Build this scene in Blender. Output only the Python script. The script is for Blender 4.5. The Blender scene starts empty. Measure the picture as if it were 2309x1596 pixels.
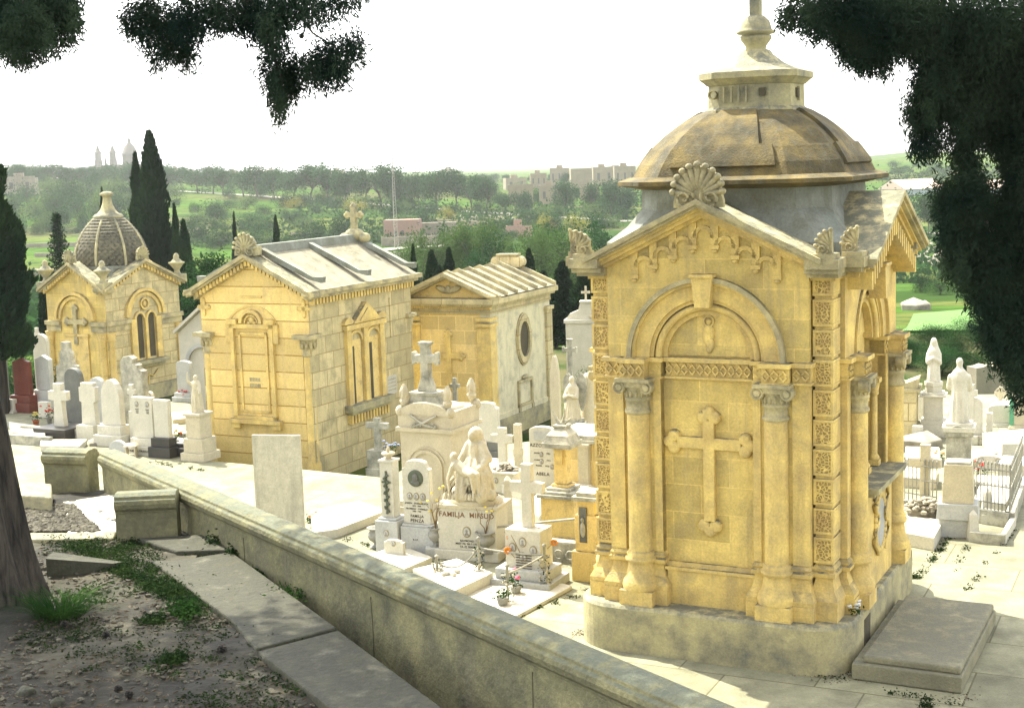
import bpy, bmesh, math, random
import numpy as np
from mathutils import Matrix, Vector, noise as mn
R_ = math.radians
random.seed(7); RNG = np.random.default_rng(7)
scene = bpy.context.scene
# ------------------------------------------------------------------ camera
CAM_Z = 6.3; FD = 3203.0; CX, CY = 1154.5, 798.0      # the photograph measured on a 2309 x 1596 grid
PHI = .0325; PITCH = math.atan(474/3510.*math.cos(PHI))
F_ = Vector((0, math.cos(PITCH), -math.sin(PITCH)))
U0 = Vector((0, math.sin(PITCH), math.cos(PITCH))); R0 = Vector((1, 0, 0))
RV = math.cos(PHI)*R0 - math.sin(PHI)*U0; UV = math.cos(PHI)*U0 + math.sin(PHI)*R0
CAMP = Vector((0, 0, CAM_Z))
cd = bpy.data.cameras.new('camera'); cam = bpy.data.objects.new('camera', cd); scene.collection.objects.link(cam)
cd.sensor_width = 36.0; cd.lens = 36.0*FD/2309.0; cd.clip_start = .1; cd.clip_end = 9000
m3 = Matrix((RV, UV, -F_)).transposed()
cam.matrix_world = Matrix.Translation(CAMP) @ m3.to_4x4()
scene.camera = cam
scene.render.resolution_x = 1024; scene.render.resolution_y = 707
# ------------------------------------------------------------------ sky, sun, exposure
SUN_EL, SUN_AZ = 57.0, -38.0      # elevation; azimuth from +Y, negative is to the left
w = bpy.data.worlds.new('World'); scene.world = w; w.use_nodes = True
nt = w.node_tree; nt.nodes.clear()
sk = nt.nodes.new('ShaderNodeTexSky'); sk.sky_type = 'NISHITA'; sk.sun_disc = False
sk.sun_elevation = R_(SUN_EL); sk.sun_rotation = R_(SUN_AZ); sk.altitude = 60
sk.air_density = 1.0; sk.dust_density = 2.5; sk.ozone_density = 1.0
bg = nt.nodes.new('ShaderNodeBackground'); bg.inputs[1].default_value = 0.15
ou = nt.nodes.new('ShaderNodeOutputWorld')
hs = nt.nodes.new('ShaderNodeHueSaturation'); hs.inputs['Saturation'].default_value = .14
nt.links.new(sk.outputs[0], hs.inputs['Color']); nt.links.new(hs.outputs[0], bg.inputs[0]); nt.links.new(bg.outputs[0], ou.inputs[0])
sl = bpy.data.lights.new('sun', 'SUN'); sl.energy = 3.1; sl.angle = R_(.5); sl.color = (1, .945, .77)
so = bpy.data.objects.new('sun', sl); scene.collection.objects.link(so)
sd = Vector((math.cos(R_(SUN_EL))*math.sin(R_(SUN_AZ)), math.cos(R_(SUN_EL))*math.cos(R_(SUN_AZ)), math.sin(R_(SUN_EL))))
so.rotation_euler = sd.to_track_quat('Z', 'Y').to_euler()
scene.view_settings.view_transform = 'Standard'; scene.view_settings.look = 'None'
scene.view_settings.exposure = 2.22; scene.view_settings.gamma = 1; scene.view_settings.use_curve_mapping = False
scene.cycles.volume_bounces = 0; scene.cycles.max_bounces = 6; scene.cycles.diffuse_bounces = 3
scene.cycles.transparent_max_bounces = 8
# ------------------------------------------------------------------ measuring on the photograph
def ray(x, y): return F_ + (x-CX)/FD*RV - (y-CY)/FD*UV
def G(x, y, z=0.): d = ray(x, y); return CAMP + (z-CAM_Z)/d.z*d
def YD(x, y, Y): d = ray(x, y); return CAMP + Y/d.y*d
def hor(x): return 365.0 - .0325*(x-CX)
# ------------------------------------------------------------------ mesh helper
class MB:
    def __init__(s): s.v = []; s.f = []; s.sm = []; s.T = None
    def add(s, vs, fs, smooth=False):
        b = len(s.v)
        if s.T is not None: vs = [tuple(s.T @ Vector(p)) for p in vs]
        s.v += [tuple(p) for p in vs]; s.f += [tuple(i+b for i in f) for f in fs]; s.sm += [smooth]*len(fs)
        return s
    def box(s, x0, x1, y0, y1, z0, z1, tx=0, ty=0):
        """box; tx, ty pull the top in"""
        return s.add([(x0,y0,z0),(x1,y0,z0),(x1,y1,z0),(x0,y1,z0),(x0+tx,y0+ty,z1),(x1-tx,y0+ty,z1),(x1-tx,y1-ty,z1),(x0+tx,y1-ty,z1)],
                     [(3,2,1,0),(4,5,6,7),(0,1,5,4),(1,2,6,5),(2,3,7,6),(3,0,4,7)])
    def prism(s, poly, y0, y1):          # poly in (x,z), counter-clockwise seen from -y
        n = len(poly)
        vs = [(x, y0, z) for x, z in poly]+[(x, y1, z) for x, z in poly]
        fs = [tuple(range(n)), tuple(range(2*n-1, n-1, -1))]+[(i, i+n, (i+1) % n+n, (i+1) % n) for i in range(n)]
        return s.add(vs, fs)
    def plan(s, poly, z0, z1, top=None):  # poly in (x,y)
        n = len(poly); top = top or poly
        vs = [(x, y, z0) for x, y in poly]+[(x, y, z1) for x, y in top]
        fs = [tuple(range(n-1, -1, -1)), tuple(range(n, 2*n))]+[(i, (i+1) % n, (i+1) % n+n, i+n) for i in range(n)]
        return s.add(vs, fs)
    def loft(s, secs, smooth=False, cap=True):  # secs: list of equal-length vertex rings
        n = len(secs[0]); vs = [p for r in secs for p in r]; fs = []
        for k in range(len(secs)-1):
            for i in range(n):
                j = (i+1) % n
                fs.append((k*n+i, k*n+j, (k+1)*n+j, (k+1)*n+i))
        s.add(vs, fs, smooth)
        if cap:
            s.add(secs[0], [tuple(range(n-1, -1, -1))]); s.add(secs[-1], [tuple(range(n))])
        return s
    def lathe(s, prof, cx=0, cy=0, n=16, smooth=True, z=0, sx=1):
        return s.loft([[(cx+r*math.cos(2*math.pi*i/n), cy+sx*r*math.sin(2*math.pi*i/n), z+h) for i in range(n)] for r, h in prof], smooth)
    def tube(s, pts, r, n=6, r1=None):
        pts = [Vector(p) for p in pts]; secs = []
        r1 = r if r1 is None else r1
        for i, p in enumerate(pts):
            d = (pts[min(i+1, len(pts)-1)]-pts[max(i-1, 0)]).normalized()
            a = d.cross(Vector((0, 0, 1)) if abs(d.z) < .9 else Vector((1, 0, 0))).normalized(); b = d.cross(a)
            q = r+(r1-r)*i/max(1, len(pts)-1)
            secs.append([tuple(p+q*(a*math.cos(2*math.pi*k/n)+b*math.sin(2*math.pi*k/n))) for k in range(n)])
        return s.loft(secs, True)
    def ring(s, cx, cz, r0, r1, y0, y1, a0=0, a1=180, n=24):   # half-ring relief, in the xz plane
        vs = []; fs = []
        for i in range(n+1):
            a = R_(a0+(a1-a0)*i/n); c, q = math.cos(a), math.sin(a)
            vs += [(cx+r0*c, y0, cz+r0*q), (cx+r1*c, y0, cz+r1*q), (cx+r1*c, y1, cz+r1*q), (cx+r0*c, y1, cz+r0*q)]
        for i in range(n):
            a, b = 4*i, 4*i+4
            for k in range(4): fs.append((a+k, b+k, b+(k+1) % 4, a+(k+1) % 4)[::-1])
        fs += [(0, 1, 2, 3)[::1], (4*n+3, 4*n+2, 4*n+1, 4*n)]
        return s.add(vs, fs)
    def ell(s, c, r, n=10, m=7, rot=None):
        vs = [];
        for j in range(m+1):
            t = math.pi*j/m
            for i in range(n):
                a = 2*math.pi*i/n
                p = Vector((r[0]*math.sin(t)*math.cos(a), r[1]*math.sin(t)*math.sin(a), -r[2]*math.cos(t)))
                if rot is not None: p = rot @ p
                vs.append(tuple(Vector(c)+p))
        fs = [(j*n+i, j*n+(i+1) % n, (j+1)*n+(i+1) % n, (j+1)*n+i) for j in range(m) for i in range(n)]
        return s.add(vs, fs, True)
    def build(s, name, mat, parent=None, bevel=0, loc=None):
        me = bpy.data.meshes.new(name); me.from_pydata(s.v, [], s.f)
        me.polygons.foreach_set('use_smooth', s.sm); me.update()
        bm = bmesh.new(); bm.from_mesh(me); bmesh.ops.recalc_face_normals(bm, faces=bm.faces); bm.to_mesh(me); bm.free()
        me.materials.append(M[mat] if isinstance(mat, str) else mat)
        o = bpy.data.objects.new(name, me); scene.collection.objects.link(o)
        if parent is not None: o.parent = parent
        if loc is not None: o.location = loc
        if bevel:
            b = o.modifiers.new('bevel', 'BEVEL'); b.width = bevel; b.segments = 2; b.limit_method = 'ANGLE'; b.angle_limit = R_(40)
        return o
def raw_mesh(name, verts, quads, mat, parent=None, loc=None):
    """numpy verts (N,3), quads (K,4 or 3)"""
    me = bpy.data.meshes.new(name); k = quads.shape[1]
    me.vertices.add(len(verts)); me.vertices.foreach_set('co', verts.astype(np.float32).ravel())
    me.loops.add(quads.size); me.loops.foreach_set('vertex_index', quads.astype(np.int32).ravel())
    me.polygons.add(len(quads)); me.polygons.foreach_set('loop_start', np.arange(0, quads.size, k, dtype=np.int32))
    me.update(calc_edges=True)
    me.materials.append(M[mat] if isinstance(mat, str) else mat)
    o = bpy.data.objects.new(name, me); scene.collection.objects.link(o)
    if parent is not None: o.parent = parent
    if loc is not None: o.location = loc
    return o
def tag(o, label=None, cat=None, group=None, kind=None):
    if label: o['label'] = label
    if cat: o['category'] = cat
    if group: o['group'] = group
    if kind: o['kind'] = kind
    return o
def thing(name, label, cat, loc=(0, 0, 0), rot=0, group=None):
    o = bpy.data.objects.new(name, None); scene.collection.objects.link(o); o.empty_display_size = .2
    o.location = loc; o.rotation_euler = (0, 0, R_(rot)); return tag(o, label, cat, group)
def struct(o): o['kind'] = 'structure'; return o
def dup(root, loc, rot=None, label=None, group=None, scale=None):
    r = root.copy(); scene.collection.objects.link(r); r.location = loc
    if rot is not None: r.rotation_euler = (0, 0, R_(rot))
    if scale is not None: r.scale = (scale,)*3 if not hasattr(scale, '__len__') else scale
    if label: r['label'] = label
    if group: r['group'] = group
    for ch in list(root.children):
        c = ch.copy(); scene.collection.objects.link(c); c.parent = r
        for g in list(ch.children):
            d = g.copy(); scene.collection.objects.link(d); d.parent = c
    return r
# ------------------------------------------------------------------ materials
M = {}
def mat(name, col, rough=.9, var=None, vscale=3., stain=None, sscale=1.2, samt=.5, bump=.25, bscale=40, brick=None, lichen=None, emit=None, spec=.3, streak=None, coords='Object', detail=None):
    m = bpy.data.materials.new(name); m.use_nodes = True; t = m.node_tree; N = t.nodes; L = t.links
    p = N['Principled BSDF']; p.inputs['Roughness'].default_value = rough; p.inputs['Specular IOR Level'].default_value = spec
    tc = N.new('ShaderNodeTexCoord'); co = tc.outputs[coords]
    def nz(scale, det=5, rough_=.6):
        n = N.new('ShaderNodeTexNoise'); n.inputs['Scale'].default_value = scale; n.inputs['Detail'].default_value = det
        n.inputs['Roughness'].default_value = rough_; L.new(co, n.inputs['Vector']); return n.outputs['Fac']
    def ramp(f, a, b):
        r = N.new('ShaderNodeMapRange'); r.inputs[1].default_value = a; r.inputs[2].default_value = b; L.new(f, r.inputs[0]); return r.outputs[0]
    def mix(f, c1, c2, mode='MIX'):
        x = N.new('ShaderNodeMix'); x.data_type = 'RGBA'; x.blend_type = mode
        if isinstance(f, float): x.inputs[0].default_value = f
        else: L.new(f, x.inputs[0])
        for k, c in ((6, c1), (7, c2)):
            if isinstance(c, tuple): x.inputs[k].default_value = (*c, 1)
            else: L.new(c, x.inputs[k])
        return x.outputs[2]
    cur = mix(ramp(nz(vscale), .35, .65), col, var or tuple(c*.82 for c in col))
    hgt = nz(bscale, 6)
    if brick:
        bw, bh, mort, mcol, off = brick[:5]
        sx = N.new('ShaderNodeSeparateXYZ'); L.new(co, sx.inputs[0])
        ad = N.new('ShaderNodeMath'); ad.operation = 'ADD'; L.new(sx.outputs[0], ad.inputs[0]); L.new(sx.outputs[1], ad.inputs[1])
        cb = N.new('ShaderNodeCombineXYZ'); L.new(ad.outputs[0], cb.inputs[0]); L.new(sx.outputs[2], cb.inputs[1])
        if len(brick) > 5:
            mp = N.new('ShaderNodeMapping'); mp.inputs['Rotation'].default_value = (0, 0, R_(26)); L.new(co, mp.inputs[0]); cb = mp
        bt = N.new('ShaderNodeTexBrick'); L.new(cb.outputs[0], bt.inputs['Vector']); bt.offset = off
        bt.inputs['Scale'].default_value = 1; bt.inputs['Brick Width'].default_value = bw; bt.inputs['Row Height'].default_value = bh
        bt.inputs['Mortar Size'].default_value = mort; bt.inputs['Mortar Smooth'].default_value = .2
        bt.inputs['Color1'].default_value = (1.06, 1.06, 1.06, 1); bt.inputs['Color2'].default_value = (.74, .745, .75, 1); bt.inputs['Mortar'].default_value = (*mcol, 1)
        cur = mix(1.0, cur, bt.outputs['Color'], 'MULTIPLY')
    if stain:
        f = ramp(nz(sscale, 8, .65), .62-samt*.25, .78-samt*.1)
        cur = mix(f, cur, stain)
    if streak:     # rain streaks and soot running down the faces
        mp2 = N.new('ShaderNodeMapping'); mp2.inputs['Scale'].default_value = (5, 5, .55); L.new(co, mp2.inputs[0])
        n3 = N.new('ShaderNodeTexNoise'); n3.inputs['Scale'].default_value = 1.4; n3.inputs['Detail'].default_value = 7; n3.inputs['Roughness'].default_value = .65; L.new(mp2.outputs[0], n3.inputs['Vector'])
        cur = mix(ramp(n3.outputs['Fac'], .50, .78), cur, streak)
    if lichen:     # weathering that sits on upward faces and ledges
        ge = N.new('ShaderNodeNewGeometry'); s2 = N.new('ShaderNodeSeparateXYZ'); L.new(ge.outputs['Normal'], s2.inputs[0])
        up = ramp(s2.outputs[2], .25, .8); nn = ramp(nz(5, 8, .7), .38, .55)
        mu = N.new('ShaderNodeMath'); mu.operation = 'MULTIPLY'; L.new(up, mu.inputs[0]); L.new(nn, mu.inputs[1])
        cur = mix(mu.outputs[0], cur, lichen)
    fine = ramp(nz(bscale*.8, 5, .8), .38, .66)
    cur = mix(fine, cur, mix(1.0, cur, (.76, .76, .77), 'MULTIPLY'))
    L.new(cur, p.inputs['Base Color'])
    b = N.new('ShaderNodeBump'); b.inputs['Strength'].default_value = bump; b.inputs['Distance'].default_value = .02; L.new(hgt, b.inputs['Height'])
    L.new(b.outputs[0], p.inputs['Normal'])
    M[name] = m; return m
YS = (.82, .62, .20)
mat('stone_yellow', YS, var=(.62, .46, .15), stain=(.38, .31, .15), sscale=1.4, samt=.45, streak=(.42, .33, .16), bump=.5, lichen=(.17, .16, .11), brick=(.75, .36, .006, (1.12, 1.12, 1.12), .5))
mat('stone_plain', YS, var=(.58, .42, .15), stain=(.44, .34, .16), sscale=2.2, samt=.6, streak=(.46, .34, .14), bump=.5, lichen=(.17, .16, .11))
mat('stone_weather', (.58, .485, .25), var=(.42, .37, .20), stain=(.20, .18, .12), sscale=2.5, samt=.8, lichen=(.16, .16, .11), bump=.5)
mat('stone_step', (.29, .27, .17), var=(.22, .205, .13), stain=(.14, .13, .09), samt=.5, bump=.7, lichen=(.17, .165, .12))
mat('stone_orange', (.74, .56, .215), var=(.64, .47, .17), stain=(.36, .27, .13), sscale=4, samt=.4, lichen=(.2, .18, .11))
mat('stone_grey', (.49, .435, .23), var=(.37, .33, .18), stain=(.17, .17, .13), sscale=2.5, samt=.8, lichen=(.16, .16, .12), bump=.4)
mat('stone_dome', (.19, .142, .05), var=(.10, .078, .033), vscale=1.5, stain=(.055, .05, .03), sscale=3, samt=1., bump=.8, streak=(.13, .12, .08))
mat('stone_bluegrey', (.26, .275, .235), var=(.19, .205, .17), stain=(.15, .15, .11), sscale=2, samt=.8, streak=(.16, .16, .11))
mat('stone_pale', (.66, .55, .29), var=(.56, .47, .25), stain=(.30, .27, .15), sscale=2, samt=.6, streak=(.36, .31, .17), bump=.5, lichen=(.22, .21, .15), brick=(.62, .40, .012, (.5, .45, .33), .5))
mat('stone_course', (.82, .61, .235), var=(.74, .55, .20), streak=(.56, .42, .18), stain=(.42, .33, .17), samt=.2, brick=(40., .40, .014, (.45, .36, .2), .0), lichen=(.25, .23, .16))
mat('stone_block3', (.80, .60, .24), var=(.72, .54, .22), brick=(.52, .38, .008, (1.15, 1.2, 1.25), .5), stain=(.45, .36, .19), samt=.3, lichen=(.3, .28, .2))
mat('stone_roof', (.27, .25, .18), var=(.20, .185, .13), stain=(.12, .115, .08), sscale=2.5, samt=.6, streak=(.34, .31, .2))
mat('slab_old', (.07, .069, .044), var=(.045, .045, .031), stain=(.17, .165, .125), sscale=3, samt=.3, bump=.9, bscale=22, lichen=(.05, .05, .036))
mat('wall_old', (.26, .24, .12), var=(.17, .165, .085), streak=(.16, .15, .095), stain=(.085, .085, .055), sscale=3.2, samt=.75, bump=.8, bscale=30, lichen=(.12, .13, .09))
mat('marble', (.55, .52, .42), var=(.46, .44, .35), rough=.6, stain=(.45, .43, .36), sscale=3, samt=.25, bump=.08)
mat('plaster', (.66, .60, .38), var=(.56, .51, .33), stain=(.36, .34, .24), sscale=3, samt=.4, streak=(.44, .41, .28), bump=.4)
mat('field_stone', (.28, .25, .18), var=(.19, .17, .125), vscale=1)
mat('slab_back', (.56, .53, .40), var=(.46, .43, .32), vscale=9, streak=(.36, .34, .26), stain=(.3, .28, .22), bump=.4)
mat('marble_grey', (.45, .45, .41), var=(.36, .37, .35), rough=.6, stain=(.28, .28, .25), samt=.5, bump=.15)
mat('marble_cream', (.54, .48, .33), var=(.44, .39, .27), rough=.7, stain=(.4, .36, .25), samt=.3, bump=.1, lichen=(.35, .33, .24))
mat('marble_old', (.50, .47, .36), var=(.38, .37, .29), stain=(.15, .15, .12), sscale=3.5, samt=.9, bump=.4)
mat('granite_red', (.16, .045, .03), var=(.11, .03, .022), rough=.35, bump=.05)
mat('granite_black', (.035, .035, .035), var=(.055, .05, .045), rough=.3, bump=.05)
mat('granite_dark', (.10, .105, .095), var=(.15, .15, .13), rough=.5, bump=.1)
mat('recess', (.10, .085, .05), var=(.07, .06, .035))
mat('iron', (.06, .05, .04), var=(.14, .09, .05), rough=.6)
mat('iron_grey', (.40, .38, .30), var=(.2, .2, .17), rough=.5)
mat('ink', (.05, .045, .04), bump=0); mat('ink_brown', (.22, .12, .06), bump=0)
mat('bronze', (.10, .12, .08), var=(.07, .08, .05), rough=.5)
mat('photo_oval', (.16, .15, .13), var=(.34, .31, .27), vscale=30, rough=.3, bump=0)
mat('rim', (.30, .25, .13), rough=.5, bump=0)
mat('red', (.55, .03, .02), var=(.7, .06, .05), bump=0); mat('pink', (.75, .2, .3), var=(.6, .08, .15), bump=0)
mat('orange', (.7, .25, .03), bump=0); mat('petal_white', (.8, .8, .76), bump=0); mat('petal_yellow', (.75, .6, .12), bump=0); mat('petal_blue', (.45, .52, .75), bump=0)
mat('terracotta', (.38, .12, .05), bump=.1); mat('pot_grey', (.30, .29, .25), var=(.2, .2, .17), bump=.4)
mat('twig', (.25, .17, .08), bump=0)
mat('paving', (.29, .28, .18), var=(.22, .215, .135), stain=(.12, .115, .075), sscale=1.3, samt=.6, bump=.3, brick=(1.7, 1.15, .012, (.45, .43, .36), .35, 1))
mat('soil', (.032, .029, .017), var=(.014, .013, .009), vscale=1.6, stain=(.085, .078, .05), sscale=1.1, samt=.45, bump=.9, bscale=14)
mat('gravel', (.12, .11, .078), var=(.035, .032, .023), vscale=14, bump=1, bscale=24)
mb_ = mat('bark', (.095, .08, .06), var=(.012, .011, .010), vscale=6, bump=1, bscale=12)
_t = mb_.node_tree; _mp = _t.nodes.new('ShaderNodeMapping'); _mp.inputs['Scale'].default_value = (3.2, 3.2, .28); _tc = [n for n in _t.nodes if n.type == 'TEX_COORD'][0]
for _l in list(_t.links):
    if _l.from_node == _tc: _t.links.new(_mp.outputs[0], _l.to_socket)
_t.links.new(_tc.outputs['Object'], _mp.inputs[0])
[n for n in _t.nodes if n.type == 'BUMP'][0].inputs['Distance'].default_value = .06
mat('rock', (.32, .29, .22), var=(.2, .18, .14), vscale=2, bump=.8, bscale=6)
mat('lower_ground', (.30, .29, .18), var=(.16, .2, .08), vscale=.6, bump=.3)
def leafmat(name, col, col2, scale=1.5, trans=.25):
    m = bpy.data.materials.new(name); m.use_nodes = True; t = m.node_tree; N = t.nodes; L = t.links
    N.remove(N['Principled BSDF']); o = N['Material Output']
    tc = N.new('ShaderNodeTexCoord'); n = N.new('ShaderNodeTexNoise'); n.inputs['Scale'].default_value = scale; n.inputs['Detail'].default_value = 4
    L.new(tc.outputs['Object'], n.inputs['Vector'])
    r = N.new('ShaderNodeMapRange'); r.inputs[1].default_value = .38; r.inputs[2].default_value = .62; L.new(n.outputs['Fac'], r.inputs[0])
    x = N.new('ShaderNodeMix'); x.data_type = 'RGBA'; x.inputs[6].default_value = (*col, 1); x.inputs[7].default_value = (*col2, 1); L.new(r.outputs[0], x.inputs[0])
    d = N.new('ShaderNodeBsdfDiffuse'); tr = N.new('ShaderNodeBsdfTranslucent'); mx = N.new('ShaderNodeMixShader'); mx.inputs[0].default_value = trans
    L.new(x.outputs[2], d.inputs[0]); L.new(x.outputs[2], tr.inputs[0]); L.new(d.outputs[0], mx.inputs[1]); L.new(tr.outputs[0], mx.inputs[2]); L.new(mx.outputs[0], o.inputs[0])
    M[name] = m; return m
leafmat('leaf_cypress', (.007, .020, .010), (.022, .046, .017), 3.0, .12)
leafmat('leaf_near', (.009, .020, .015), (.026, .042, .024), 1.6, .25)
leafmat('leaf_olive', (.018, .052, .018), (.036, .082, .026), .25)
leafmat('leaf_dark', (.011, .036, .011), (.026, .064, .017), .3)
leafmat('leaf_bright', (.05, .092, .028), (.09, .14, .04), .4)
leafmat('leaf_yellow', (.22, .20, .03), (.12, .15, .035), .4)
leafmat('grass_leaf', (.014, .040, .011), (.036, .08, .018), 3)
leafmat('weed_leaf', (.012, .026, .010), (.026, .046, .014), 5)
# ------------------------------------------------------------------ terrain
PROF = [(-50, -1.05), (56, -1.05), (75, -3.2), (110, -6), (160, -8.5), (240, -8.8), (330, -6.8), (430, -4.2), (600, -3.2), (1000, -3.0), (1600, -4), (3000, -9), (3100, -9)]
def zt(x, y):
    for (a, za), (b, zb) in zip(PROF, PROF[1:]):
        if y <= b:
            z = za+(zb-za)*max(0, (y-a))/(b-a); break
    else: z = PROF[-1][1]
    k = min(1, max(0, (y-60)/60))
    z += k*.7*mn.noise(Vector((x*.02, y*.02, 3)))+min(1, max(0, (y-200)/300))*1.6*mn.noise(Vector((x*.004, y*.004, 9)))
    if y > 250 and x < 0: z += min(12, (-x)/max(y, 1)*min(1, (y-250)/350)*26)
    rx = x/max(y, 1)
    if y > 420 and rx > .18: z += min(1, (rx-.18)/.1)*min(1, (y-420)/200)*(4.0+3.0*mn.noise(Vector((x*.01, y*.004, 1))))
    return z
def hit(x, y):
    d = ray(x, y); t = 40.0
    while t < 6000:
        p = CAMP+d*t
        if p.z <= zt(p.x, p.y): return p
        t += max(.5, t*.006)
    return CAMP+d*t
ys = [-50, 0, 30, 56, 60, 65]+[65*1.055**i for i in range(1, 73)]
cols = 120; vs = []; fs = []
for j, y in enumerate(ys):
    wdt = 60+max(0, y)*.62
    for i in range(cols+1):
        x = -wdt+2*wdt*i/cols
        vs.append((x, y, zt(x, y)))
for j in range(len(ys)-1):
    for i in range(cols):
        a = j*(cols+1)+i; fs.append((a, a+1, a+cols+2, a+cols+1))
b = MB(); b.add(vs, fs, True)
m = bpy.data.materials.new('valley'); m.use_nodes = True; t = m.node_tree; N = t.nodes; L = t.links; p = N['Principled BSDF']; p.inputs['Roughness'].default_value = 1; p.inputs['Specular IOR Level'].default_value = 0
tc = N.new('ShaderNodeTexCoord'); mp = N.new('ShaderNodeMapping'); mp.inputs['Scale'].default_value = (.012, .05, .05); mp.inputs['Rotation'].default_value = (0, 0, .12); L.new(tc.outputs['Object'], mp.inputs[0])
vo = N.new('ShaderNodeTexVoronoi'); vo.inputs['Scale'].default_value = 1.0; L.new(mp.outputs[0], vo.inputs['Vector'])
sp = N.new('ShaderNodeSeparateColor'); L.new(vo.outputs['Color'], sp.inputs[0])
cr = N.new('ShaderNodeValToRGB'); L.new(sp.outputs[0], cr.inputs[0]); cr.color_ramp.interpolation = 'CONSTANT'
for pos, c in ((0, (.045, .09, .016)), (.3, (.062, .095, .022)), (.52, (.025, .05, .012)), (.68, (.075, .09, .026)), (.86, (.08, .075, .04))):
    e = cr.color_ramp.elements.new(pos) if pos else cr.color_ramp.elements[0]; e.color = (*c, 1)
cr.color_ramp.elements.remove(cr.color_ramp.elements[-1])
n2 = N.new('ShaderNodeTexNoise'); n2.inputs['Scale'].default_value = .25; n2.inputs['Detail'].default_value = 8; n2.inputs['Roughness'].default_value = .7; L.new(tc.outputs['Object'], n2.inputs['Vector'])
r = N.new('ShaderNodeMapRange'); r.inputs[1].default_value = .45; r.inputs[2].default_value = .62; L.new(n2.outputs['Fac'], r.inputs[0])
x = N.new('ShaderNodeMix'); x.data_type = 'RGBA'; L.new(r.outputs[0], x.inputs[0]); L.new(cr.outputs[0], x.inputs[6]); x.inputs[7].default_value = (.022, .042, .012, 1); L.new(x.outputs[2], p.inputs['Base Color']); M['valley'] = m
struct(b.build('valley_ground', 'valley'))
# ------------------------------------------------------------------ cemetery level z=0 (paved platform) standing on the lower terrace z=-1
def D0(x, y, z=0.): g = G(x, y, z); return (g.x, g.y)
edge = [D0(-500, 905), D0(428, 905), D0(458, 1037), D0(700, 1060), D0(878, 1078), D0(905, 1060), D0(1060, 1012), D0(1270, 985), D0(1272, 905), D0(2750, 880)]
poly = [(-60, -12), (60, -12)] + edge[::-1]
b = MB(); b.plan(poly, -1.3, 0); struct(b.build('paving', 'paving'))
# foreground terrace, z = 3
TZ = 3.0
slabR = [D0(470, 1258, TZ), D0(1003, 1616, TZ), D0(1300, 1830, TZ)]
tp = [(-14, -4), (slabR[2][0]+.6, -4), slabR[2], slabR[1], slabR[0], D0(470, 1198, TZ), D0(560, 1165, TZ), D0(262, 1098, TZ), D0(100, 1108, TZ), D0(98, 1088, TZ), D0(-500, 1100, TZ)]
def flat_grid(poly, z, name, mat_, amp=.02, n=150):
    xs = [p[0] for p in poly]; ysx = [p[1] for p in poly]
    bm = bmesh.new(); vv = [bm.verts.new((x, y, z)) for x, y in poly]; f = bm.faces.new(vv)
    ex = bmesh.ops.extrude_face_region(bm, geom=[f]); vx = [e for e in ex['geom'] if isinstance(e, bmesh.types.BMVert)]
    bmesh.ops.translate(bm, verts=vx, vec=(0, 0, -3.2)); bmesh.ops.recalc_face_normals(bm, faces=bm.faces)
    me = bpy.data.meshes.new(name); bm.to_mesh(me); bm.free(); me.materials.append(M[mat_]); o = bpy.data.objects.new(name, me); scene.collection.objects.link(o); return o
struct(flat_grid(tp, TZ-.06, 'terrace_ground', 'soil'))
# uneven earth surface over the terrace
gx0, gx1, gy0, gy1 = -6.5, 4.2, 6.5, 16.5; nx, ny = 210, 200
P2 = [Vector(p) for p in tp]
def inside(x, y, P=P2):
    c = False; n = len(P); j = n-1
    for i in range(n):
        if (P[i].y > y) != (P[j].y > y) and x < (P[j].x-P[i].x)*(y-P[i].y)/(P[j].y-P[i].y)+P[i].x: c = not c
        j = i
    return c
vs = []; ok = []
for j in range(ny+1):
    for i in range(nx+1):
        x = gx0+(gx1-gx0)*i/nx; y = gy0+(gy1-gy0)*j/ny
        h = .035*mn.noise(Vector((x*1.3, y*1.3, 0)))+.018*mn.noise(Vector((x*5, y*5, 4)))+.010*mn.noise(Vector((x*14, y*14, 8)))
        vs.append((x, y, TZ-.005+h)); ok.append(inside(x, y) and inside(x+.08, y) and inside(x, y+.08))
fs = []
for j in range(ny):
    for i in range(nx):
        a = j*(nx+1)+i
        if ok[a] and ok[a+1] and ok[a+nx+1] and ok[a+nx+2]: fs.append((a, a+1, a+nx+2, a+nx+1))
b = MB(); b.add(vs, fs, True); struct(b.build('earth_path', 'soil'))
# stone slabs along the terrace edge (three long stones)
def slab_poly(pts, z0, z1, name, mat_, lab, grp=None, cat='stone slab', bevel=.015):
    c = G(*pts[0], z1); o = MB(); P = [G(x, y, z1)-c for x, y in pts]
    o.plan([(p.x, p.y) for p in P], z0-z1, 0); ob = o.build(name, mat_, None, bevel, (c.x, c.y, z1)); tag(ob, lab, cat, grp); return ob
gs = 'long stones edging the terrace'
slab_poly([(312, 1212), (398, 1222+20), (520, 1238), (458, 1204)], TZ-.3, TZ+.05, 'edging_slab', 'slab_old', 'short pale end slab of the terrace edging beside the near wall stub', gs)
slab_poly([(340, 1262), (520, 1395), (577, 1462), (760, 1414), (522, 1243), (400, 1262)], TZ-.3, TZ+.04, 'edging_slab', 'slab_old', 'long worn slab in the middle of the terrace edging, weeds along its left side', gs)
slab_poly([(580, 1467), (700, 1560), (800, 1640), (1080, 1655), (763, 1419)], TZ-.3, TZ+.05, 'edging_slab', 'slab_old', 'broad lichen-spotted slab of the terrace edging nearest the bottom of the photo', gs)
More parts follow.
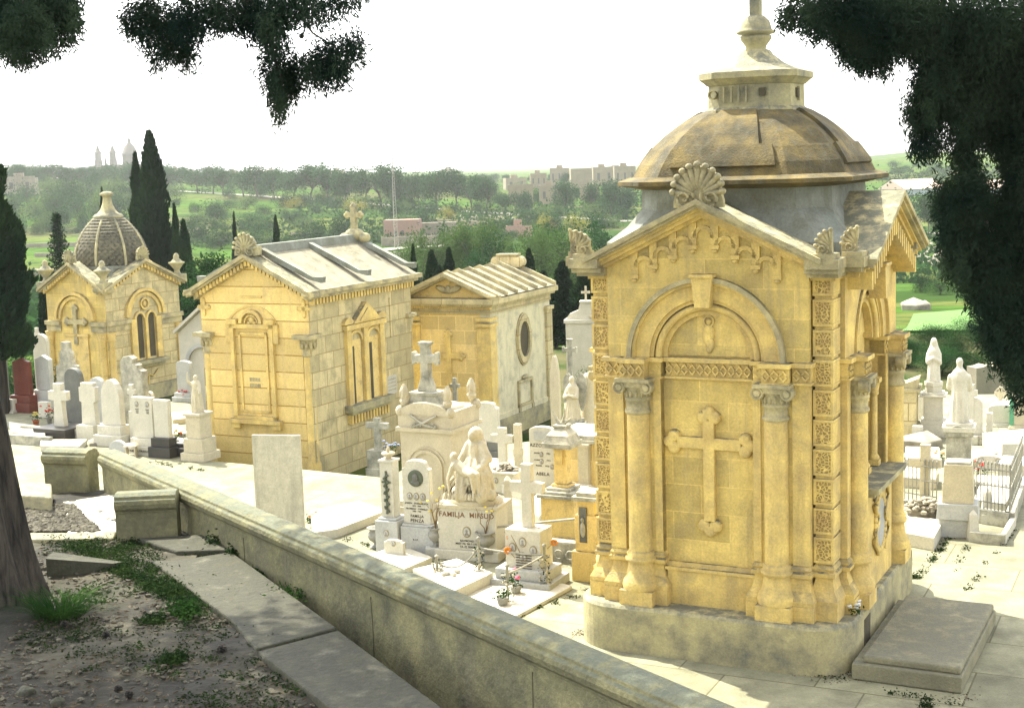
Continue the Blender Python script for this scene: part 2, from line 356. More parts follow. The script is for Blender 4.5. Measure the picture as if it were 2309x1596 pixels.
# parapet wall
WZ = 3.42
def sweep(path, prof):
    secs = []; n = len(path)
    for i, p in enumerate(path):
        p = Vector(p); a = Vector(path[max(0, i-1)]); c = Vector(path[min(n-1, i+1)])
        d1 = (p-a).normalized() if i else (c-p).normalized(); d2 = (c-p).normalized() if i < n-1 else d1
        n1 = Vector((-d1.y, d1.x)); n2 = Vector((-d2.y, d2.x)); m_ = (n1+n2).normalized(); m_ /= max(.3, m_.dot(n1))
        secs.append([(p.x+m_.x*u, p.y+m_.y*u, v) for u, v in prof])
    return secs
cop = [(-.10, -.17), (-.102, -.15), (-.13, -.12), (-.142, -.08), (-.135, -.045), (-.11, -.035), (-.108, -.01), (-.05, .012), (.05, .012), (.108, -.01), (.11, -.035), (.135, -.045), (.142, -.08), (.13, -.12), (.102, -.15), (.10, -.17)]
A = Vector(D0(250, 1003, WZ)); B_ = Vector(D0(1684, 1596, WZ)); dW = (B_-A).normalized(); HW = .125; A = A-Vector((-dW.y, dW.x))*HW; B_ = B_-Vector((-dW.y, dW.x))*HW; A = A+dW*.32; Bx = B_+dW*2.5
J = A+dW*((Vector(D0(478, 1100, WZ))-A).dot(dW))
def wallthing(name, lab, path, zb, cracks=()):
    t = thing(name, lab, 'wall', (path[0].x, path[0].y, zb)); o = path[0]
    P = [p-o for p in path]
    b = MB(); b.loft(sweep(P, [(-.095, 0), (-.095, WZ-.17-zb), (.095, WZ-.17-zb), (.095, 0)])); b.build('wall_body', 'wall_old', t)
    b = MB(); b.loft(sweep(P, [(u, v+WZ-zb) for u, v in cop])); b.build('coping', 'wall_old', t, .006)
    return t
nsub = [A+(Bx-A)*k/14 for k in range(15)]
W1 = wallthing('parapet_wall', 'long weathered parapet wall with moulded coping running down to the bottom of the photo', nsub, 0)
e1 = Vector(D0(262, 1113, WZ)); off = Vector((-dW.y, dW.x))*-.14
j0 = J-Vector((-dW.y, dW.x))*.0
wallthing('wall_stub', 'short mossy wall stub with dark lichen blotches, nearer branch of the parapet', [e1, j0+(e1-j0).normalized()*.22], 2.4)
e2 = Vector(D0(108, 1012, WZ)); j1 = A
wallthing('wall_stub', 'farther short wall stub left of the parapet corner', [e2, j1+(e2-j1).normalized()*.22], 2.4)
# cracks and vertical joints on the parapet face, as thin dark grooves
b = MB(); nW = Vector((-dW.y, dW.x)); s_ = -1
for dist in (2.1, 4.3, 6.3, 8.4, 10.2):
    q = J+dW*(dist-1.0)-nW*.096; 
    b.box(-.004, .004, -.003, .003, 0, 0)
    b.v = b.v[:-8]; b.f = b.f[:-6]; b.sm = b.sm[:-6]
    u = dW*.004; z = WZ-.21; pts = []
    for k in range(7): pts.append((q.x+dW.x*.03*mn.noise(Vector((k*.7, dist, 0))), q.y+dW.y*.03*mn.noise(Vector((k*.7, dist, 0))), z-k*.3))
    o = MB(); o.tube([Vector(p)-Vector((W1.location.x, W1.location.y, 0)) for p in pts], .004, 4); o.build('crack', 'recess', W1)
ck = J+dW*1.0-nW*.096
o = MB(); pp = []
for k in range(12): pp.append(Vector((ck.x+dW.x*k*.16, ck.y+dW.y*k*.16, 2.93-k*.025+.03*mn.noise(Vector((k*.9, 5, 5)))))-Vector((W1.location.x, W1.location.y, 0)))
o.tube(pp, .005, 4); o.build('crack', 'recess', W1)
# step block and white slab on the terrace left
slab_poly([(40, 1116), (116, 1121), (116, 1090), (44, 1086)], TZ-.05, TZ+.16, 'stone_block', 'stone_grey', 'low pale stone block beside the foreground cypress trunk')
slab_poly([(152, 1200), (262, 1198), (262, 1113), (140, 1131)], TZ-.2, TZ+.012, 'paving_slab', 'marble', 'sunlit smooth white slab between the two wall stubs')
slab_poly([(52, 1200), (185, 1200), (262, 1196), (255, 1212), (60, 1216)], TZ-.2, TZ+.03, 'edging_stone', 'stone_grey', 'thin sunlit edging stone in front of the gravel patch')
c0 = G(120, 1290, TZ)
o = MB(); o.loft([[(0, 0, -.1), (.42, .12, -.1), (.42, .2, -.1), (0, .16, -.1)], [(0, 0, .13), (.40, .10, .05), (.44, .2, .03), (0, .16, .13)]]); ob = o.build('broken_stone', 'slab_old', None, .01, tuple(G(105, 1300, TZ))); tag(ob, 'broken wedge of pale kerb stone right of the foreground cypress trunk', 'stone')
ob.scale = (1.3, 1.3, 1.2)
# gravel
def scatter_rocks(n, fn, smin, smax):
    vs = []; fs = []
    base = [(math.cos(a)*.5, math.sin(a)*.5, z) for z in (0, .35) for a in [k*math.pi/2.5 for k in range(5)]]+[(0, 0, .6)]
    bf = [(i, (i+1) % 5, (i+1) % 5+5, i+5) for i in range(5)]; tf = [(5+i, 5+(i+1) % 5, 10) for i in range(5)]
    for k in range(n):
        p = fn(); s = random.uniform(smin, smax); a = random.uniform(0, 6.28); c, q = math.cos(a), math.sin(a); o = len(vs)
        for x, y, z in base:
            j = random.uniform(.75, 1.25); x *= s*j*1.3; y *= s*j; vs.append((p[0]+c*x-q*y, p[1]+q*x+c*y, p[2]-.12*s+z*s*j))
        fs += [tuple(i+o for i in f) for f in bf]+[tuple(i+o for i in f) for f in tf]
    b = MB(); b.add(vs, fs); return b
def in_quad(a, b, c, d, z):
    def f():
        u, v = random.random(), random.random()
        x = (a[0]*(1-u)+b[0]*u)*(1-v)+(d[0]*(1-u)+c[0]*u)*v; y = (a[1]*(1-u)+b[1]*u)*(1-v)+(d[1]*(1-u)+c[1]*u)*v
        return G(x, y, z)
    return f
tag(scatter_rocks(1500, in_quad((55, 1198), (225, 1198), (165, 1138), (50, 1142), TZ+.01), .015, .06).build('gravel_bed', 'gravel'), 'patch of loose grey gravel beside the white slab', 'gravel', None, 'stuff')
tag(scatter_rocks(1100, in_quad((-40, 1596), (900, 1596), (430, 1215), (100, 1230), TZ-.0), .006, .045).build('ground_pebbles', 'gravel'), 'small stones and litter strewn over the shaded earth of the terrace', 'pebbles', None, 'stuff')
for i, (x, y, s) in enumerate([(60, 1560, .16), (130, 1585, .12), (400, 1380, .09), (350, 1362, .07), (285, 1510, .08), (565, 1480, .1), (620, 1487, .09), (470, 1420, .06)]):
    b = scatter_rocks(1, lambda: (0, 0, 0), s*.7, s*.7); o = b.build('stone', 'slab_old', None, .01, tuple(G(x, y, TZ)))
    tag(o, ['flat pale stone in the bottom left corner of the terrace', 'flat pale stone at the bottom edge, second from the left corner', 'grey stone in the shaded earth right of the grass tuft', 'small grey stone close right of the grass tuft', 'pale stone alone between the two dark cones and the tuft', 'pale stone near the edging joint, left of a pair', 'pale stone near the edging joint, right of a pair', 'small stone by the little green weed'][i], 'stone')
# cones
b = MB(); 
for k in range(26):
    a = k*2.4; h = -.9+1.8*k/25; rr = math.sqrt(max(0, 1-h*h)); b.ell((.016*rr*math.cos(a), .016*rr*math.sin(a), .018+.017*h), (.008, .008, .006), 6, 4)
cone0 = b.build('cypress_cone', 'bark')
cl = ['round cypress cone lying in the small bright patch of sun', 'cypress cone beside the edging slab joint', 'left cypress cone of the pair at the bottom edge', 'right cypress cone of the pair at the bottom edge', 'cypress cone left of the bright patch, below the grass tuft']
for i, (x, y, s) in enumerate([(239, 1437, 1.3), (500, 1474, 1.7), (267, 1560, 1.3), (291, 1572, 1.3), (145, 1412, 1.2)]):
    o = cone0 if i == 0 else cone0.copy()
    if i: scene.collection.objects.link(o)
    o.location = G(x, y, TZ); o.scale = (s,)*3; tag(o, cl[i], 'cone', 'cypress cones fallen on the terrace')
# grass tufts and weeds
def blades(n, rad, hgt, wid, lean=.8, seed=0):
    g = np.random.default_rng(seed); V = []; Q = []
    for k in range(n):
        a = g.uniform(0, 6.283); r0 = rad*.35*g.random()**.5; h = hgt*g.uniform(.5, 1); l = lean*g.uniform(.2, 1)*rad
        px, py = r0*math.cos(a), r0*math.sin(a); dx, dy = math.cos(a+g.normal(0, .5)), math.sin(a+g.normal(0, .5)); w_ = wid*g.uniform(.6, 1.2)
        o = len(V)
        for t_ in (0, .35, .7, 1.0):
            x = px+dx*l*t_**1.6; y = py+dy*l*t_**1.6; z = h*(t_ if t_ < .7 else .7+(t_-.7)*.55-.1*(t_-.7)); ww = w_*(1-t_*.9)
            V += [(x-dy*ww, y+dx*ww, z), (x+dy*ww, y-dx*ww, z)]
        Q += [(o, o+1, o+3, o+2), (o+2, o+3, o+5, o+4), (o+4, o+5, o+7, o+6)]
    return np.array(V), np.array(Q)
def weed(n, rad, hgt, leaf, seed=0):
    g = np.random.default_rng(seed); c = np.stack([g.normal(0, rad*.4, n), g.normal(0, rad*.4, n), np.abs(g.normal(0, hgt*.45, n))], 1)
    return leafquads(c, leaf, g, flat=.5)
def leafquads(c, size, g, flat=0., droop=0., aspect=.5, dirs=None):
    n = len(c); d = g.normal(size=(n, 3)) if dirs is None else dirs; d[:, 2] = d[:, 2]*(1-flat)-droop; d /= np.linalg.norm(d, axis=1)[:, None]
    e = np.cross(d, g.normal(size=(n, 3))); e /= np.linalg.norm(e, axis=1)[:, None]; s = (size*g.uniform(.6, 1.3, n))[:, None]
    V = np.stack([c-d*s*.5, c+e*s*aspect*.5-d*s*.05, c+d*s*.5, c-e*s*aspect*.5-d*s*.05], 1).reshape(-1, 3)
    return V, np.arange(4*n).reshape(n, 4)
V, Q = blades(420, .42, .20, .0045, 1.0, 1); o = raw_mesh('grass_tuft', V, Q, 'grass_leaf', None, tuple(G(135, 1390, TZ))); o.scale = (1.2, .9, 1.1)
tag(o, 'large dark grass tuft right of the foreground cypress trunk', 'grass tuft')
wl = [(420, 1385, .16, .10, 'bright green weed clump left of the edging slabs'), (390, 1340, .14, .07, 'low weed growing against the long edging slab'), (345, 1400, .12, .05, 'small weed between the grass tuft and the bright weed clump'), (640, 1352, .22, .10, 'bright green plant growing at the foot of the parapet wall'), (390, 1490, .12, .06, 'small dry weed near the bright patch of sun'), (580, 1300, .12, .05, 'thin weed at the wall foot above the bright green plant'), (490, 1235, .12, .12, 'dark moss plant in the corner of the near wall stub'), (320, 1205, .16, .06, 'small weed at the left foot of the near wall stub'), (530, 1255, .10, .08, 'rusty weed hanging at the top end of the edging')]
for i, (x, y, r_, h_, lab) in enumerate(wl):
    V, Q = weed(500, r_, h_, .035, 20+i); zz = TZ-.05 if i in (3, 5) else TZ
    o = raw_mesh('weed', V, Q, 'grass_leaf' if i in (0, 3, 5) else 'weed_leaf', None, tuple(G(x, y, zz))); tag(o, lab, 'weed', 'weeds on the terrace')
g = np.random.default_rng(5); f = in_quad((-40, 1600), (800, 1600), (440, 1215), (100, 1215), TZ)
C_ = []
for k in range(500):
    p = f(); 
    if mn.noise(Vector((p.x*1.1, p.y*1.1, 2))) < .02: continue
    m_ = g.integers(8, 40); C_.append(np.stack([g.normal(p.x, .05, m_), g.normal(p.y, .05, m_), TZ+.005+np.abs(g.normal(0, .014, m_))], 1))
f2 = in_quad((345, 1330), (470, 1400), (330, 1225), (110, 1215), TZ)
for k in range(260):
    p = f2(); m_ = g.integers(15, 50); C_.append(np.stack([g.normal(p.x, .05, m_), g.normal(p.y, .05, m_), TZ+.008+np.abs(g.normal(0, .018, m_))], 1))
C_ = np.concatenate(C_); V, Q = leafquads(C_, .026, g, flat=.6); o = raw_mesh('ground_cover', V, Q, 'weed_leaf'); tag(o, 'sparse creeping weeds and moss over the shaded earth', 'ground cover', None, 'stuff')
# ------------------------------------------------------------------ large domed mausoleum
T4 = thing('domed_mausoleum', 'large yellow limestone mausoleum with octagonal dome, lantern and a raised cross on its front', 'mausoleum', (2.40, 17.45, 0), -27)
YC = 1.92; HX, HY = 1.62, 1.92          # half sizes of body (centre at y=YC)
def rrect(x0, x1, y0, y1, r, n=6):
    P = []
    for cx, cy, a0 in ((x1-r, y0+r, -90), (x1-r, y1-r, 0), (x0+r, y1-r, 90), (x0+r, y0+r, 180)):
        for k in range(n+1): a = R_(a0+90*k/n); P.append((cx+r*math.cos(a), cy+r*math.sin(a)))
    return P
b = MB(); b.plan(rrect(-1.80, 1.82, -.32, 4.12, .55, 10), 0, .57); b.plan(rrect(-1.80, 1.82, -.32, 4.12, .55, 10), .57, .61, rrect(-1.77, 1.79, -.29, 4.09, .53, 10)); b.build('plinth', 'stone_grey', T4)
# face transforms: local (u across, v depth into the wall, z)
def TF(side):
    if side == 'f': return None
    if side == 'r': return Matrix(((0, -1, 0, HX+.0), (1, 0, 0, YC), (0, 0, 1, 0), (0, 0, 0, 1)))
    if side == 'l': return Matrix(((0, 1, 0, -HX), (-1, 0, 0, YC), (0, 0, 1, 0), (0, 0, 0, 1)))
    if side == 'b': return Matrix(((-1, 0, 0, 0), (0, -1, 0, 2*YC), (0, 0, 1, 0), (0, 0, 0, 1)))
ZI, ZA = 3.56, 3.80      # impost bottom / springing
def arch_wall(b, hw, y0, y1, r, zs, ztop, apex, n=28):
    """wall above springing with a semicircular opening; gable top edge"""
    arc = [(r*math.cos(math.pi*i/n), zs+r*math.sin(math.pi*i/n)) for i in range(n+1)]
    def top(x): return apex-(apex-ztop)*abs(x)/hw
    def add(q): b.prism(q, y0, y1)
    for i in range(n):
        (xa, za), (xb, zb) = arc[i], arc[i+1]; add([(xb, zb), (xa, za), (xa, top(xa)), (xb, top(xb))][::1])
    add([(r, zs), (hw, zs), (hw, ztop), (r, top(r))]); add([(-hw, zs), (-r, zs), (-r, top(r)), (-hw, ztop)])
b = MB()
b.box(-1.2, 1.2, .26, 2*YC-.26, .6, 5.0); b.box(-1.24, 1.24, .20, .30, .6, 5.02)
b.box(-1.30, -.60, 0, .28, .6, 3.8); b.box(.60, 1.30, 0, .28, .6, 3.8)
arch_wall(b, 1.30, 0, .26, 1.0, ZA, 4.96, 5.56)
b.box(-1.30, 1.30, 2*YC-.28, 2*YC, .6, 4.96); b.prism([(-1.3, 4.96), (1.3, 4.96), (0, 5.56)], 2*YC-.26, 2*YC)
b.build('front_wall', 'stone_yellow', T4)
# side arms, walls with arched opening (right) and plain (left)
for sd_ in ('r', 'l'):
    b = MB(); b.T = TF(sd_)
    b.box(-1.45, -.78, 0, .6, .6, 3.8); b.box(.78, 1.45, 0, .6, .6, 3.8); arch_wall(b, 1.45, 0, .30, .98, ZA, 4.96, 5.60 if sd_ == 'r' else 4.97)
    b.box(-.78, .78, .02, .34, .6, 2.02); b.box(-.8, .8, .52, .60, 2.0, 3.8)
    b.build('side_wall', 'stone_plain', T4)
# central front panel, dado
b = MB(); b.box(-.60, .60, .13, .24, 1.14, 3.58); b.build('front_panel', 'stone_yellow', T4)
b = MB(); b.box(-.565, .585, .03, .20, .61, 1.06); b.box(-.59, .61, .0, .20, 1.06, 1.10); b.box(-.60, .60, .06, .2, 1.10, 1.15, 0, .02); b.build('dado', 'stone_plain', T4)
# cross in relief with trefoil ends
b = MB(); zc = 2.72
b.box(-.075, .075, .05, .14, 1.72, 3.02); b.box(-.42, .42, .053, .14, zc-.075, zc+.075)
for cx_, cz_ in ((0, 3.05), (0, 1.66), (-.47, zc), (.47, zc)):
    dx, dz = (1 if cx_ else 0)*(1 if cx_ > 0 else -1), (0 if cx_ else (1 if cz_ > 2 else -1))
    for ox, oz in ((dx*.06, dz*.06), (-dz*.075, dx*.075), (dz*.075, -dx*.075)):
        b.T = Matrix.Translation((cx_+ox, .14, cz_+oz)) @ Matrix.Rotation(R_(90), 4, 'X'); b.lathe([(.085, 0), (.085, .07), (.06, .095), (.0, .10)], 0, 0, 14, False)
b.T = None; b.build('relief_cross', 'stone_plain', T4, .012)
# pilasters / columns helper: stacked flared base
def flared_base(b, x0, x1, y0, y1, front=True):
    b.box(x0-.10, x1+.10, y0-.14, y1, .61, .80); 
    b.loft([[(x0-a, y0-a*1.3, z), (x1+a, y0-a*1.3, z), (x1+a, y1, z), (x0-a, y1, z)] for a, z in ((.10, .80), (.105, .86), (.08, .91), (.045, .97), (.02, 1.06), (.012, 1.12), (.05, 1.14), (.055, 1.19), (.03, 1.21), (.045, 1.24), (.02, 1.28), (0, 1.30))])
def column(b, cx_, cy_, r, z0=.61, z1=3.10, base=True):
    if base:
        b.box(cx_-r*1.5, cx_+r*1.5, cy_-r*1.5, cy_+r*1.3, z0, z0+.19)
        b.lathe([(r*1.62, .19), (r*1.68, .25), (r*1.55, .31), (r*1.3, .36), (r*1.12, .50), (r*1.1, .54), (r*1.35, .56), (r*1.38, .60), (r*1.18, .62), (r*1.25, .65), (r*1.05, .69)], cx_, cy_, 20, True, z0)
    b.lathe([(r*1.02, z0+.69), (r*.98, z1-.2), (r*.97, z1)], cx_, cy_, 20)
def capital(b, cx_, cy_, r, z0):
    b.lathe([(r*1.0, -.02), (r*1.14, 0), (r*1.14, .03), (r*1.0, .05), (r*1.0, .15), (r*1.12, .16), (r*1.12, .19), (r*.98, .21), (r*1.05, .26), (r*1.22, .36)], cx_, cy_, 18, True, z0)
    for k in range(14):
        a = 2*math.pi*k/14; b.ell((cx_+r*1.05*math.cos(a), cy_+r*1.05*math.sin(a), z0+.255), (r*.16, r*.16, .055), 6, 5)
    b.box(cx_-r*1.55, cx_+r*1.55, cy_-r*1.5, cy_+r*1.3, z0+.405, z0+.45); b.box(cx_-r*1.3, cx_+r*1.3, cy_-r*1.3, cy_+r*1.2, z0+.34, z0+.405)
    for sx_ in (-1, 1):
        b.T0 = b.T
        T_ = Matrix.Translation((cx_+sx_*r*1.22, cy_-r*1.25, z0+.34)) @ Matrix.Rotation(R_(90), 4, 'X')
        b.T = T_ if b.T0 is None else b.T0 @ T_
        b.lathe([(.085, -.10), (.085, 0), (.075, .02), (.045, .0), (.04, .02), (.0, .025)], 0, 0, 14, False); b.T = b.T0
for sx_ in (-1, 1):
    b = MB(); column(b, sx_*.90, -.03, .15, .61, 3.12); b.build('column', 'stone_plain', T4)
    b = MB(); capital(b, sx_*.90, -.03, .15, 3.10); b.build('capital', 'stone_weather', T4)
    b = MB()
    flared_base(b, min(sx_*.62, sx_*.70), max(sx_*.62, sx_*.70), 0.02, .2)
    flared_base(b, min(sx_*1.08, sx_*1.28), max(sx_*1.08, sx_*1.28), 0.0, .2)
    b.build('pilaster_base', 'stone_plain', T4)
    b = MB(); b.box(min(sx_*1.10, sx_*1.31), max(sx_*1.10, sx_*1.31), -.035, .1, 1.29, 3.55); b.box(min(sx_*.60, sx_*.70), max(sx_*.60, sx_*.70), -.02, .1, 1.29, 3.55); b.build('pilaster', 'stone_plain', T4)
# impost band with chevron carving
b = MB()
def band(b, x0, x1, yf, z0=ZI, z1=ZA):
    b.box(x0, x1, yf+.02, yf+.22, z0, z1-.055); b.box(x0-.03, x1+.03, yf-.035, yf+.22, z1-.055, z1+.0); b.box(x0-.015, x1+.015, yf-.01, yf+.22, z0-.03, z0)
    n = max(1, round((x1-x0)/.105)); s = (x1-x0)/n; h = (z1-z0-.08)/2; zc_ = z0+h+.01
    for k in range(n):
        xc = x0+s*(k+.5)
        for q in (-1, 1):
            b.prism([(xc-s*.5, zc_+q*h*.1), (xc-s*.30, zc_+q*h*.1), (xc, zc_+q*h*.55), (xc, zc_+q*h*.98)], yf-.008, yf+.022)
            b.prism([(xc+s*.30, zc_+q*h*.1), (xc+s*.5, zc_+q*h*.1), (xc, zc_+q*h*.98), (xc, zc_+q*h*.55)], yf-.008, yf+.022)
band(b, -.56, .56, .07); band(b, -.74, -.60, .0); band(b, .60, .74, .0); band(b, -1.09, -.76, -.19); band(b, .76, 1.09, -.19); band(b, -1.33, -1.11, -.07); band(b, 1.11, 1.33, -.07)
b.build('impost_band', 'stone_plain', T4)
# arch mouldings and tympanum
b = MB(); b.box(-.56, .56, .15, .22, 3.58, 3.82); b.prism([(.56*math.cos(math.pi*i/20), ZA+.56*math.sin(math.pi*i/20)) for i in range(21)], .15, .24); b.build('tympanum', 'stone_yellow', T4)
def arches(b, y=0, k=1.0):
    for r0, r1, ya in ((.54, .60, .10), (.60, .655, .07), (.655, .70, .10), (.70, .745, .03), (.745, .93, -.005), (.93, .965, -.05)):
        b.ring(0, ZA, r0*k, r1*k, y+ya, y+.24, 0, 180, 40)
    pass
    secs = [];
    for i in range(41):
        a = math.pi*i/40; secs.append([((.645+.05*math.cos(q))*k*math.cos(a), y+.075+.045*math.sin(q), ZA+(.645+.05*math.cos(q))*k*math.sin(a)) for q in [2*math.pi*j/8 for j in range(8)]])
    b.loft(secs, True)
b = MB(); arches(b); b.build('arch_moulding', 'stone_plain', T4)
b = MB(); b.ring(0, ZA, .966, 1.025, -.09, .2, 0, 180, 44); b.build('hood_moulding', 'stone_weather', T4)
b = MB(); b.prism([(-.095, 4.45), (.095, 4.45), (.135, 4.82), (-.135, 4.82)], -.13, .02); b.box(-.155, .155, -.16, .02, 4.82, 4.865); b.build('keystone', 'stone_plain', T4, .006)
# carved saint in the tympanum
b = MB()
for c, r in (((0, .14, 4.255), (.038, .03, .045)), ((0, .14, 4.15), (.07, .03, .075)), ((-.01, .14, 4.05), (.06, .03, .11)), ((.02, .14, 3.97), (.055, .03, .09)), ((0, .145, 3.90), (.04, .025, .05)), ((.05, .135, 4.09), (.02, .02, .06)), ((-.06, .14, 4.08), (.018, .02, .08)), ((.03, .13, 4.02), (.04, .02, .03))): b.ell(c, r, 10, 8)
b.T = None
o = b.build('relief_saint', 'stone_plain', T4)
b = MB(); b.ring(0, 4.26, .055, .075, .125, .16, 0, 360, 20); b.build('halo', 'stone_plain', o)
# corner piers of pierced (vermiculated) blocks
mv = mat('stone_pierced', YS, var=(.58, .40, .15), bump=.1); t = mv.node_tree; N = t.nodes; L = t.links
p = N['Principled BSDF']; tc = [n for n in N if n.type == 'TEX_COORD'][0]
vo = N.new('ShaderNodeTexVoronoi'); vo.feature = 'DISTANCE_TO_EDGE'; vo.inputs['Scale'].default_value = 24; L.new(tc.outputs['Object'], vo.inputs['Vector'])
rr = N.new('ShaderNodeMapRange'); rr.inputs[1].default_value = .10; rr.inputs[2].default_value = .22; L.new(vo.outputs['Distance'], rr.inputs[0])
mx = N.new('ShaderNodeMix'); mx.data_type = 'RGBA'; L.new(rr.outputs[0], mx.inputs[0]); src = p.inputs['Base Color'].links[0].from_socket
L.new(src, mx.inputs[6]); mx.inputs[7].default_value = (.36, .25, .09, 1); L.new(mx.outputs[2], p.inputs['Base Color'])
bp = N.new('ShaderNodeBump'); bp.invert = True; bp.inputs['Strength'].default_value = 1; bp.inputs['Distance'].default_value = .03; L.new(rr.outputs[0], bp.inputs['Height']); L.new(bp.outputs[0], p.inputs['Normal'])
for sx_ in (-1, 1):
    for sy_ in (0, 1):
        x0, x1 = (1.32, 1.57) if sx_ > 0 else (-1.57, -1.32); y0, y1 = (.10, .44) if sy_ == 0 else (2*YC-.44, 2*YC-.10)
        b = MB(); b.box(x0+.02, x1-.02, y0+.02, y1-.02, .61, 4.9)
        flared_base(b, x0+.03, x1-.03, y0+.03, y1-.03); b.box(x0-.03, x1+.03, y0-.03, y1+.03, 4.78, 4.86); pr = b.build('corner_pier', 'stone_plain', T4)
        if sy_ == 0:
            zz = 1.31; q = MB(); fr = MB()
            while zz < 4.75:
                hh = .325; fr_ = .035
                yy = y0-.01
                q.box(x0+.03, x1-.03, yy+.008, y1, zz+.03, zz+hh-.03)
                for a_, c_, e_, g_ in ((x0, x1, zz, zz+fr_), (x0, x1, zz+hh-fr_, zz+hh), (x0, x0+fr_, zz+fr_, zz+hh-fr_), (x1-fr_, x1, zz+fr_, zz+hh-fr_)): fr.box(a_, c_, yy, y1, e_, g_)
                xs_ = x1-.01 if sx_ > 0 else x0+.01
                zz += .365
            q.build('pierced_block', 'stone_pierced', pr); fr.build('block_frame', 'stone_plain', pr, .004)
# short pilasters turning the corner toward the side arms + side columns
for sd_ in ('r', 'l'):
    for q in (-1, 1):
        b = MB(); b.T = TF(sd_); column(b, q*1.08, -.06, .135, .61, 3.12); b.build('column', 'stone_plain', T4)
        b = MB(); b.T = TF(sd_); capital(b, q*1.08, -.06, .135, 3.10); b.build('capital', 'stone_weather', T4)
        b = MB(); b.T = TF(sd_); x0, x1 = sorted((q*1.30, q*1.46)); b.box(x0, x1, -.03, .12, 1.29, 3.55); flared_base(b, x0+.02, x1-.02, 0, .2); b.box(min(q*.78, q*.9), max(q*.78, q*.9), -.02, .1, 1.29, 3.55)
        band(b, min(q*.78, q*.92), max(q*.78, q*.92), -.01); band(b, min(q*.94, q*1.25), max(q*.94, q*1.25), -.2); band(b, min(q*1.28, q*1.48), max(q*1.28, q*1.48), -.06)
        b.build('pilaster', 'stone_plain', T4)
    b = MB(); b.T = TF(sd_); arches(b, .02, 1.0); b.prism([(-.095, 4.40), (.095, 4.40), (.135, 4.82), (-.135, 4.82)], -.20, .02); b.box(-.155, .155, -.22, .02, 4.82, 4.86); b.build('arch_moulding', 'stone_plain', T4)
    b = MB(); b.T = TF(sd_)
    # twin lancet window: jambs, colonnettes, lancet heads
    for cx_ in (-.27, .27):
        n = 12
        pts = [(cx_-.20, 3.2)]+[(cx_-.20+.20*math.sin(math.pi/2*k/n)**1, 3.2+.42*(1-math.cos(math.pi/2*k/n))**.8*1.0) for k in range(1, n)]
        L_ = [(cx_-.2+.2*(1-math.cos(math.pi/2*k/n)), 3.2+.40*math.sin(math.pi/2*k/n)) for k in range(n+1)]
        Rr = [(2*cx_-x_, z_) for x_, z_ in L_]
        for a_, c_ in zip(L_, L_[1:]): b.prism([a_, c_, (c_[0], 3.9 if True else 0), (a_[0], 3.9)][::-1], .24, .34)
        for a_, c_ in zip(Rr, Rr[1:]): b.prism([a_, c_, (c_[0], 3.9), (a_[0], 3.9)], .24, .34)
    b.box(-.60, -.47, .24, .34, 2.08, 3.9); b.box(.47, .60, .24, .34, 2.08, 3.9); b.box(-.07, .07, .24, .34, 2.08, 3.9)
    b.prism([(.56*math.cos(math.pi*i/20), 3.88+.50*math.sin(math.pi*i/20)) for i in range(21)], .22, .34)
    b.build('window_frame', 'stone_plain', T4)
    b = MB(); b.T = TF(sd_); b.box(-.47, .47, .36, .38, 2.05, 3.7); b.build('window_opening', 'recess', T4)
    for cx_ in (-.56, 0, .56):
        b = MB(); b.T = TF(sd_); b.box(cx_-.07, cx_+.07, .02, .18, 2.06, 2.14); b.lathe([(.075, 2.14), (.08, 2.17), (.05, 2.21), (.048, 3.0), (.045, 3.02), (.07, 3.04), (.06, 3.08), (.085, 3.2)], cx_, .10, 12); b.box(cx_-.085, cx_+.085, .01, .25, 3.2, 3.26); b.build('colonnette', 'stone_plain', T4)
    b = MB(); b.T = TF(sd_); b.box(-.86, .86, -.28, .5, 1.98, 2.05); b.box(-.82, .82, -.22, .3, 1.93, 1.98); b.build('window_sill', 'stone_grey', T4)
    b = MB(); b.T = TF(sd_); b.box(-.76, .76, -.10, .1, .61, 1.93); b.build('side_dado', 'stone_plain', T4)
    if sd_ == 'r':
        b = MB(); b.T = TF(sd_) @ Matrix.Translation((0, -.10, 1.42)) @ Matrix.Rotation(R_(90), 4, 'X') @ Matrix.Scale(1.35, 4, (0, 1, 0))
        b.lathe([(.245, 0), (.245, .02), (.0, .021)], 0, 0, 28, False); b.build('oval_plaque', 'marble_grey', T4)
        b = MB(); b.T = TF(sd_); 
        for k in range(28):
            a = 2*math.pi*k/28; b.ell((.28*math.cos(a), -.11, 1.42+.38*math.sin(a)), (.05, .035, .05), 8, 6)
        for q in (-1, 1):
            b.tube([(q*(.30+.12*math.sin(t_*1.7)), -.13, 1.86-t_*.13) for t_ in np.linspace(0, 6.5, 14)], .028, 6)
        b.build('plaque_frame', 'stone_plain', T4)
        b = MB(); b.T = TF(sd_); b.box(-1.30, -.98, -.206, -.18, .12, .48); b.build('vent_panel', 'recess', T4)
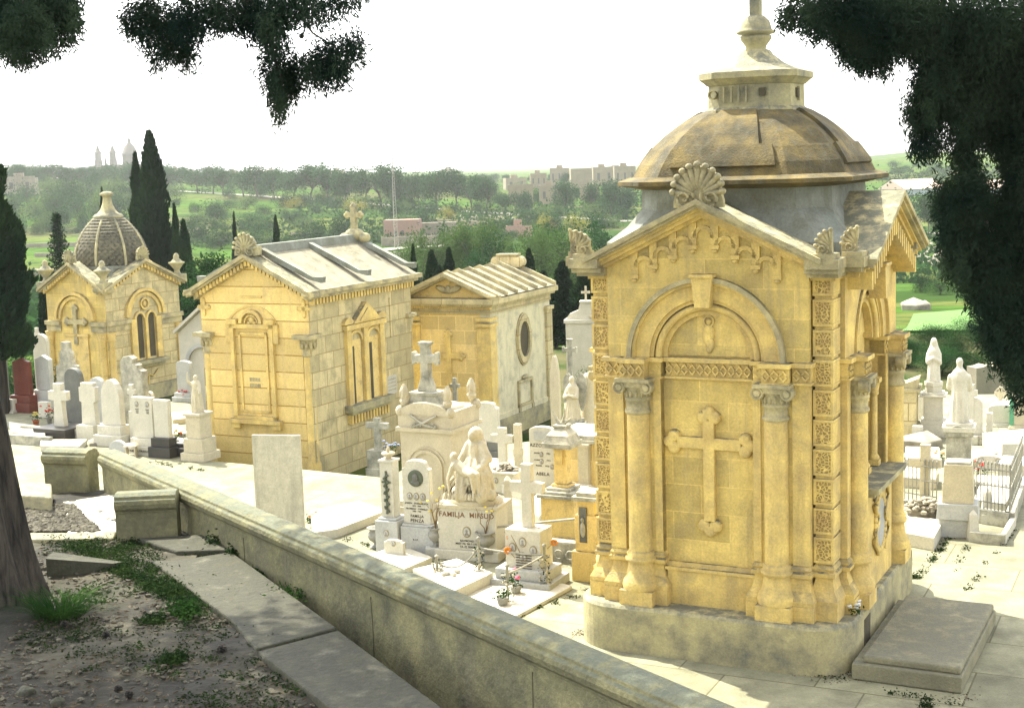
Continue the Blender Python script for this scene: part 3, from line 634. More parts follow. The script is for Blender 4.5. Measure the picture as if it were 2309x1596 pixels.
# raking cornices
def rake(b, hw, yf, z_e, z_a, yb, over=.30, top=True):
    """gable cornice: stepped slabs following both slopes"""
    sl_ = (z_a-z_e)/hw; steps_ = ((yf-over, .02, .085), (yf-over+.04, -.02, .02)) if top else ((yf-over+.10, -.055, -.02), (yf-over+.15, -.105, -.055), (yf-over+.22, -.15, -.105))
    for ya, t0, t1 in steps_:
        for q in (-1, 1):
            P = [(0, z_a+t0), (q*hw, z_e+t0), (q*hw, z_e+t1), (0, z_a+t1)]
            b.prism(P if q < 0 else P[::-1], ya, yb)
b = MB(); rake(b, 1.52, 0, 4.98, 5.70, .3); b.build('raking_cornice', 'stone_weather', T4)
b = MB(); rake(b, 1.50, 0, 4.99, 5.70, .3, .30, False); b.build('cornice_moulding', 'stone_plain', T4)
for sd_ in ('r',):
    b = MB(); b.T = TF(sd_); rake(b, 1.62, 0, 4.94, 5.70, .3, .42); b.build('raking_cornice', 'stone_weather', T4); b = MB(); b.T = TF(sd_); rake(b, 1.60, 0, 4.95, 5.70, .3, .42, False); b.build('cornice_moulding', 'stone_plain', T4)
b = MB(); b.T = TF('b'); rake(b, 1.52, 0, 4.98, 5.70, .3); b.build('raking_cornice', 'stone_weather', T4)
# kneelers / horizontal cornice round the corner piers
for sx_ in (-1, 1):
    for sy_ in (0, 1):
        b = MB()
        def bx(x0, x1, y0, y1, z0, z1):
            if sx_ < 0: x0, x1 = -x1, -x0
            if sy_: y0, y1 = 2*YC-y1, 2*YC-y0
            b.box(x0, x1, y0, y1, z0, z1)
        bx(1.32, 1.72, -.27, .8, 4.94, 5.06); bx(1.30, 1.70, -.21, .8, 4.88, 4.94); bx(1.30, 1.68, -.10, .8, 4.83, 4.88)
        bx(1.70, 1.93, .12, .62, 4.94, 5.06); bx(1.68, 1.88, .18, .62, 4.88, 4.94)
        bx(1.36, 1.66, -.25, .05, 5.06, 5.12); bx(1.66, 1.90, .14, .44, 5.06, 5.12)
        b.build('corner_cornice', 'stone_weather', T4)
# blind arcade of brackets under the rakes
def brackets(b, offs, sl_, ztip, y=0):
    for x_ in offs:
        for q in ((-1, 1) if x_ else (1,)):
            zb = ztip-abs(x_)*sl_; xx = q*x_
            b.box(xx-.05, xx+.05, y-.03, y+.02, zb, zb+.34); b.box(xx-.06, xx+.06, y-.045, y+.02, zb-.02, zb+.03); b.ell((xx, y-.02, zb-.04), (.04, .035, .03), 8, 5)
b = MB(); brackets(b, (.14, .40, .66, .92), .47, 5.25)
for x_, in ((0,), (.27,), (-.27,), (.53,), (-.53,), (.79,), (-.79,)):
    zz = 5.36-abs(x_)*.47
    b.ring(x_, zz-.04, .085, .135, -.03, .02, -10, 190, 14)
b.build('blind_arcade', 'stone_plain', T4)
for sd_ in ('r',):
    b = MB(); b.T = TF(sd_)
    for k in range(22):
        x_ = -1.30+k*2.60/21; zt_ = 5.60-abs(x_)*.47-.14; b.box(x_-.03, x_+.03, -.30, .02, zt_-.22, zt_)
    b.build('eave_brackets', 'stone_plain', T4)
# roof of crossing gables
b = MB()
def groof(T, hw, ln):
    b.T = T; b.prism([(-hw, 5.02), (hw, 5.02), (0, 5.735)], -.24, ln)
b.T = None; b.prism([(-1.50, 5.05), (1.50, 5.05), (0, 5.775), (0, 5.70), (-1.46, 4.99), (1.46, 4.99)][:0] or [(-1.50, 5.0), (1.50, 5.0), (0, 5.74)], .05, 2*YC-.05)
b.T = Matrix(((0, -1, 0, 0), (1, 0, 0, YC), (0, 0, 1, 0), (0, 0, 0, 1))); b.prism([(-1.58, 4.97), (1.58, 4.97), (0, 5.745)], -1.58, .3); b.T = None
b.box(-1.6, 1.6, .2, 2*YC-.2, 4.9, 5.05)
b.build('roof', 'stone_roof', T4)
# acroteria: palmettes
def palmette(b, s, half=0, n=9):
    a0 = 12; 
    for k in range(n):
        a = R_(-80+160*k/(n-1)); 
        if half > 0 and a < -.05 or half < 0 and a > .05: continue
        ln = s*(.62-.10*abs(a)/1.4); c = (ln*.62*math.sin(a), -.02, .22*s+ln*.62*math.cos(a))
        b.ell(c, (s*.065, s*.06, ln*.42), 8, 7, Matrix.Rotation(a, 3, 'Y'))
        b.ell((ln*.98*math.sin(a), -.035, .22*s+ln*.98*math.cos(a)), (s*.075, s*.06, s*.065), 8, 6)
    for q in (-1, 1):
        if half and q != half: continue
        pts = []
        for k in range(22):
            t_ = k/21*9.5; r_ = s*.20*(1-t_/11); pts.append((q*(s*.26+r_*math.cos(t_+2.6)), -.06, s*.18+r_*math.sin(t_+2.6)))
        b.tube(pts, s*.03, 6)
    x0 = -.50*s if half <= 0 else -.03*s; x1 = .50*s if half >= 0 else .03*s
    P = [(x0, 0), (x1, 0)]
    if half >= 0: P += [(.50*s, .12*s), (.44*s, .34*s), (.46*s, .5*s), (.30*s, .70*s)]
    P += [(0, .80*s)]
    if half <= 0: P += [(-.30*s, .70*s), (-.46*s, .5*s), (-.44*s, .34*s), (-.50*s, .12*s)]
    b.prism(P, -.02, .06)
b = MB(); b.T = Matrix.Translation((0, -.18, 5.68)); palmette(b, .63, 0, 11); b.build('acroterion', 'stone_weather', T4)
for (x_, y_, rz, hf) in ((1.62, -.18, 0, -1), (1.80, .30, 20, -1), (-1.62, -.18, 0, 1), (-1.86, .16, 0, 1)):
    b = MB(); b.T = Matrix.Translation((x_, y_, 5.11)) @ Matrix.Rotation(R_(rz), 4, 'Z'); palmette(b, .36, hf, 9); b.build('acroterion', 'stone_weather', T4)
# drum, dome, lantern
def oct_(h, c, z, cy=YC, cx_=0.06):
    k = h*c
    return [(cx_+x, cy+y, z) for x, y in ((-k, -h), (k, -h), (h, -k), (h, k), (k, h), (-k, h), (-h, k), (-h, -k))]
b = MB(); b.loft([oct_(1.28, .72, 5.35), oct_(1.26, .72, 5.92)]); b.loft([oct_(1.56, .92, 4.98), oct_(1.56, .92, 5.22), oct_(1.40, .8, 5.40), oct_(1.27, .72, 5.62)]); b.build('drum', 'stone_bluegrey', T4)
b = MB(); b.loft([oct_(1.28, .72, 5.88), oct_(1.40, .70, 5.91), oct_(1.54, .68, 5.935), oct_(1.55, .68, 5.94), oct_(1.55, .68, 5.99), oct_(1.43, .66, 6.04)]); b.build('dome_eave', 'stone_dome', T4)
DP = [(1.42, 6.03), (1.34, 6.20), (1.21, 6.39), (1.05, 6.56), (.87, 6.71), (.68, 6.83), (.56, 6.88)]
b = MB(); b.loft([oct_(h, .60, z) for h, z in DP]); b.build('dome', 'stone_dome', T4)
def prof(t_):
    k = t_*(len(DP)-1); i = min(int(k), len(DP)-2); f_ = k-i; return DP[i][0]*(1-f_)+DP[i+1][0]*f_, DP[i][1]*(1-f_)+DP[i+1][1]*f_
for q in range(4):
    b = MB(); b.T = Matrix.Translation((.06, YC, 0)) @ Matrix.Rotation(R_(90*q), 4, 'Z')
    for (t0, t1, w0, w1) in ((.10, .34, .50, .50), (.34, .90, .36, .36)):
        g_ = []
        for k in range(9):
            t_ = t0+(t1-t0)*k/8; h, z = prof(t_); w_ = h*(w0+(w1-w0)*k/8); g_.append([(-w_, -h-.035, z+.03), (w_, -h-.035, z+.03), (w_, -h+.05, z-.02), (-w_, -h+.05, z-.02)])
        b.loft(g_)
    b.build('dome_panel', 'stone_dome', T4)
LC = (.09, YC)
def o2(h, c, z): return oct_(h, c, z, LC[1], LC[0])
b = MB(); b.loft([o2(.60, .6, 6.82), o2(.60, .6, 6.88), o2(.56, .6, 6.91), o2(.55, .6, 7.26)]); b.loft([o2(.57, .6, 7.20), o2(.63, .6, 7.26), o2(.66, .6, 7.28), o2(.66, .6, 7.36)])
b.build('lantern', 'stone_grey', T4)
b = MB(); b.loft([o2(.66, .6, 7.36), o2(.50, .6, 7.41), o2(.33, .6, 7.49), o2(.20, .6, 7.60), o2(.16, .6, 7.66)], True)
b.lathe([(.17, 7.50), (.15, 7.60), (.13, 7.66), (.14, 7.71), (.20, 7.79), (.21, 7.84), (.17, 7.85), (.25, 7.87), (.26, 7.90), (.21, 7.92), (.205, 7.95), (.18, 8.03), (.12, 8.09), (.06, 8.12), (0, 8.125)], LC[0], LC[1], 20); b.build('lantern_finial', 'stone_grey', T4)
for q in range(4):
    b = MB(); b.T = Matrix.Translation((LC[0], LC[1], 0)) @ Matrix.Rotation(R_(90*q), 4, 'Z')
    for k in range(6):
        x_ = -.26+k*.10
        if q in (0, 3) and k in (4, 5) or q == 1: continue
        b.box(x_-.012, x_+.012, -.59, -.54, 6.97, 7.17)
    b.ring(-.42, 7.08, .04, .06, -.59, -.52, 0, 360, 14) if q == 0 else b.box(-.02, .02, -.59, -.54, 6.98, 7.16)
    b.build('lantern_flutes', 'stone_grey', T4)
b = MB(); b.box(.30, .39, -.585+YC, -.50+YC, 7.04, 7.14); b.box(LC[0]+.50, LC[0]+.585, YC-.1, YC+.02, 7.02, 7.14); b.build('lantern_vent', 'recess', T4)
b = MB(); b.box(LC[0]-.07, LC[0]+.07, LC[1]-.07, LC[1]+.07, 8.10, 9.5); b.box(LC[0]-.40, LC[0]+.40, LC[1]-.06, LC[1]+.06, 8.62, 8.78); b.build('roof_cross', 'stone_grey', T4, .01)
# stone step block on the right
t = thing('entrance_step', 'big grey stone step block on the paving right of the domed mausoleum', 'step', (2.40, 17.45, 0), -27)
b = MB(); b.box(1.86, 3.14, -.22, 2.46, .004, .21); b.build('riser', 'stone_step', t, .02)
b = MB(); b.box(1.98, 3.12, -.16, 2.42, .21, .30); b.build('tread', 'stone_step', t, .025)
# ------------------------------------------------------------------ second mausoleum (gabled, coursed)
def solve_xy(x, y, Y): p = YD(x, y, Y); return p
GL = -1.05
c = YD(705, 860, 32.6)      # front right corner of the gabled mausoleum
A2 = R_(-26); ex2 = Vector((math.cos(A2), math.sin(A2), 0)); ey2 = Vector((-math.sin(A2), math.cos(A2), 0))
def onface(x, y, p0, n):
    d = ray(x, y); return CAMP+d*((p0-CAMP).dot(n)/d.dot(n))
def local(p, o): q = p-o; return (q.dot(ex2), q.dot(ey2), p.z)
o2_ = Vector((c.x, c.y, 0))
W2 = -local(onface(452, 700, o2_, ey2), o2_)[0]
D2 = local(onface(927, 700, o2_, ex2), o2_)[1]
ZE = local(onface(700, 662, o2_, ey2), o2_)[2]; ZAp = local(onface(548, 585, o2_, ey2), o2_)[2]
print('M2', W2, D2, ZE, ZAp)
T2 = thing('gabled_mausoleum', 'tall yellow gabled mausoleum with grooved courses and ribbed stone roof, second from the left', 'mausoleum', (o2_.x, o2_.y, 0), -26)
h2 = W2/2
b = MB(); b.box(-W2, 0, 0, D2, GL, ZE); b.prism([(-W2, ZE), (0, ZE), (-h2, ZAp)], 0, D2); b.build('body', 'stone_pale', T2)
b = MB(); b.box(-W2+.22, -.22, -.02, .1, GL, 2.0); b.box(-W2+.02, -.02, -.012, .1, 2.0, ZE-.02); b.prism([(-W2+.02, ZE-.02), (-.02, ZE-.02), (-h2, ZAp-.02)], -.012, .1); b.build('front_wall', 'stone_course', T2)
for q in (-1, 1):
    b = MB(); xx = -W2+.13 if q < 0 else -.13
    b.lathe([(.17, GL+.0), (.17, GL+.5), (.14, GL+.55), (.125, 2.0)], xx, .09, 14); b.build('corner_column', 'stone_plain', T2)
    b = MB(); b.lathe([(.14, 1.98), (.16, 2.02), (.14, 2.06), (.15, 2.25), (.22, 2.40)], xx, .09, 14); b.box(xx-.26, xx+.26, -.20, .3, 2.40, 2.50)
    for k in range(10): a = k*.628; b.ell((xx+.17*math.cos(a), .09+.17*math.sin(a), 2.25), (.04, .04, .1), 6, 5)
    b.build('corner_capital', 'stone_weather', T2)
    b = MB(); b.box(xx-.045, xx+.045, -.05, .0, ZE-.52, ZE-.18); b.box(xx-.15, xx+.15, -.05, .0, ZE-.40, ZE-.30)
    for a_, z_ in ((0, -.52), (0, -.18), (-.15, -.35), (.15, -.35)): b.ell((xx+a_, -.02, ZE+z_), (.05, .04, .05), 8, 5)
    b.build('small_cross', 'stone_plain', T2)
b = MB(); b.lathe([(.15, GL), (.12, 2.0)], -.13, D2-.1, 12); b.box(-.3, .1, D2-.3, D2+.1, 2.4, 2.5); b.lathe([(.13, 2.0), (.2, 2.4)], -.10, D2-.1, 12); b.build('corner_column', 'stone_pale', T2)
# framed niche on the front
b = MB(); fx0, fx1, fz0, fz1 = -h2-.66, -h2+.56, .45, 2.72
for a_, c_, e_, g_ in ((fx0, fx0+.10, fz0, fz1), (fx1-.10, fx1, fz0, fz1), (fx0, fx1, fz1-.10, fz1), (fx0, fx1, fz0, fz0+.08)): b.box(a_, c_, -.10, .0, e_, g_)
for a_, c_, e_, g_ in ((fx0+.2, fx0+.26, fz0+.15, fz1-.2), (fx1-.26, fx1-.2, fz0+.15, fz1-.2), (fx0+.2, fx1-.2, fz1-.26, fz1-.2), (fx0+.2, fx1-.2, fz0+.15, fz0+.2)): b.box(a_, c_, -.05, .0, e_, g_)
b.box(fx0-.12, fx1+.12, -.16, .0, fz0-.10, fz0); b.box(fx0-.10, fx0+.16, -.13, .0, fz0-.22, fz0-.10); b.box(fx1-.16, fx1+.10, -.13, .0, fz0-.22, fz0-.10)
b.box(fx0-.06, fx0+.22, -.14, 0, fz1, fz1+.12); b.box(fx1-.22, fx1+.06, -.14, 0, fz1, fz1+.12)
b.box(fx0-.14, fx0, -.08, 0, fz1-.45, fz1-.0); b.box(fx1, fx1+.14, -.08, 0, fz1-.45, fz1)
mx_ = (fx0+fx1)/2
b.ring(mx_, fz1+.02, .25, .33, -.12, 0, 0, 180, 20); b.ring(mx_, fz1+.02, .17, .20, -.08, 0, 0, 180, 20)
b.ell((mx_, -.03, fz1+.10), (.08, .05, .10)); b.ell((mx_-.08, -.03, fz1+.02), (.05, .04, .05)); b.ell((mx_+.08, -.03, fz1+.02), (.05, .04, .05))
b.build('niche_frame', 'stone_plain', T2)
b = MB(); b.ring(mx_, fz1-.38, .78, .83, -.03, 0, 25, 155, 24); b.box(mx_-.32, mx_+.32, -.035, 0, fz1+.62, fz1+.66); b.build('relief_arch', 'stone_plain', T2)
b = MB(); 
for k in range(7):
    for j in range(2): b.box(mx_-.16+k*.045, mx_-.13+k*.045, -.008-.018, 0, 1.35-j*.14, 1.44-j*.14)
b.build('worn_inscription', 'stone_grey', T2)
# cornices: raking with dentils, side with dentils
b = MB()
def rake2(b, x0, x1, ze, za, yf, yb, steps):
    xm = (x0+x1)/2
    for ya, t0, t1, ov in steps:
        for q in (-1, 1):
            xe = x0-ov if q < 0 else x1+ov; zz = ze-(za-ze)/((x1-x0)/2)*ov
            P = [(xm, za+t0), (xe, zz+t0), (xe, zz+t1), (xm, za+t1)]
            b.prism(P if q < 0 else P[::-1], yf+ya, yb)
rake2(b, -W2, 0, ZE, ZAp, 0, .2, ((-.30, .06, .15, .26), (-.24, .0, .06, .22), (-.10, -.13, .0, .1)))
b.build('raking_cornice', 'stone_weather', T2)
b = MB(); n = 15
for k in range(n):
    for q in (-1, 1):
        u = (k+.5)/n; x_ = -h2+q*h2*u; z_ = ZAp-(ZAp-ZE)*u-.12; b.box(x_-.035, x_+.035, -.17, .0, z_, z_+.12)
b.build('dentils', 'stone_plain', T2)
b = MB(); b.box(0, .24, -.30, D2+.25, ZE-.04, ZE+.07); b.box(0, .17, -.2, D2+.15, ZE-.12, ZE-.04); b.box(-W2-.24, -W2, -.30, D2+.2, ZE-.04, ZE+.07); b.build('side_cornice', 'stone_weather', T2)
b = MB(); 
for k in range(34): y_ = .05+k*(D2-.1)/33; b.box(0, .12, y_-.035, y_+.035, ZE-.27, ZE-.12)
b.build('dentils', 'stone_plain', T2)
# roof
sl2 = (ZAp-ZE)/h2
b = MB(); b.prism([(-W2-.24, ZE+.06-.24*sl2+.05), (.24, ZE+.06-.24*sl2+.05), (-h2, ZAp+.19)], .12, D2+.2); b.build('roof', 'stone_roof', T2)
rb = []
for y_ in (.32, D2*.5, D2-.1):
    for q in (-1, 1):
        b = MB(); pts = []
        for t0, t1 in ((0, .16), ):
            P = [(-h2, ZAp+.15), (-h2+q*(h2-.12), ZE+.30), (-h2+q*(h2+.22), ZE+.22), (-h2+q*(h2+.24), ZE+.36), (-h2+q*(h2-.02), ZE+.36), (-h2+q*(h2-.3), ZE+.36+.28*sl2), (-h2, ZAp+.30)]
            b.prism(P if q > 0 else P[::-1], y_-.09, y_+.09)
        b.build('roof_rib', 'stone_bluegrey', T2)
b = MB(); b.prism([(-h2-.14, ZAp+.12), (-h2+.14, ZAp+.12), (-h2+.08, ZAp+.32), (-h2-.08, ZAp+.32)], .0, D2+.2); b.build('roof_ridge', 'stone_bluegrey', T2)
b = MB(); b.T = Matrix.Translation((-h2, -.18, ZAp+.10)); palmette(b, .62, 0, 9); b.T = None; b.box(-h2-.22, -h2+.22, -.15, .15, ZAp+.1, ZAp+.30); b.build('acroterion', 'stone_grey', T2)
b = MB(); zc_ = ZAp+.3; yb_ = D2-.1
b.ell((-h2, yb_, zc_), (.3, .2, .18)); b.ell((-h2+.3, yb_, zc_-.08), (.16, .16, .14)); b.ell((-h2-.3, yb_, zc_-.08), (.16, .16, .14))
b.box(-h2-.07, -h2+.07, yb_-.07, yb_+.07, zc_, zc_+.72); b.box(-h2-.18, -h2+.18, yb_-.06, yb_+.06, zc_+.46, zc_+.59)
for a_, z_ in ((0, .74), (-.2, .52), (.2, .52)):
    for ox, oz in ((.05, 0), (-.05, 0), (0, .05), (0, -.05)): b.ell((-h2+a_+ox, yb_, zc_+z_+oz), (.055, .06, .055), 8, 6)
b.build('roof_cross', 'stone_grey', T2)
# side window
b = MB(); ym = D2*.49; T_ = Matrix(((0, -1, 0, 0), (1, 0, 0, 0), (0, 0, 1, 0), (0, 0, 0, 1))) @ Matrix.Translation((ym, 0, 0)) @ Matrix.Diagonal((1.28, 1, 1, 1)) @ Matrix.Translation((-ym, 0, 0))
b.T = T_
for cx_ in (ym-.32, ym+.32):
    b.box(cx_-.20, cx_+.20, -.008, .2, .60, 2.15); 
b.build('window_opening', 'stone_orange', T2); b = MB(); b.T = T_
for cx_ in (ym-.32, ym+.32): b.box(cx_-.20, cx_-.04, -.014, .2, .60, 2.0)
b.build('painted_window_shade', 'recess', T2)  # dark strip painting the shade along one side of each opening
b = MB(); b.T = T_
for cx_ in (ym-.32, ym+.32):
    b.ring(cx_, 2.12, .20, .27, -.06, 0, 0, 180, 14)
    b.prism([(cx_+.2, 2.12), (cx_+.2, 2.4), (cx_-.2, 2.4), (cx_-.2, 2.12)]+[(cx_+.2*math.cos(math.pi*(1-i/10)), 2.12+.2*math.sin(math.pi*(1-i/10))) for i in range(1, 10)], -.04, 0)
for x_ in (ym-.60, ym, ym+.60): b.box(x_-.08, x_+.08, -.09, 0, .60, 2.42)
b.box(ym-.72, ym+.72, -.13, 0, 2.42, 2.54); b.prism([(ym-.50, 2.56), (ym+.50, 2.56), (ym, 3.04)], -.15, 0); b.prism([(ym-.30, 2.61), (ym+.30, 2.61), (ym, 2.90)], -.18, 0)
b.ring(ym-.60, 2.56, .0, .16, -.11, 0, 0, 180, 10); b.ring(ym+.60, 2.56, .0, .16, -.11, 0, 0, 180, 10)
b.build('window_frame', 'stone_plain', T2)
b = MB(); b.T = T_; b.box(ym-.78, ym+.78, -.24, 0, .44, .60); b.box(ym-.70, ym+.70, -.16, 0, .36, .44)
b.build('window_sill', 'stone_grey', T2)
b = MB(); b.T = T_
for k in range(13): b.box(ym-.68+k*.11, ym-.62+k*.11, -.12, 0, .14, .36)
b.build('sill_dentils', 'stone_plain', T2)
b = MB(); b.T = T_; b.ring(ym, 2.55, .82, .87, -.03, 0, 50, 130, 24); b.box(ym+1.0, ym+1.06, -.03, 0, 2.0, 3.0); b.build('relief_arch', 'stone_pale', T2)
b = MB(); b.T = T_; b.box(ym+.76, ym+1.14, -.03, 0, .55, 1.02); b.build('plaque', 'marble', T2)
b = MB(); b.T = T_
for k in range(4):
    for j in range(6): b.box(ym+.81+j*.05, ym+.84+j*.05, -.034, 0, .92-k*.09, .945-k*.09)
b.build('plaque_text', 'stone_grey', T2)
# ------------------------------------------------------------------ third mausoleum (pedimented)
c = YD(1108, 800, 37.2); o3 = Vector((c.x, c.y, 0))
W3 = -local(onface(924, 780, o3, ey2), o3)[0]; D3 = local(onface(1241, 760, o3, ex2), o3)[1]; ZE3 = local(onface(1108, 690, o3, ey2), o3)[2]
print('M3', W3, D3, ZE3)
T3 = thing('pedimented_mausoleum', 'small classical mausoleum with triangular pediment, oval side window and thin roof ribs', 'mausoleum', (o3.x, o3.y, 0), -26)
h3 = W3/2; ZP = ZE3+.22; ZA3 = ZP+.56
b = MB(); b.box(-W3, 0, 0, D3, GL, ZE3); b.box(-.06, .04, .0, D3, GL, GL+.65, 0, 0); b.build('body', 'plaster', T3)
b = MB(); b.box(-W3+.34, -.30, -.012, .1, GL, 2.36); b.build('front_wall', 'stone_block3', T3)
b = MB(); b.prism([(-W3+.02, ZP-.02), (-.02, ZP-.02), (-h3, ZA3-.06)], .05, .3); b.build('pediment', 'stone_orange', T3)
b = MB()
for q in (-1, 1): b.ell((-h3+q*.18, .03, ZP+.20), (.22, .05, .09), 10, 6, Matrix.Rotation(-q*.35, 3, 'Y'))
b.ell((-h3, .02, ZP+.20), (.08, .05, .12)); b.build('pediment_relief', 'stone_weather', T3)
for q in (0, 1):
    b = MB(); x0 = -W3 if q == 0 else -.34; b.box(x0-.03, x0+.37, -.07, .3, GL, 2.02); b.box(x0-.07, x0+.41, -.12, .34, 2.02, 2.10); b.box(x0-.05, x0+.39, -.10, .32, 2.16, 2.26); b.build('corner_pilaster', 'stone_plain', T3)
b = MB(); b.box(-.02, .07, D3-.35, D3+.02, GL, 2.1); b.box(-.02, .12, D3-.4, D3+.05, 2.1, 2.2); b.build('corner_pilaster', 'stone_pale', T3)
b = MB(); b.box(-W3-.03, .05, -.07, D3, 2.36, 2.42); b.box(-W3-.02, .04, -.05, D3, 2.42, ZE3-.02); b.box(-W3-.14, .14, -.16, D3+.1, ZE3-.02, ZE3+.05); b.box(-W3-.22, .22, -.24, D3+.15, ZE3+.05, ZP-.03)
b.build('entablature', 'stone_pale', T3)
b = MB()
for k in range(40): x_ = -W3-.05+k*(W3+.1)/39; b.box(x_-.018, x_+.018, -.13, 0, ZE3-.08, ZE3-.02)
b.build('dentils', 'stone_plain', T3)
b = MB(); rake2(b, -W3-.20, .20, ZP-.04, ZA3, 0, .25, ((-.24, .0, .10, .02), (-.16, -.06, .0, .0))); b.build('raking_cornice', 'stone_pale', T3)
sl3 = (ZA3-ZP+.04)/(h3+.2)
b = MB(); b.prism([(-W3-.2, ZP-.0), (.2, ZP-.0), (-h3, ZA3+.06)], .2, D3+.1); b.build('roof', 'stone_roof', T3)
for k in range(7):
    y_ = .02+k*(D3-.04)/6
    b = MB(); b.prism([(-h3, ZA3+.03), (.22, ZP+.0), (.22, ZP+.10), (-h3, ZA3+.16)], y_-.04, y_+.04); b.prism([(-W3-.22, ZP), (-h3, ZA3+.03), (-h3, ZA3+.16), (-W3-.22, ZP+.10)], y_-.04, y_+.04)
    b.build('roof_rib', 'stone_weather', T3)
b = MB(); yb_ = D3-.05
b.box(-h3-.30, -h3+.30, yb_-.12, yb_+.12, ZA3-.2, ZA3+.28); 
for q in (-1, 1): b.T = Matrix.Translation((-h3+q*.36, yb_+.12, ZA3+.10)) @ Matrix.Rotation(R_(90), 4, 'X'); b.lathe([(.16, 0), (.16, .24), (.07, .26), (0, .26)], 0, 0, 16, False)
b.T = None; b.box(-h3-.33, -h3+.33, yb_-.15, yb_+.15, ZA3+.28, ZA3+.33); b.box(-h3-.10, -h3+.10, yb_-.15, yb_+.1, ZA3-.1, ZA3+.26); b.build('roof_ornament', 'stone_pale', T3)
def flat_cross(b, cx_, z0, h, w_, t_, y0, y1, zc, trefoil=True):
    b.box(cx_-t_, cx_+t_, y0, y1, z0, z0+h); b.box(cx_-w_, cx_+w_, y0+.001, y1, z0+zc-t_, z0+zc+t_)
    if trefoil:
        for a_, z_ in ((0, h), (-w_, zc), (w_, zc), (0, 0)):
            if z_ == 0 and a_ == 0: continue
            for ox, oz in ((1, 0), (-1, 0), (0, 1), (0, -1)): b.ell((cx_+a_+ox*t_*.9, (y0+y1)/2, z0+z_+oz*t_*.9), (t_, (y1-y0)/2, t_), 8, 6)
b = MB(); flat_cross(b, -h3-.02, -.20, 2.0, .36, .075, -.07, 0, 1.42); b.build('relief_cross', 'stone_plain', T3)
b = MB(); b.T = Matrix(((0, -1, 0, 0), (1, 0, 0, 0), (0, 0, 1, 0), (0, 0, 0, 1))) @ Matrix.Translation((D3*.52, 0, 1.45)) @ Matrix.Rotation(R_(90), 4, 'X') @ Matrix.Scale(1.55, 4, (0, 1, 0))
b.lathe([(.34, 0), (.34, .015), (0, .016)], 0, 0, 24, False); b.build('oval_window', 'recess', T3)
b = MB(); b.T = Matrix(((0, -1, 0, 0), (1, 0, 0, 0), (0, 0, 1, 0), (0, 0, 0, 1))) @ Matrix.Translation((D3*.52, 0, 1.45)) @ Matrix.Scale(1.55, 4, (0, 0, 1))
b.ring(0, 0, .32, .44, -.07, 0, 0, 360, 28); b.ring(0, 0, .44, .47, -.04, 0, 0, 360, 28); b.build('window_frame', 'stone_pale', T3)
b = MB(); b.T = Matrix(((0, -1, 0, 0), (1, 0, 0, 0), (0, 0, 1, 0), (0, 0, 0, 1))) @ Matrix.Translation((D3*.52, 0, 0))
for a_, c_, e_, g_ in ((-.46, -.38, -.42, .30), (.38, .46, -.42, .30), (-.46, .46, .26, .34), (-.46, .46, -.40, -.32)): b.box(a_, c_, -.06, 0, e_, g_)
b.ell((0, -.04, .40), (.22, .04, .07)); b.box(-.50, -.36, -.07, 0, -.52, -.40); b.box(.36, .50, -.07, 0, -.52, -.40); b.build('plaque_frame', 'stone_weather', T3)
b = MB(); b.box(-.02, .11, -.02, D3+.05, GL, GL+.40); b.box(-.02, .09, -.02, D3+.05, GL+.4, GL+.52, 0, 0); b.box(-W3-.1, .0, -.1, 0, GL, GL+.4); b.build('base_moulding', 'stone_grey', T3)
# ------------------------------------------------------------------ first mausoleum (scaled dome)
c = YD(241, 760, 44.8); o1 = Vector((c.x, c.y, 0)); A1 = R_(-30)
ex2 = Vector((math.cos(A1), math.sin(A1), 0)); ey2 = Vector((-math.sin(A1), math.cos(A1), 0))
Wm = -local(onface(108, 720, o1, ey2), o1)[0]; Dm = local(onface(407, 720, o1, ex2), o1)[1]; ZE1 = local(onface(241, 655, o1, ey2), o1)[2]; ZA1 = local(onface(177, 600, o1, ey2), o1)[2]
print('M1', Wm, Dm, ZE1, ZA1)
T1 = thing('scaled_dome_mausoleum', 'mausoleum with a fish-scale stone dome and corner urns, leftmost of the four', 'mausoleum', (o1.x, o1.y, 0), -30)
hw, hd = Wm/2, Dm/2
b = MB(); b.box(-Wm, 0, 0, Dm, GL, ZE1); b.prism([(-Wm, ZE1), (0, ZE1), (-hw, ZA1)], 0, Dm)
b.build('body', 'stone_yellow', T1)
Ts = Matrix(((0, -1, 0, 0), (1, 0, 0, 0), (0, 0, 1, 0), (0, 0, 0, 1)))
b = MB(); b.T = Ts; b.box(0.02, Dm-.02, -.012, .1, GL, ZE1-.02); b.prism([(0, ZE1-.02), (Dm, ZE1-.02), (hd, ZA1)], -.012, Wm-.1); b.build('side_wall', 'stone_pale', T1)
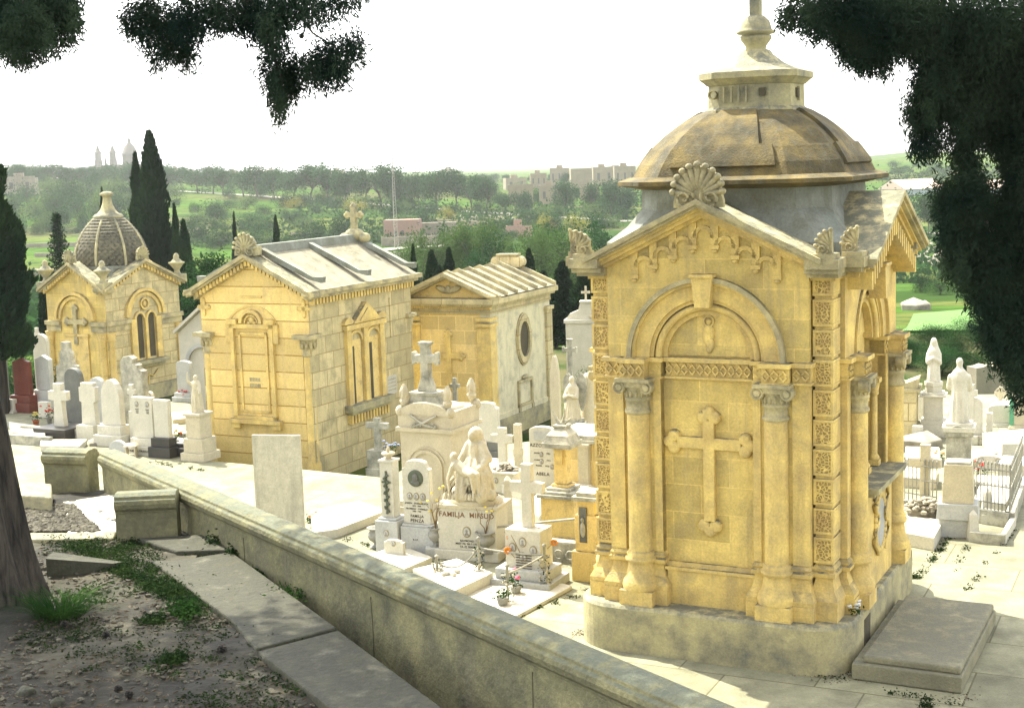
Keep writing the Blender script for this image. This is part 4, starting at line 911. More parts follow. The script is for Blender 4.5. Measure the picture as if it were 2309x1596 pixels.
for nm, T_, w_ in (('f', None, Wm), ('s', Ts, Dm)):
    x_off = -Wm if nm == 'f' else 0
    b = MB(); b.T = T_; rake2(b, x_off, x_off+w_, ZE1, ZA1, 0, .3, ((-.24, .04, .13, .18), (-.18, -.02, .04, .14), (-.08, -.12, -.02, .05))); b.build('raking_cornice', 'stone_weather', T1)
    b = MB(); b.T = T_; n = 12
    for k in range(n):
        for q in (-1, 1): u = (k+.5)/n; x_ = x_off+w_/2+q*w_/2*u; z_ = ZA1-(ZA1-ZE1)*u-.14; b.box(x_-.04, x_+.04, -.14, 0, z_, z_+.14)
    b.build('dentils', 'stone_plain', T1)
    xm = x_off+w_/2; r_ = .78
    b = MB(); b.T = T_; b.ring(xm, 1.75, r_, r_+.10, -.12, 0, 0, 180, 28); b.ring(xm, 1.75, r_-.14, r_-.04, -.07, 0, 0, 180, 28); b.build('arch_moulding', 'stone_plain', T1)
    b = MB(); b.T = T_; b.box(x_off-.04, xm-r_+.1, -.12, 0, 1.55, 1.68); b.box(xm+r_-.1, x_off+w_+.04, -.12, 0, 1.55, 1.68); b.box(x_off-.02, xm-r_+.1, -.06, 0, 1.35, 1.55); b.box(xm+r_-.1, x_off+w_+.02, -.06, 0, 1.35, 1.55); b.build('impost_band', 'stone_weather', T1)
    for x_ in (x_off+.14, x_off+w_-.14):
        b = MB(); b.T = T_; b.lathe([(.16, GL), (.15, GL+.5), (.11, GL+.6), (.10, 1.05), (.14, 1.10), (.12, 1.15), (.18, 1.35)], x_, -.05, 14); b.build('corner_column', 'stone_orange', T1)
b = MB(); flat_cross(b, -hw, .95, 1.15, .38, .08, -.09, 0, .72); b.build('relief_cross', 'stone_weather', T1)
b = MB(); b.box(-hw-.5, -hw+.5, -.05, 0, -.6, 1.2); b.box(-hw-.55, -hw+.55, -.09, 0, 1.2, 1.28); b.build('front_panel', 'stone_orange', T1)
b = MB(); b.T = Ts
for cx_ in (hd-.26, hd+.26): b.box(cx_-.16, cx_+.16, -.015, .2, .35, 1.65); b.ring(cx_, 1.65, 0, .16, -.015, .05, 0, 180, 10)
b.build('window_opening', 'recess', T1)
b = MB(); b.T = Ts
for cx_ in (hd-.26, hd+.26): b.ring(cx_, 1.65, .16, .24, -.09, 0, 0, 180, 14)
for x_ in (hd-.50, hd, hd+.50, hd-.62, hd+.62): b.box(x_-.06, x_+.06, -.11, 0, .3, 1.66)
b.ring(hd, 2.12, .14, .20, -.09, 0, 0, 360, 18); b.ell((hd, -.04, 2.12), (.08, .05, .1)); b.build('window_frame', 'stone_plain', T1)
b = MB(); b.T = Ts; b.box(hd-.80, hd+.80, -.26, 0, .16, .28); b.box(hd-.7, hd+.7, -.15, 0, .06, .16); b.build('window_sill', 'stone_grey', T1)
b = MB(); b.T = Ts; b.tube([(hd-.4, -.04, -.25), (hd-.2, -.05, -.35), (hd, -.05, -.2), (hd+.2, -.05, -.3), (hd+.45, -.04, -.1)], .03, 6); b.box(hd-.02, hd+.02, -.05, 0, -.6, -.2); b.build('carved_garland', 'stone_plain', T1)
b = MB(); b.T = Ts; b.box(-.05, Dm+.05, -.16, 0, GL, GL+.5); b.build('base_moulding', 'stone_grey', T1)
cx1, cy1 = -hw, hd
b = MB(); b.box(-Wm+.1, -.1, .1, Dm-.1, ZE1, ZE1+.30); b.box(cx1-.95, cx1+.95, cy1-.95, cy1+.95, ZE1+.2, ZE1+.62); b.lathe([(1.24, ZE1+.60), (1.24, ZE1+.70)], cx1, cy1, 28, False); b.build('drum', 'stone_bluegrey', T1)
# fish-scale dome
mat('scale_stone', (.17, .155, .10), var=(.09, .085, .06), vscale=9, stain=(.06, .06, .045), samt=.6, bump=.3)
zb1 = ZE1+.70; DPr = [(1.18, 0), (1.18, .22), (1.14, .48), (1.04, .75), (.89, 1.02), (.69, 1.27), (.52, 1.44), (.42, 1.50)]
def dr(t_):
    for (r0, z0), (r1, z1) in zip(DPr, DPr[1:]):
        if t_ <= z1: f_ = (t_-z0)/(z1-z0); return r0+(r1-r0)*f_
    return DPr[-1][0]
b = MB(); b.lathe([(r-.02, z) for r, z in DPr], cx1, cy1, 32, True, zb1)
for j in range(15):
    z_ = .03+j*.098; r_ = dr(z_); n = 34
    for i in range(n):
        a = 2*math.pi*(i+.5*(j % 2))/n; w_ = r_*math.pi/n*.95; ca, sa = math.cos(a), math.sin(a); r2 = dr(z_+.14)
        def P(u, rr, z__): return (cx1+rr*ca-u*sa, cy1+rr*sa+u*ca, zb1+z__)
        b.add([P(-w_, r2, z_+.15), P(w_, r2, z_+.15), P(w_, r_+.01, z_+.06), P(.6*w_, r_+.028, z_+.01), P(0, r_+.036, z_-.02), P(-.6*w_, r_+.028, z_+.01), P(-w_, r_+.01, z_+.06)], [(0, 1, 2, 3, 4, 5, 6)])
b.build('dome', 'scale_stone', T1)
for k in range(8):
    a = R_(22.5+45*k); b = MB(); b.tube([(cx1+(dr(z)+.03)*math.cos(a), cy1+(dr(z)+.03)*math.sin(a), zb1+z) for z in np.linspace(0, 1.5, 14)], .045, 6); b.build('dome_rib', 'stone_grey', T1)
b = MB(); b.lathe([(.42, 1.46), (.48, 1.50), (.50, 1.56), (.44, 1.62), (.34, 1.66), (.24, 1.78), (.17, 1.95), (.13, 2.16), (.15, 2.22), (.22, 2.25), (.22, 2.31), (.14, 2.36), (0, 2.38)], cx1, cy1, 20, True, zb1); b.build('dome_finial', 'stone_grey', T1)
for (x_, y_) in ((-.02, .02), (-Wm, .05), (-.02, Dm), (-Wm, Dm)):
    b = MB(); b.box(x_-.22, x_+.22, y_-.22, y_+.22, ZE1+.0, ZE1+.24); b.lathe([(.16, .22), (.10, .30), (.09, .38), (.22, .56), (.27, .60), (.27, .64), (.18, .66), (.14, .72), (.09, .76), (.10, .84), (.06, .92), (0, .95)], x_, y_, 14, True, ZE1); b.build('corner_urn', 'stone_grey', T1)
for T_, x_ in ((None, -hw), (Ts, hd)):
    b = MB(); b.T = Matrix.Translation((x_, -.1, ZA1+.1)) if T_ is None else T_ @ Matrix.Translation((x_, -.1, ZA1+.1)); palmette(b, .5, 0, 9); b.build('acroterion', 'stone_grey', T1)
ex2 = Vector((math.cos(A2), math.sin(A2), 0)); ey2 = Vector((-math.sin(A2), math.cos(A2), 0))
# ------------------------------------------------------------------ pale tomb chapel between first and second
c = YD(440, 760, 42); t = thing('pale_chapel', 'pale whitewashed tomb chapel half hidden between the two left mausoleums', 'tomb', (c.x, c.y, GL), -26)
b = MB(); b.box(-.62, 1.2, 0, 2.5, 0, 2.6); b.prism([(-.62, 2.6), (1.2, 2.6), (.3, 3.3)], 0, 2.5); b.build('body', 'marble', t)
b = MB(); b.ring(.25, 1.7, .5, .62, -.08, 0, 0, 180, 20); b.box(-.37, -.25, -.08, 0, .2, 1.7); b.box(.75, .87, -.08, 0, .2, 1.7); b.build('blind_arch', 'marble_grey', t)
b = MB(); rake2(b, -.7, 1.28, 2.6, 3.34, 0, .2, ((-.12, .0, .10, .02),)); b.build('raking_cornice', 'marble', t)
# white chapel with small cross, centre right
c = YD(1277, 800, 44); t = thing('white_chapel', 'small white burial chapel with a cross on its curved top, against dark cypresses', 'tomb', (c.x, c.y, GL), -10)
b = MB(); b.box(0, 1.25, 0, 1.6, 0, 2.32); b.build('body', 'marble', t)
b = MB(); b.box(-.05, 1.3, -.05, 1.65, 2.32, 2.42); b.prism([(.0, 2.42), (1.25, 2.42), (1.10, 2.60), (.85, 2.72), (.80, 2.95), (.46, 2.95), (.40, 2.72), (.12, 2.60)], .1, .35); b.box(.44, .82, .05, .4, 2.95, 3.0); b.build('pediment', 'marble', t)
b = MB(); b.box(.60, .66, .2, .26, 3.0, 3.45); b.box(.49, .77, .2, .26, 3.22, 3.29); b.build('cross', 'marble_cream', t)
b = MB(); b.ell((.95, .05, 2.52), (.22, .05, .10)); b.build('scroll', 'marble_cream', t)
# ------------------------------------------------------------------ graves
CT = math.cos(R_(26))
def base_at(x, y, z=0.): p = G(x, y, z); return p, (p-CAMP).dot(F_)/FD
def prof2(shape, w, h):
    a = w/2
    if shape == 'flat': return [(-a, 0), (a, 0), (a, h), (-a, h)]
    if shape == 'round': return [(-a, 0), (a, 0)]+[(a*math.cos(math.pi*k/14), h-a+a*math.sin(math.pi*k/14)) for k in range(15)]
    if shape == 'segment': return [(-a, 0), (a, 0)]+[(a*math.cos(math.pi*k/12), h-.16*w+.16*w*math.sin(math.pi*k/12)) for k in range(13)]
    if shape == 'gothic': return [(-a, 0), (a, 0), (a*.98, h*.62), (a*.86, h*.78), (a*.62, h*.90), (a*.3, h*.98), (0, h), (-a*.3, h*.98), (-a*.62, h*.90), (-a*.86, h*.78), (-a*.98, h*.62)]
    if shape == 'peak': return [(-a, 0), (a, 0), (a, h*.88), (0, h), (-a, h*.88)]
    if shape == 'bow': return [(-a, 0), (a, 0), (a, h*.90), (a*.5, h*.93), (0, h), (-a*.5, h*.93), (-a, h*.90)]
    if shape == 'shoulder': return [(-a, 0), (a, 0), (a, h*.66), (a*.62, h*.68), (a*.52, h*.84), (a*.30, h*.90), (a*.30, h), (-a*.34, h), (-a*.34, h*.90), (-a*.56, h*.84), (-a*.66, h*.68), (-a, h*.66)]
    if shape == 'ogee': return [(-a, 0), (a, 0), (a, h*.86), (a*.8, h*.88), (a*.7, h*.95)]+[(a*.7*math.cos(math.pi*k/8), h*.95+.05*h*math.sin(math.pi*k/8)) for k in range(1, 8)]+[(-a*.7, h*.95), (-a*.8, h*.88), (-a, h*.86)]
    if shape == 'broken': return [(-a, 0), (a, 0), (a, h*.80), (a*.55, h*.83), (a*.60, h*.88), (a*.15, h*.90), (a*.25, h*.96), (-a*.1, h), (-a*.6, h*.985), (-a*.85, h*.93)]
def text_mesh(s, size, name, mat_, parent, loc, align='CENTER', bold=0.0, rotx=90, dep=.002):
    cu = bpy.data.curves.new(name, 'FONT'); cu.body = s; cu.size = size; cu.align_x = align; cu.extrude = dep; cu.offset = bold*size; cu.space_character = 1.1
    tmp = bpy.data.objects.new('tmp', cu); scene.collection.objects.link(tmp)
    me = bpy.data.meshes.new_from_object(tmp); bpy.data.objects.remove(tmp); bpy.data.curves.remove(cu)
    me.name = name; me.materials.clear(); me.materials.append(M[mat_]); me.transform(Matrix.Rotation(R_(rotx), 4, 'X'))
    o = bpy.data.objects.new(name, me); scene.collection.objects.link(o); o.parent = parent; o.location = loc; return o
def oval(t, x, z, y, r, parent_name='portrait'):
    b = MB(); b.T = Matrix.Translation((x, y, z)) @ Matrix.Rotation(R_(90), 4, 'X') @ Matrix.Scale(1.25, 4, (0, 1, 0)); b.lathe([(r*1.22, 0), (r*1.22, .008), (r, .012), (0, .012)], 0, 0, 18, False); o = b.build(parent_name, 'rim', t)
    b = MB(); b.T = Matrix.Translation((x, y-.012, z)) @ Matrix.Rotation(R_(90), 4, 'X') @ Matrix.Scale(1.25, 4, (0, 1, 0)); b.lathe([(r*.95, 0), (r*.95, .003), (0, .003)], 0, 0, 18, False); b.build('photo', 'marble_grey', o)
    b = MB(); b.T = Matrix.Translation((x, y-.016, z)); b.ell((0, 0, r*.25), (r*.34, .004, r*.42), 10, 6); b.ell((0, .001, -r*.62), (r*.62, .003, r*.42), 10, 6); b.build('photo_figure', 'photo_oval', o)
def stone(name, label, cat, xl, xr, yb, yt, shape='flat', m='marble', t=.13, bh=0, bext=.10, bm=None, rot=-26, z=0., group=None, panel=False):
    p, s = base_at((xl+xr)/2, yb, z); w = (xr-xl)*s/CT; h = (yb-yt)*s
    T = thing(name, label, cat, p, rot, group); bz = bh*s
    if bh: b = MB(); b.box(-w/2-bext, w/2+bext, -bext-.05, t+bext, 0, bz*.55); b.box(-w/2-bext*.5, w/2+bext*.5, -bext*.5-.04, t+bext*.5, bz*.55, bz); b.build('base', bm or m, T, .008)
    b = MB(); b.prism([(x_, z_+bz) for x_, z_ in prof2(shape, w, h-bz)], 0, t); b.build('slab', m, T, .01)
    if panel: b = MB(); b.prism([(x_*.8, z_*.86+bz+(h-bz)*.05) for x_, z_ in prof2(shape, w, h-bz)], -.012, .02); b.build('inset_panel', m, T)
    T['w'] = w; T['h'] = h; T['bz'] = bz; return T, w, h, bz, s
def clean(T):
    for k in ('w', 'h', 'bz'):
        if k in T: del T[k]
def cross(name, label, xl, xr, yb, yt, ya, m='marble', tw=.10, th=.10, bh=0, bext=.1, bm=None, rot=-26, z=0., group=None, taper=0, ends=False, steps=1, cat='cross'):
    p, s = base_at((xl+xr)/2, yb, z); w = (xr-xl)*s/CT; h = (yb-yt)*s; bz = bh*s; za = (yb-ya)*s
    T = thing(name, label, cat, p, rot, group)
    if bh:
        b = MB()
        for k in range(steps): e = bext*(1-k/steps*.6); b.box(-w*.28-e, w*.28+e, -e-th*.2, th+e, bz*k/steps, bz*(k+1)/steps)
        b.build('base', bm or m, T, .008)
    b = MB(); q = tw*taper
    b.prism([(-tw-q, bz), (tw+q, bz), (tw, za-tw), (w/2, za-tw*.9), (w/2, za+tw*.9), (tw, za+tw), (tw, h), (-tw, h), (-tw, za+tw), (-w/2, za+tw*.9), (-w/2, za-tw*.9), (-tw, za-tw)], 0, th)
    if ends:
        for a_, z_ in ((0, h), (-w/2, za), (w/2, za)):
            dx = 0 if a_ == 0 else (tw*.4 if a_ > 0 else -tw*.4)
            b.box(a_+dx-(tw*1.5 if a_ == 0 else tw*.4), a_+dx+(tw*1.5 if a_ == 0 else tw*.4), -.01, th+.01, z_-(tw*.4 if a_ == 0 else tw*1.5), z_+(tw*.4 if a_ == 0 else tw*1.5))
    b.build('cross', m, T, .008); return T, w, h, bz, s
def ledger(label, pts, z0, z1, m='marble', cat='grave slab', name='grave_slab', group=None): return slab_poly(pts, z0, z1, name, m, label, group, cat, .01)
def flowers(name, label, x, y, z, n, rad, col, h=.25, pot=None, group='flowers on the graves', leaf='grass_leaf'):
    p = G(x, y, z); T = thing(name, label, 'flowers', p, 0, group); g = np.random.default_rng(int(x*7+y))
    zp = 0
    if pot: b = MB(); b.lathe([(.05, 0), (.055, .02), (.085, .15), (.09, .155), (.09, .17), (.075, .17), (.07, .12), (0, .12)], 0, 0, 14); b.build('pot', pot, T); zp = .14
    c = g.normal(size=(90, 3))*[rad*.45, rad*.45, h*.25]+[0, 0, zp+h*.45]; V, Q = leafquads(c, .05, g); raw_mesh('leaves', V, Q, leaf, T)
    b = MB()
    for k in range(n):
        c = (g.normal()*rad*.5, g.normal()*rad*.5, zp+h*.55+abs(g.normal())*h*.3); 
        for j in range(5): a = j*1.257+g.random(); b.ell((c[0]+.018*math.cos(a), c[1]+.018*math.sin(a), c[2]+.006*j), (.02, .02, .012), 6, 4)
    b.build('petals', col, T); return T
def urn(name, label, x, y, z, hpx, m='pot_grey', w=.42, group=None, plant=None):
    p, s = base_at(x, y, z); h = hpx*s; T = thing(name, label, 'urn', p, 0, group)
    b = MB(); b.lathe([(r*w*h*1.25, q*h) for r, q in ((.62, 0), (.62, .06), (.3, .10), (.22, .18), (.28, .24), (.62, .38), (.78, .56), (.76, .72), (.55, .82), (.6, .88), (.82, .95), (.84, 1.0), (.7, 1.0), (.55, .88), (0, .86))], 0, 0, 18); b.build('bowl', m, T)
    b = MB(); b.box(-.36*h*w*2, .36*h*w*2, -.36*h*w*2, .36*h*w*2, -.02, .03*h); b.build('foot', m, T)
    if plant:
        g = np.random.default_rng(int(x)); b = MB()
        for k in range(7):
            a = g.uniform(0, 6.28); l = plant*g.uniform(.6, 1); pts = [(0, 0, h*.9)]
            for j in range(1, 6): pts.append((math.cos(a)*l*.45*(j/5)**1.2+g.normal()*.01, math.sin(a)*l*.45*(j/5)**1.2, h*.9+l*(j/5)))
            b.tube(pts, .009, 5, .003)
            e = pts[3]; b.tube([e, (e[0]+math.cos(a+1)*l*.2, e[1]+math.sin(a+1)*l*.2, e[2]+l*.25)], .005, 4, .002)
        b.build('twigs', 'twig', T)
        b = MB()
        for k in range(8): b.ell((g.normal()*plant*.25, g.normal()*plant*.25, h+plant*g.uniform(.3, 1)), (.025, .025, .018), 7, 5)
        b.build('blossoms', 'petal_yellow', T)
    return T
# --- figures -----------------------------------------------------------------
def blobs(name, parts, m, parent, vox=.02, sm=6, fold=None, seed=0):
    """tapered capsules (p0, r0, p1, r1) and ellipsoids (c, r) fused into one surface"""
    b = MB()
    for q in parts:
        if len(q) == 4:
            p0, r0, p1, r1 = q; p0 = Vector(p0); p1 = Vector(p1); n = max(3, int((p1-p0).length/(min(r0, r1)*.35+.004)))
            n = min(n, 16)
            for k in range(n+1): f_ = k/n; r_ = r0+(r1-r0)*f_; b.ell(tuple(p0.lerp(p1, f_)), (r_, r_, r_), 10, 7)
        elif len(q) == 3: b.ell(q[0], q[1], 12, 9, q[2])
        else: b.ell(q[0], q[1], 12, 9)
    me = bpy.data.meshes.new(name); me.from_pydata(b.v, [], b.f); o = bpy.data.objects.new(name, me); scene.collection.objects.link(o)
    md = o.modifiers.new('r', 'REMESH'); md.mode = 'VOXEL'; md.voxel_size = vox
    ms = o.modifiers.new('s', 'SMOOTH'); ms.iterations = sm; ms.factor = .5
    dg = bpy.context.evaluated_depsgraph_get(); me2 = bpy.data.meshes.new_from_object(o.evaluated_get(dg)); bpy.data.objects.remove(o)
    if fold:
        amp, freq, zlo, zhi = fold
        for v in me2.vertices:
            if zlo <= v.co.z <= zhi:
                k = min(1, (zhi-v.co.z)/(zhi-zlo)*2.5); a = math.atan2(v.co.y-fold_c[1], v.co.x-fold_c[0])
                v.co += v.normal*amp*k*math.sin(a*freq+2.5*mn.noise(Vector((v.co.x*6, v.co.y*6, v.co.z*1.5+seed))))
    for pl in me2.polygons: pl.use_smooth = True
    me2.name = name; me2.materials.clear(); me2.materials.append(M[m]); o = bpy.data.objects.new(name, me2); scene.collection.objects.link(o); o.parent = parent; return o
fold_c = (0, 0)
# ================================================================= centre cluster
# plain marble slab seen from behind, right behind the wall
p, s = base_at(634, 1215, 0); T = thing('headstone', 'tall plain rectangular marble slab turned away, right behind the parapet wall', 'headstone', p, -12)
w_, h_ = 112*s/.98, 238*s
b = MB(); b.box(-w_/2, w_/2, 0, .05, .0, h_); b.build('slab', 'slab_back', T, .004)
b = MB(); b.box(-w_/2-.05, w_/2+.05, -.08, .20, 0, .12); b.build('base', 'marble', T)
ledger('flat white grave slab on the paving right of the plain marble headstone', [(705, 1200), (760, 1192), (872, 1150), (810, 1128), (700, 1150)], 0, .16)
flowers('flower_pot', 'low green plant with reddish flowers at the foot of the plain marble slab', 700, 1178, 0, 4, .12, 'orange', .14)
# --- tall monument with cross and urns
p, s = base_at(968, 1187, 0); K = s
T = thing('cross_monument', 'tall cream marble monument topped by a weathered cross and flame urns', 'monument', p, -26)
w_ = 1.02; H1 = (1187-970)*s
b = MB(); b.box(-w_/2-.10, w_/2+.10, -.10, w_+.10, 0, .34); b.box(-w_/2-.05, w_/2+.05, -.05, w_+.05, .34, .44); b.build('base', 'marble_cream', T, .01)
b = MB(); b.box(-w_/2, w_/2, 0, w_, .44, H1); b.build('shaft', 'marble_cream', T, .008)
b = MB(); b.ring(0, 1.05, .27, .32, -.03, 0, 0, 180, 18); b.box(-.32, -.27, -.03, 0, .5, 1.05); b.box(.27, .32, -.03, 0, .5, 1.05); b.ring(0, 1.05, .36, .38, -.02, 0, 15, 165, 18); b.build('arched_panel', 'marble_cream', T)
b = MB(); b.T = Matrix(((0, -1, 0, w_/2), (1, 0, 0, w_/2), (0, 0, 1, 0), (0, 0, 0, 1))); b.ring(0, 1.05, .27, .32, -.03, 0, 0, 180, 18); b.box(-.32, -.27, -.03, 0, .5, 1.05); b.box(.27, .32, -.03, 0, .5, 1.05); b.build('arched_panel', 'marble_cream', T)
b = MB(); e = .06
b.box(-w_/2-e, w_/2+e, -e, w_+e, H1, H1+.07); b.box(-w_/2-.02, w_/2+.02, -.02, w_+.02, H1+.07, H1+.36); b.build('cornice', 'marble_cream', T)
b = MB(); zz = H1+.30
b.prism([(-w_/2-.02, zz)]+[(.50*math.cos(math.pi*(1-k/12))*.98, zz+.02+.20*math.sin(math.pi*k/12)) for k in range(13)]+[(w_/2+.02, zz)], -.04, .10)
for q in (-1, 1): b.ell((q*(w_/2-.01), .02, zz+.05), (.085, .085, .10), 10, 7); b.ell((q*(w_/2-.01), w_-.02, zz+.05), (.085, .085, .10), 10, 7)
b.ell((.1, .5, zz+.04), (.4, .42, .12)); b.build('pediment', 'marble_cream', T)
b = MB(); b.tube([(-.28, -.05, zz+.0), (.0, -.07, zz-.16), (.24, -.05, zz-.22)], .022, 6); b.tube([(.26, -.05, zz+.0), (.0, -.07, zz-.13), (-.24, -.05, zz-.22)], .022, 6)
for k in range(9): b.ell((-.24+k*.06, -.06, zz-.18+.03*math.sin(k*2)), (.035, .02, .02), 6, 4)
b.build('carved_branches', 'marble_old', T)
b = MB(); cy_ = w_/2; b.loft([[(-a-.1, cy_-.2-a*.8, z_), (a-.1, cy_-.2-a*.8, z_), (a-.1, cy_-.2+a*.8, z_), (-a-.1, cy_-.2+a*.8, z_)] for a, z_ in ((.34, zz), (.34, zz+.06), (.28, zz+.12), (.25, zz+.30), (.27, zz+.33), (.27, zz+.37))]); b.build('cross_base', 'marble_old', T)
zb = zz+.37; b = MB(); za = .62
P = [(-.17, 0), (.17, 0), (.15, .10), (.085, .26), (.085, za-.09), (.20, za-.07), (.24, za-.12), (.27, za-.12), (.27, za+.12), (.24, za+.12), (.20, za+.06), (.085, za+.08), (.075, za+.22), (.13, za+.27), (.13, za+.31), (-.13, za+.31), (-.13, za+.27), (-.075, za+.22), (-.085, za+.08), (-.20, za+.06), (-.24, za+.12), (-.27, za+.12), (-.27, za-.12), (-.24, za-.12), (-.20, za-.07), (-.085, za-.09), (-.085, .26), (-.15, .10)]
b.prism([(x_*.92-.10, zb+z_*.94) for x_, z_ in P], cy_-.29, cy_-.13); b.build('cross', 'marble_old', T, .012)
for (x_, y_) in ((-.43, .06), (.43, .06), (.43, w_-.06), (-.43, w_-.06)):
    b = MB(); b.lathe([(.07, 0), (.07, .03), (.03, .05), (.03, .09), (.055, .12), (.085, .19), (.085, .22), (.055, .24), (.07, .27), (.078, .33), (.07, .40), (.035, .47), (0, .50)], x_, y_, 14, True, zz+.02)
    for k in range(8): a = k*.785; b.tube([(x_+.072*math.cos(a), y_+.072*math.sin(a), zz+.28), (x_+.082*math.cos(a+.3), y_+.082*math.sin(a+.3), zz+.38), (x_+.02*math.cos(a+.6), y_+.02*math.sin(a+.6), zz+.52)], .010, 4, .005)
    b.build('flame_urn', 'marble_cream', T)
# --- Penza family grave
p, s = base_at(905, 1246, 0); T = thing('family_headstone', 'marble family headstone with bronze medallion, three portraits and a vine-cross pillar', 'headstone', p, -24)
b = MB(); b.box(-.42, .0, -.10, .32, 0, .54); b.box(-.38, -.04, -.06, .28, .54, .58); b.box(.02, .62, -.04, .34, 0, .46); b.box(.04, .60, -.02, .3, .46, .50); b.build('base', 'marble_grey', T, .01)
b = MB(); b.box(-.34, -.10, 0, .22, .58, 1.50); b.box(-.36, -.08, -.02, .24, 1.50, 1.54); b.build('pillar', 'marble', T, .006)
b = MB(); b.box(-.235, -.205, -.02, 0, .66, 1.36); b.box(-.30, -.14, -.02, 0, 1.16, 1.19)
g = random.Random(4)
for k in range(26): z_ = .66+k*.025; b.ell((-.22+.035*math.sin(k*1.3), -.02, z_), (.03, .015, .02), 6, 4)
b.build('vine_cross', 'bronze', T)
b = MB(); b.lathe([(.06, 0), (.05, .04), (.11, .08), (.11, .11), (.03, .11), (0, .12)], -.22, .1, 14, True, 1.54); b.build('lamp_dish', 'marble_cream', T)
b = MB(); b.lathe([(.02, .1), (.035, .15), (.02, .2), (0, .25)], -.22, .1, 8, True, 1.54); b.build('lamp_flame', 'marble_cream', T)
b = MB(); b.prism([(x_+.30, z_+.50) for x_, z_ in prof2('ogee', .50, 1.06)], .04, .16); b.build('slab', 'marble', T, .008)
b = MB(); b.T = Matrix.Translation((.30, .04, 1.26)) @ Matrix.Rotation(R_(90), 4, 'X'); b.lathe([(.14, 0), (.14, .012), (.12, .016), (0, .02)], 0, 0, 22, False); md_ = b.build('medallion', 'bronze', T)
b = MB(); b.ell((.30, .015, 1.27), (.055, .012, .075)); b.ell((.30, .018, 1.19), (.08, .01, .05)); b.build('medallion_head', 'granite_dark', md_)
for k in range(3): oval(T, .18+k*.12, .96, .04, .042)
for s_, z_, sz in (('JOSEPH · EVANGELISTA', .83, .038), ('1893 · 1960', .79, .03), ('FILOMENA · CARMELO', .74, .036), ('1900 · 1985', .70, .03), ('FAMILJA', .61, .062), ('PENZA', .53, .075)): text_mesh(s_, sz, 'inscription', 'ink', T, (.30, .037, z_), bold=.01)
oval(T, -.21, .34, -.10, .04)
text_mesh('R.I.P.', .045, 'inscription', 'ink', T, (.30, -.042, .24))
# --- Mifsud pieta
p, s = base_at(1055, 1262, 0); T = thing('pieta_grave', 'marble family grave with a statue of a mourning mother holding her dead son', 'statue grave', p, -20)
b = MB(); b.box(-.55, .55, -.06, .62, 0, .16); b.box(-.50, .50, 0, .56, .16, .84); b.build('pedestal', 'marble', T, .01)
b = MB(); b.box(-.53, .56, -.04, .62, .84, .90); b.build('ledge', 'marble_cream', T, .01)
text_mesh('FAMILJA  MIFSUD', .115, 'inscription', 'ink_brown', T, (0, -.003, .70), bold=.012)
oval(T, 0, .46, -.0, .06)
for s_, z_ in (('RAYMOND', .30), ('MIET FIL 28-1-1958', .25), ('TA 42 SENA', .20)): text_mesh(s_, .045, 'inscription', 'ink', T, (0, -.003, z_), bold=.01)
b = MB(); b.lathe([(.46, .90), (.46, .96), (.42, .99), (.0, 1.0)], .06, .28, 24, True, 0, .72); b.build('oval_plinth', 'marble_cream', T)
b = MB(); fold_c = (.06, .25)
mary = [((.085, .33, 1.97), (.13, .12, .15)), ((.085, .36, 1.82), (.17, .13, .16)), ((.08, .28, 1.55), .17, (.08, .30, 1.80), .13), ((.08, .28, 1.88), .05, (.08, .26, 1.95), .055), ((.06, .235, 1.99), (.066, .078, .092)), ((.085, .275, 2.01), (.092, .09, .105)), ((.1, .14, 1.28), (.25, .17, .32)), ((.08, .33, 1.9), .10, (.09, .36, 1.7), .16),
        ((-.02, .28, 1.82), .075, (-.12, .20, 1.60), .07), ((-.12, .20, 1.60), .06, (-.16, .05, 1.52), .045), ((.20, .28, 1.82), .08, (.32, .20, 1.62), .08), ((.32, .20, 1.62), .07, (.26, .04, 1.50), .05),
        ((.08, .28, 1.50), .20, (-.06, .10, 1.38), .14), ((.08, .28, 1.50), .22, (.26, .10, 1.36), .14), ((-.06, .10, 1.38), .13, (-.08, .02, 1.08), .13), ((.26, .10, 1.36), .13, (.28, .02, 1.08), .13), ((.08, .3, 1.3), .26, (.08, .3, 1.1), .30), ((-.22, .15, 1.08), .08, (-.05, .0, 1.04), .10), ((.30, .0, 1.06), .10, (.42, .12, 1.06), .08)]
blobs('mother', mary, 'marble_cream', T, .014, 2, (.020, 11, .95, 1.75))
son = [((-.20, .06, 1.66), (.065, .075, .085)), ((-.20, .1, 1.60), .04, (-.16, .08, 1.54), .05), ((-.15, .04, 1.54), .095, (.02, .0, 1.44), .085), ((.02, .0, 1.44), .085, (.10, -.02, 1.45), .08), ((.10, -.03, 1.46), .07, (.24, -.09, 1.42), .055), ((.24, -.09, 1.42), .05, (.27, -.08, 1.12), .032), ((.05, -.04, 1.45), .07, (.17, -.13, 1.43), .055), ((.17, -.13, 1.43), .048, (.19, -.11, 1.12), .03),
       ((.27, -.08, 1.12), .03, (.29, -.14, 1.08), .022), ((.19, -.11, 1.12), .03, (.20, -.17, 1.08), .022), ((-.20, -.02, 1.52), .042, (-.27, -.05, 1.32), .032), ((-.27, -.05, 1.32), .03, (-.24, -.10, 1.16), .022), ((-.24, -.10, 1.16), .024, (-.23, -.12, 1.09), .012), ((.02, -.06, 1.44), .035, (.10, -.10, 1.48), .02)]
blobs('son', son, 'marble_cream', T, .011, 2)
b = MB()
for k in range(9):
    x_ = -.30+k*.07; b.tube([(x_+.1, .06, 1.34), (x_+.02, -.02, 1.22), (x_-.02, -.05, 1.08), (x_-.04, -.04, 1.0)], .028, 6, .04)
b.build('robe_folds', 'marble_cream', T)
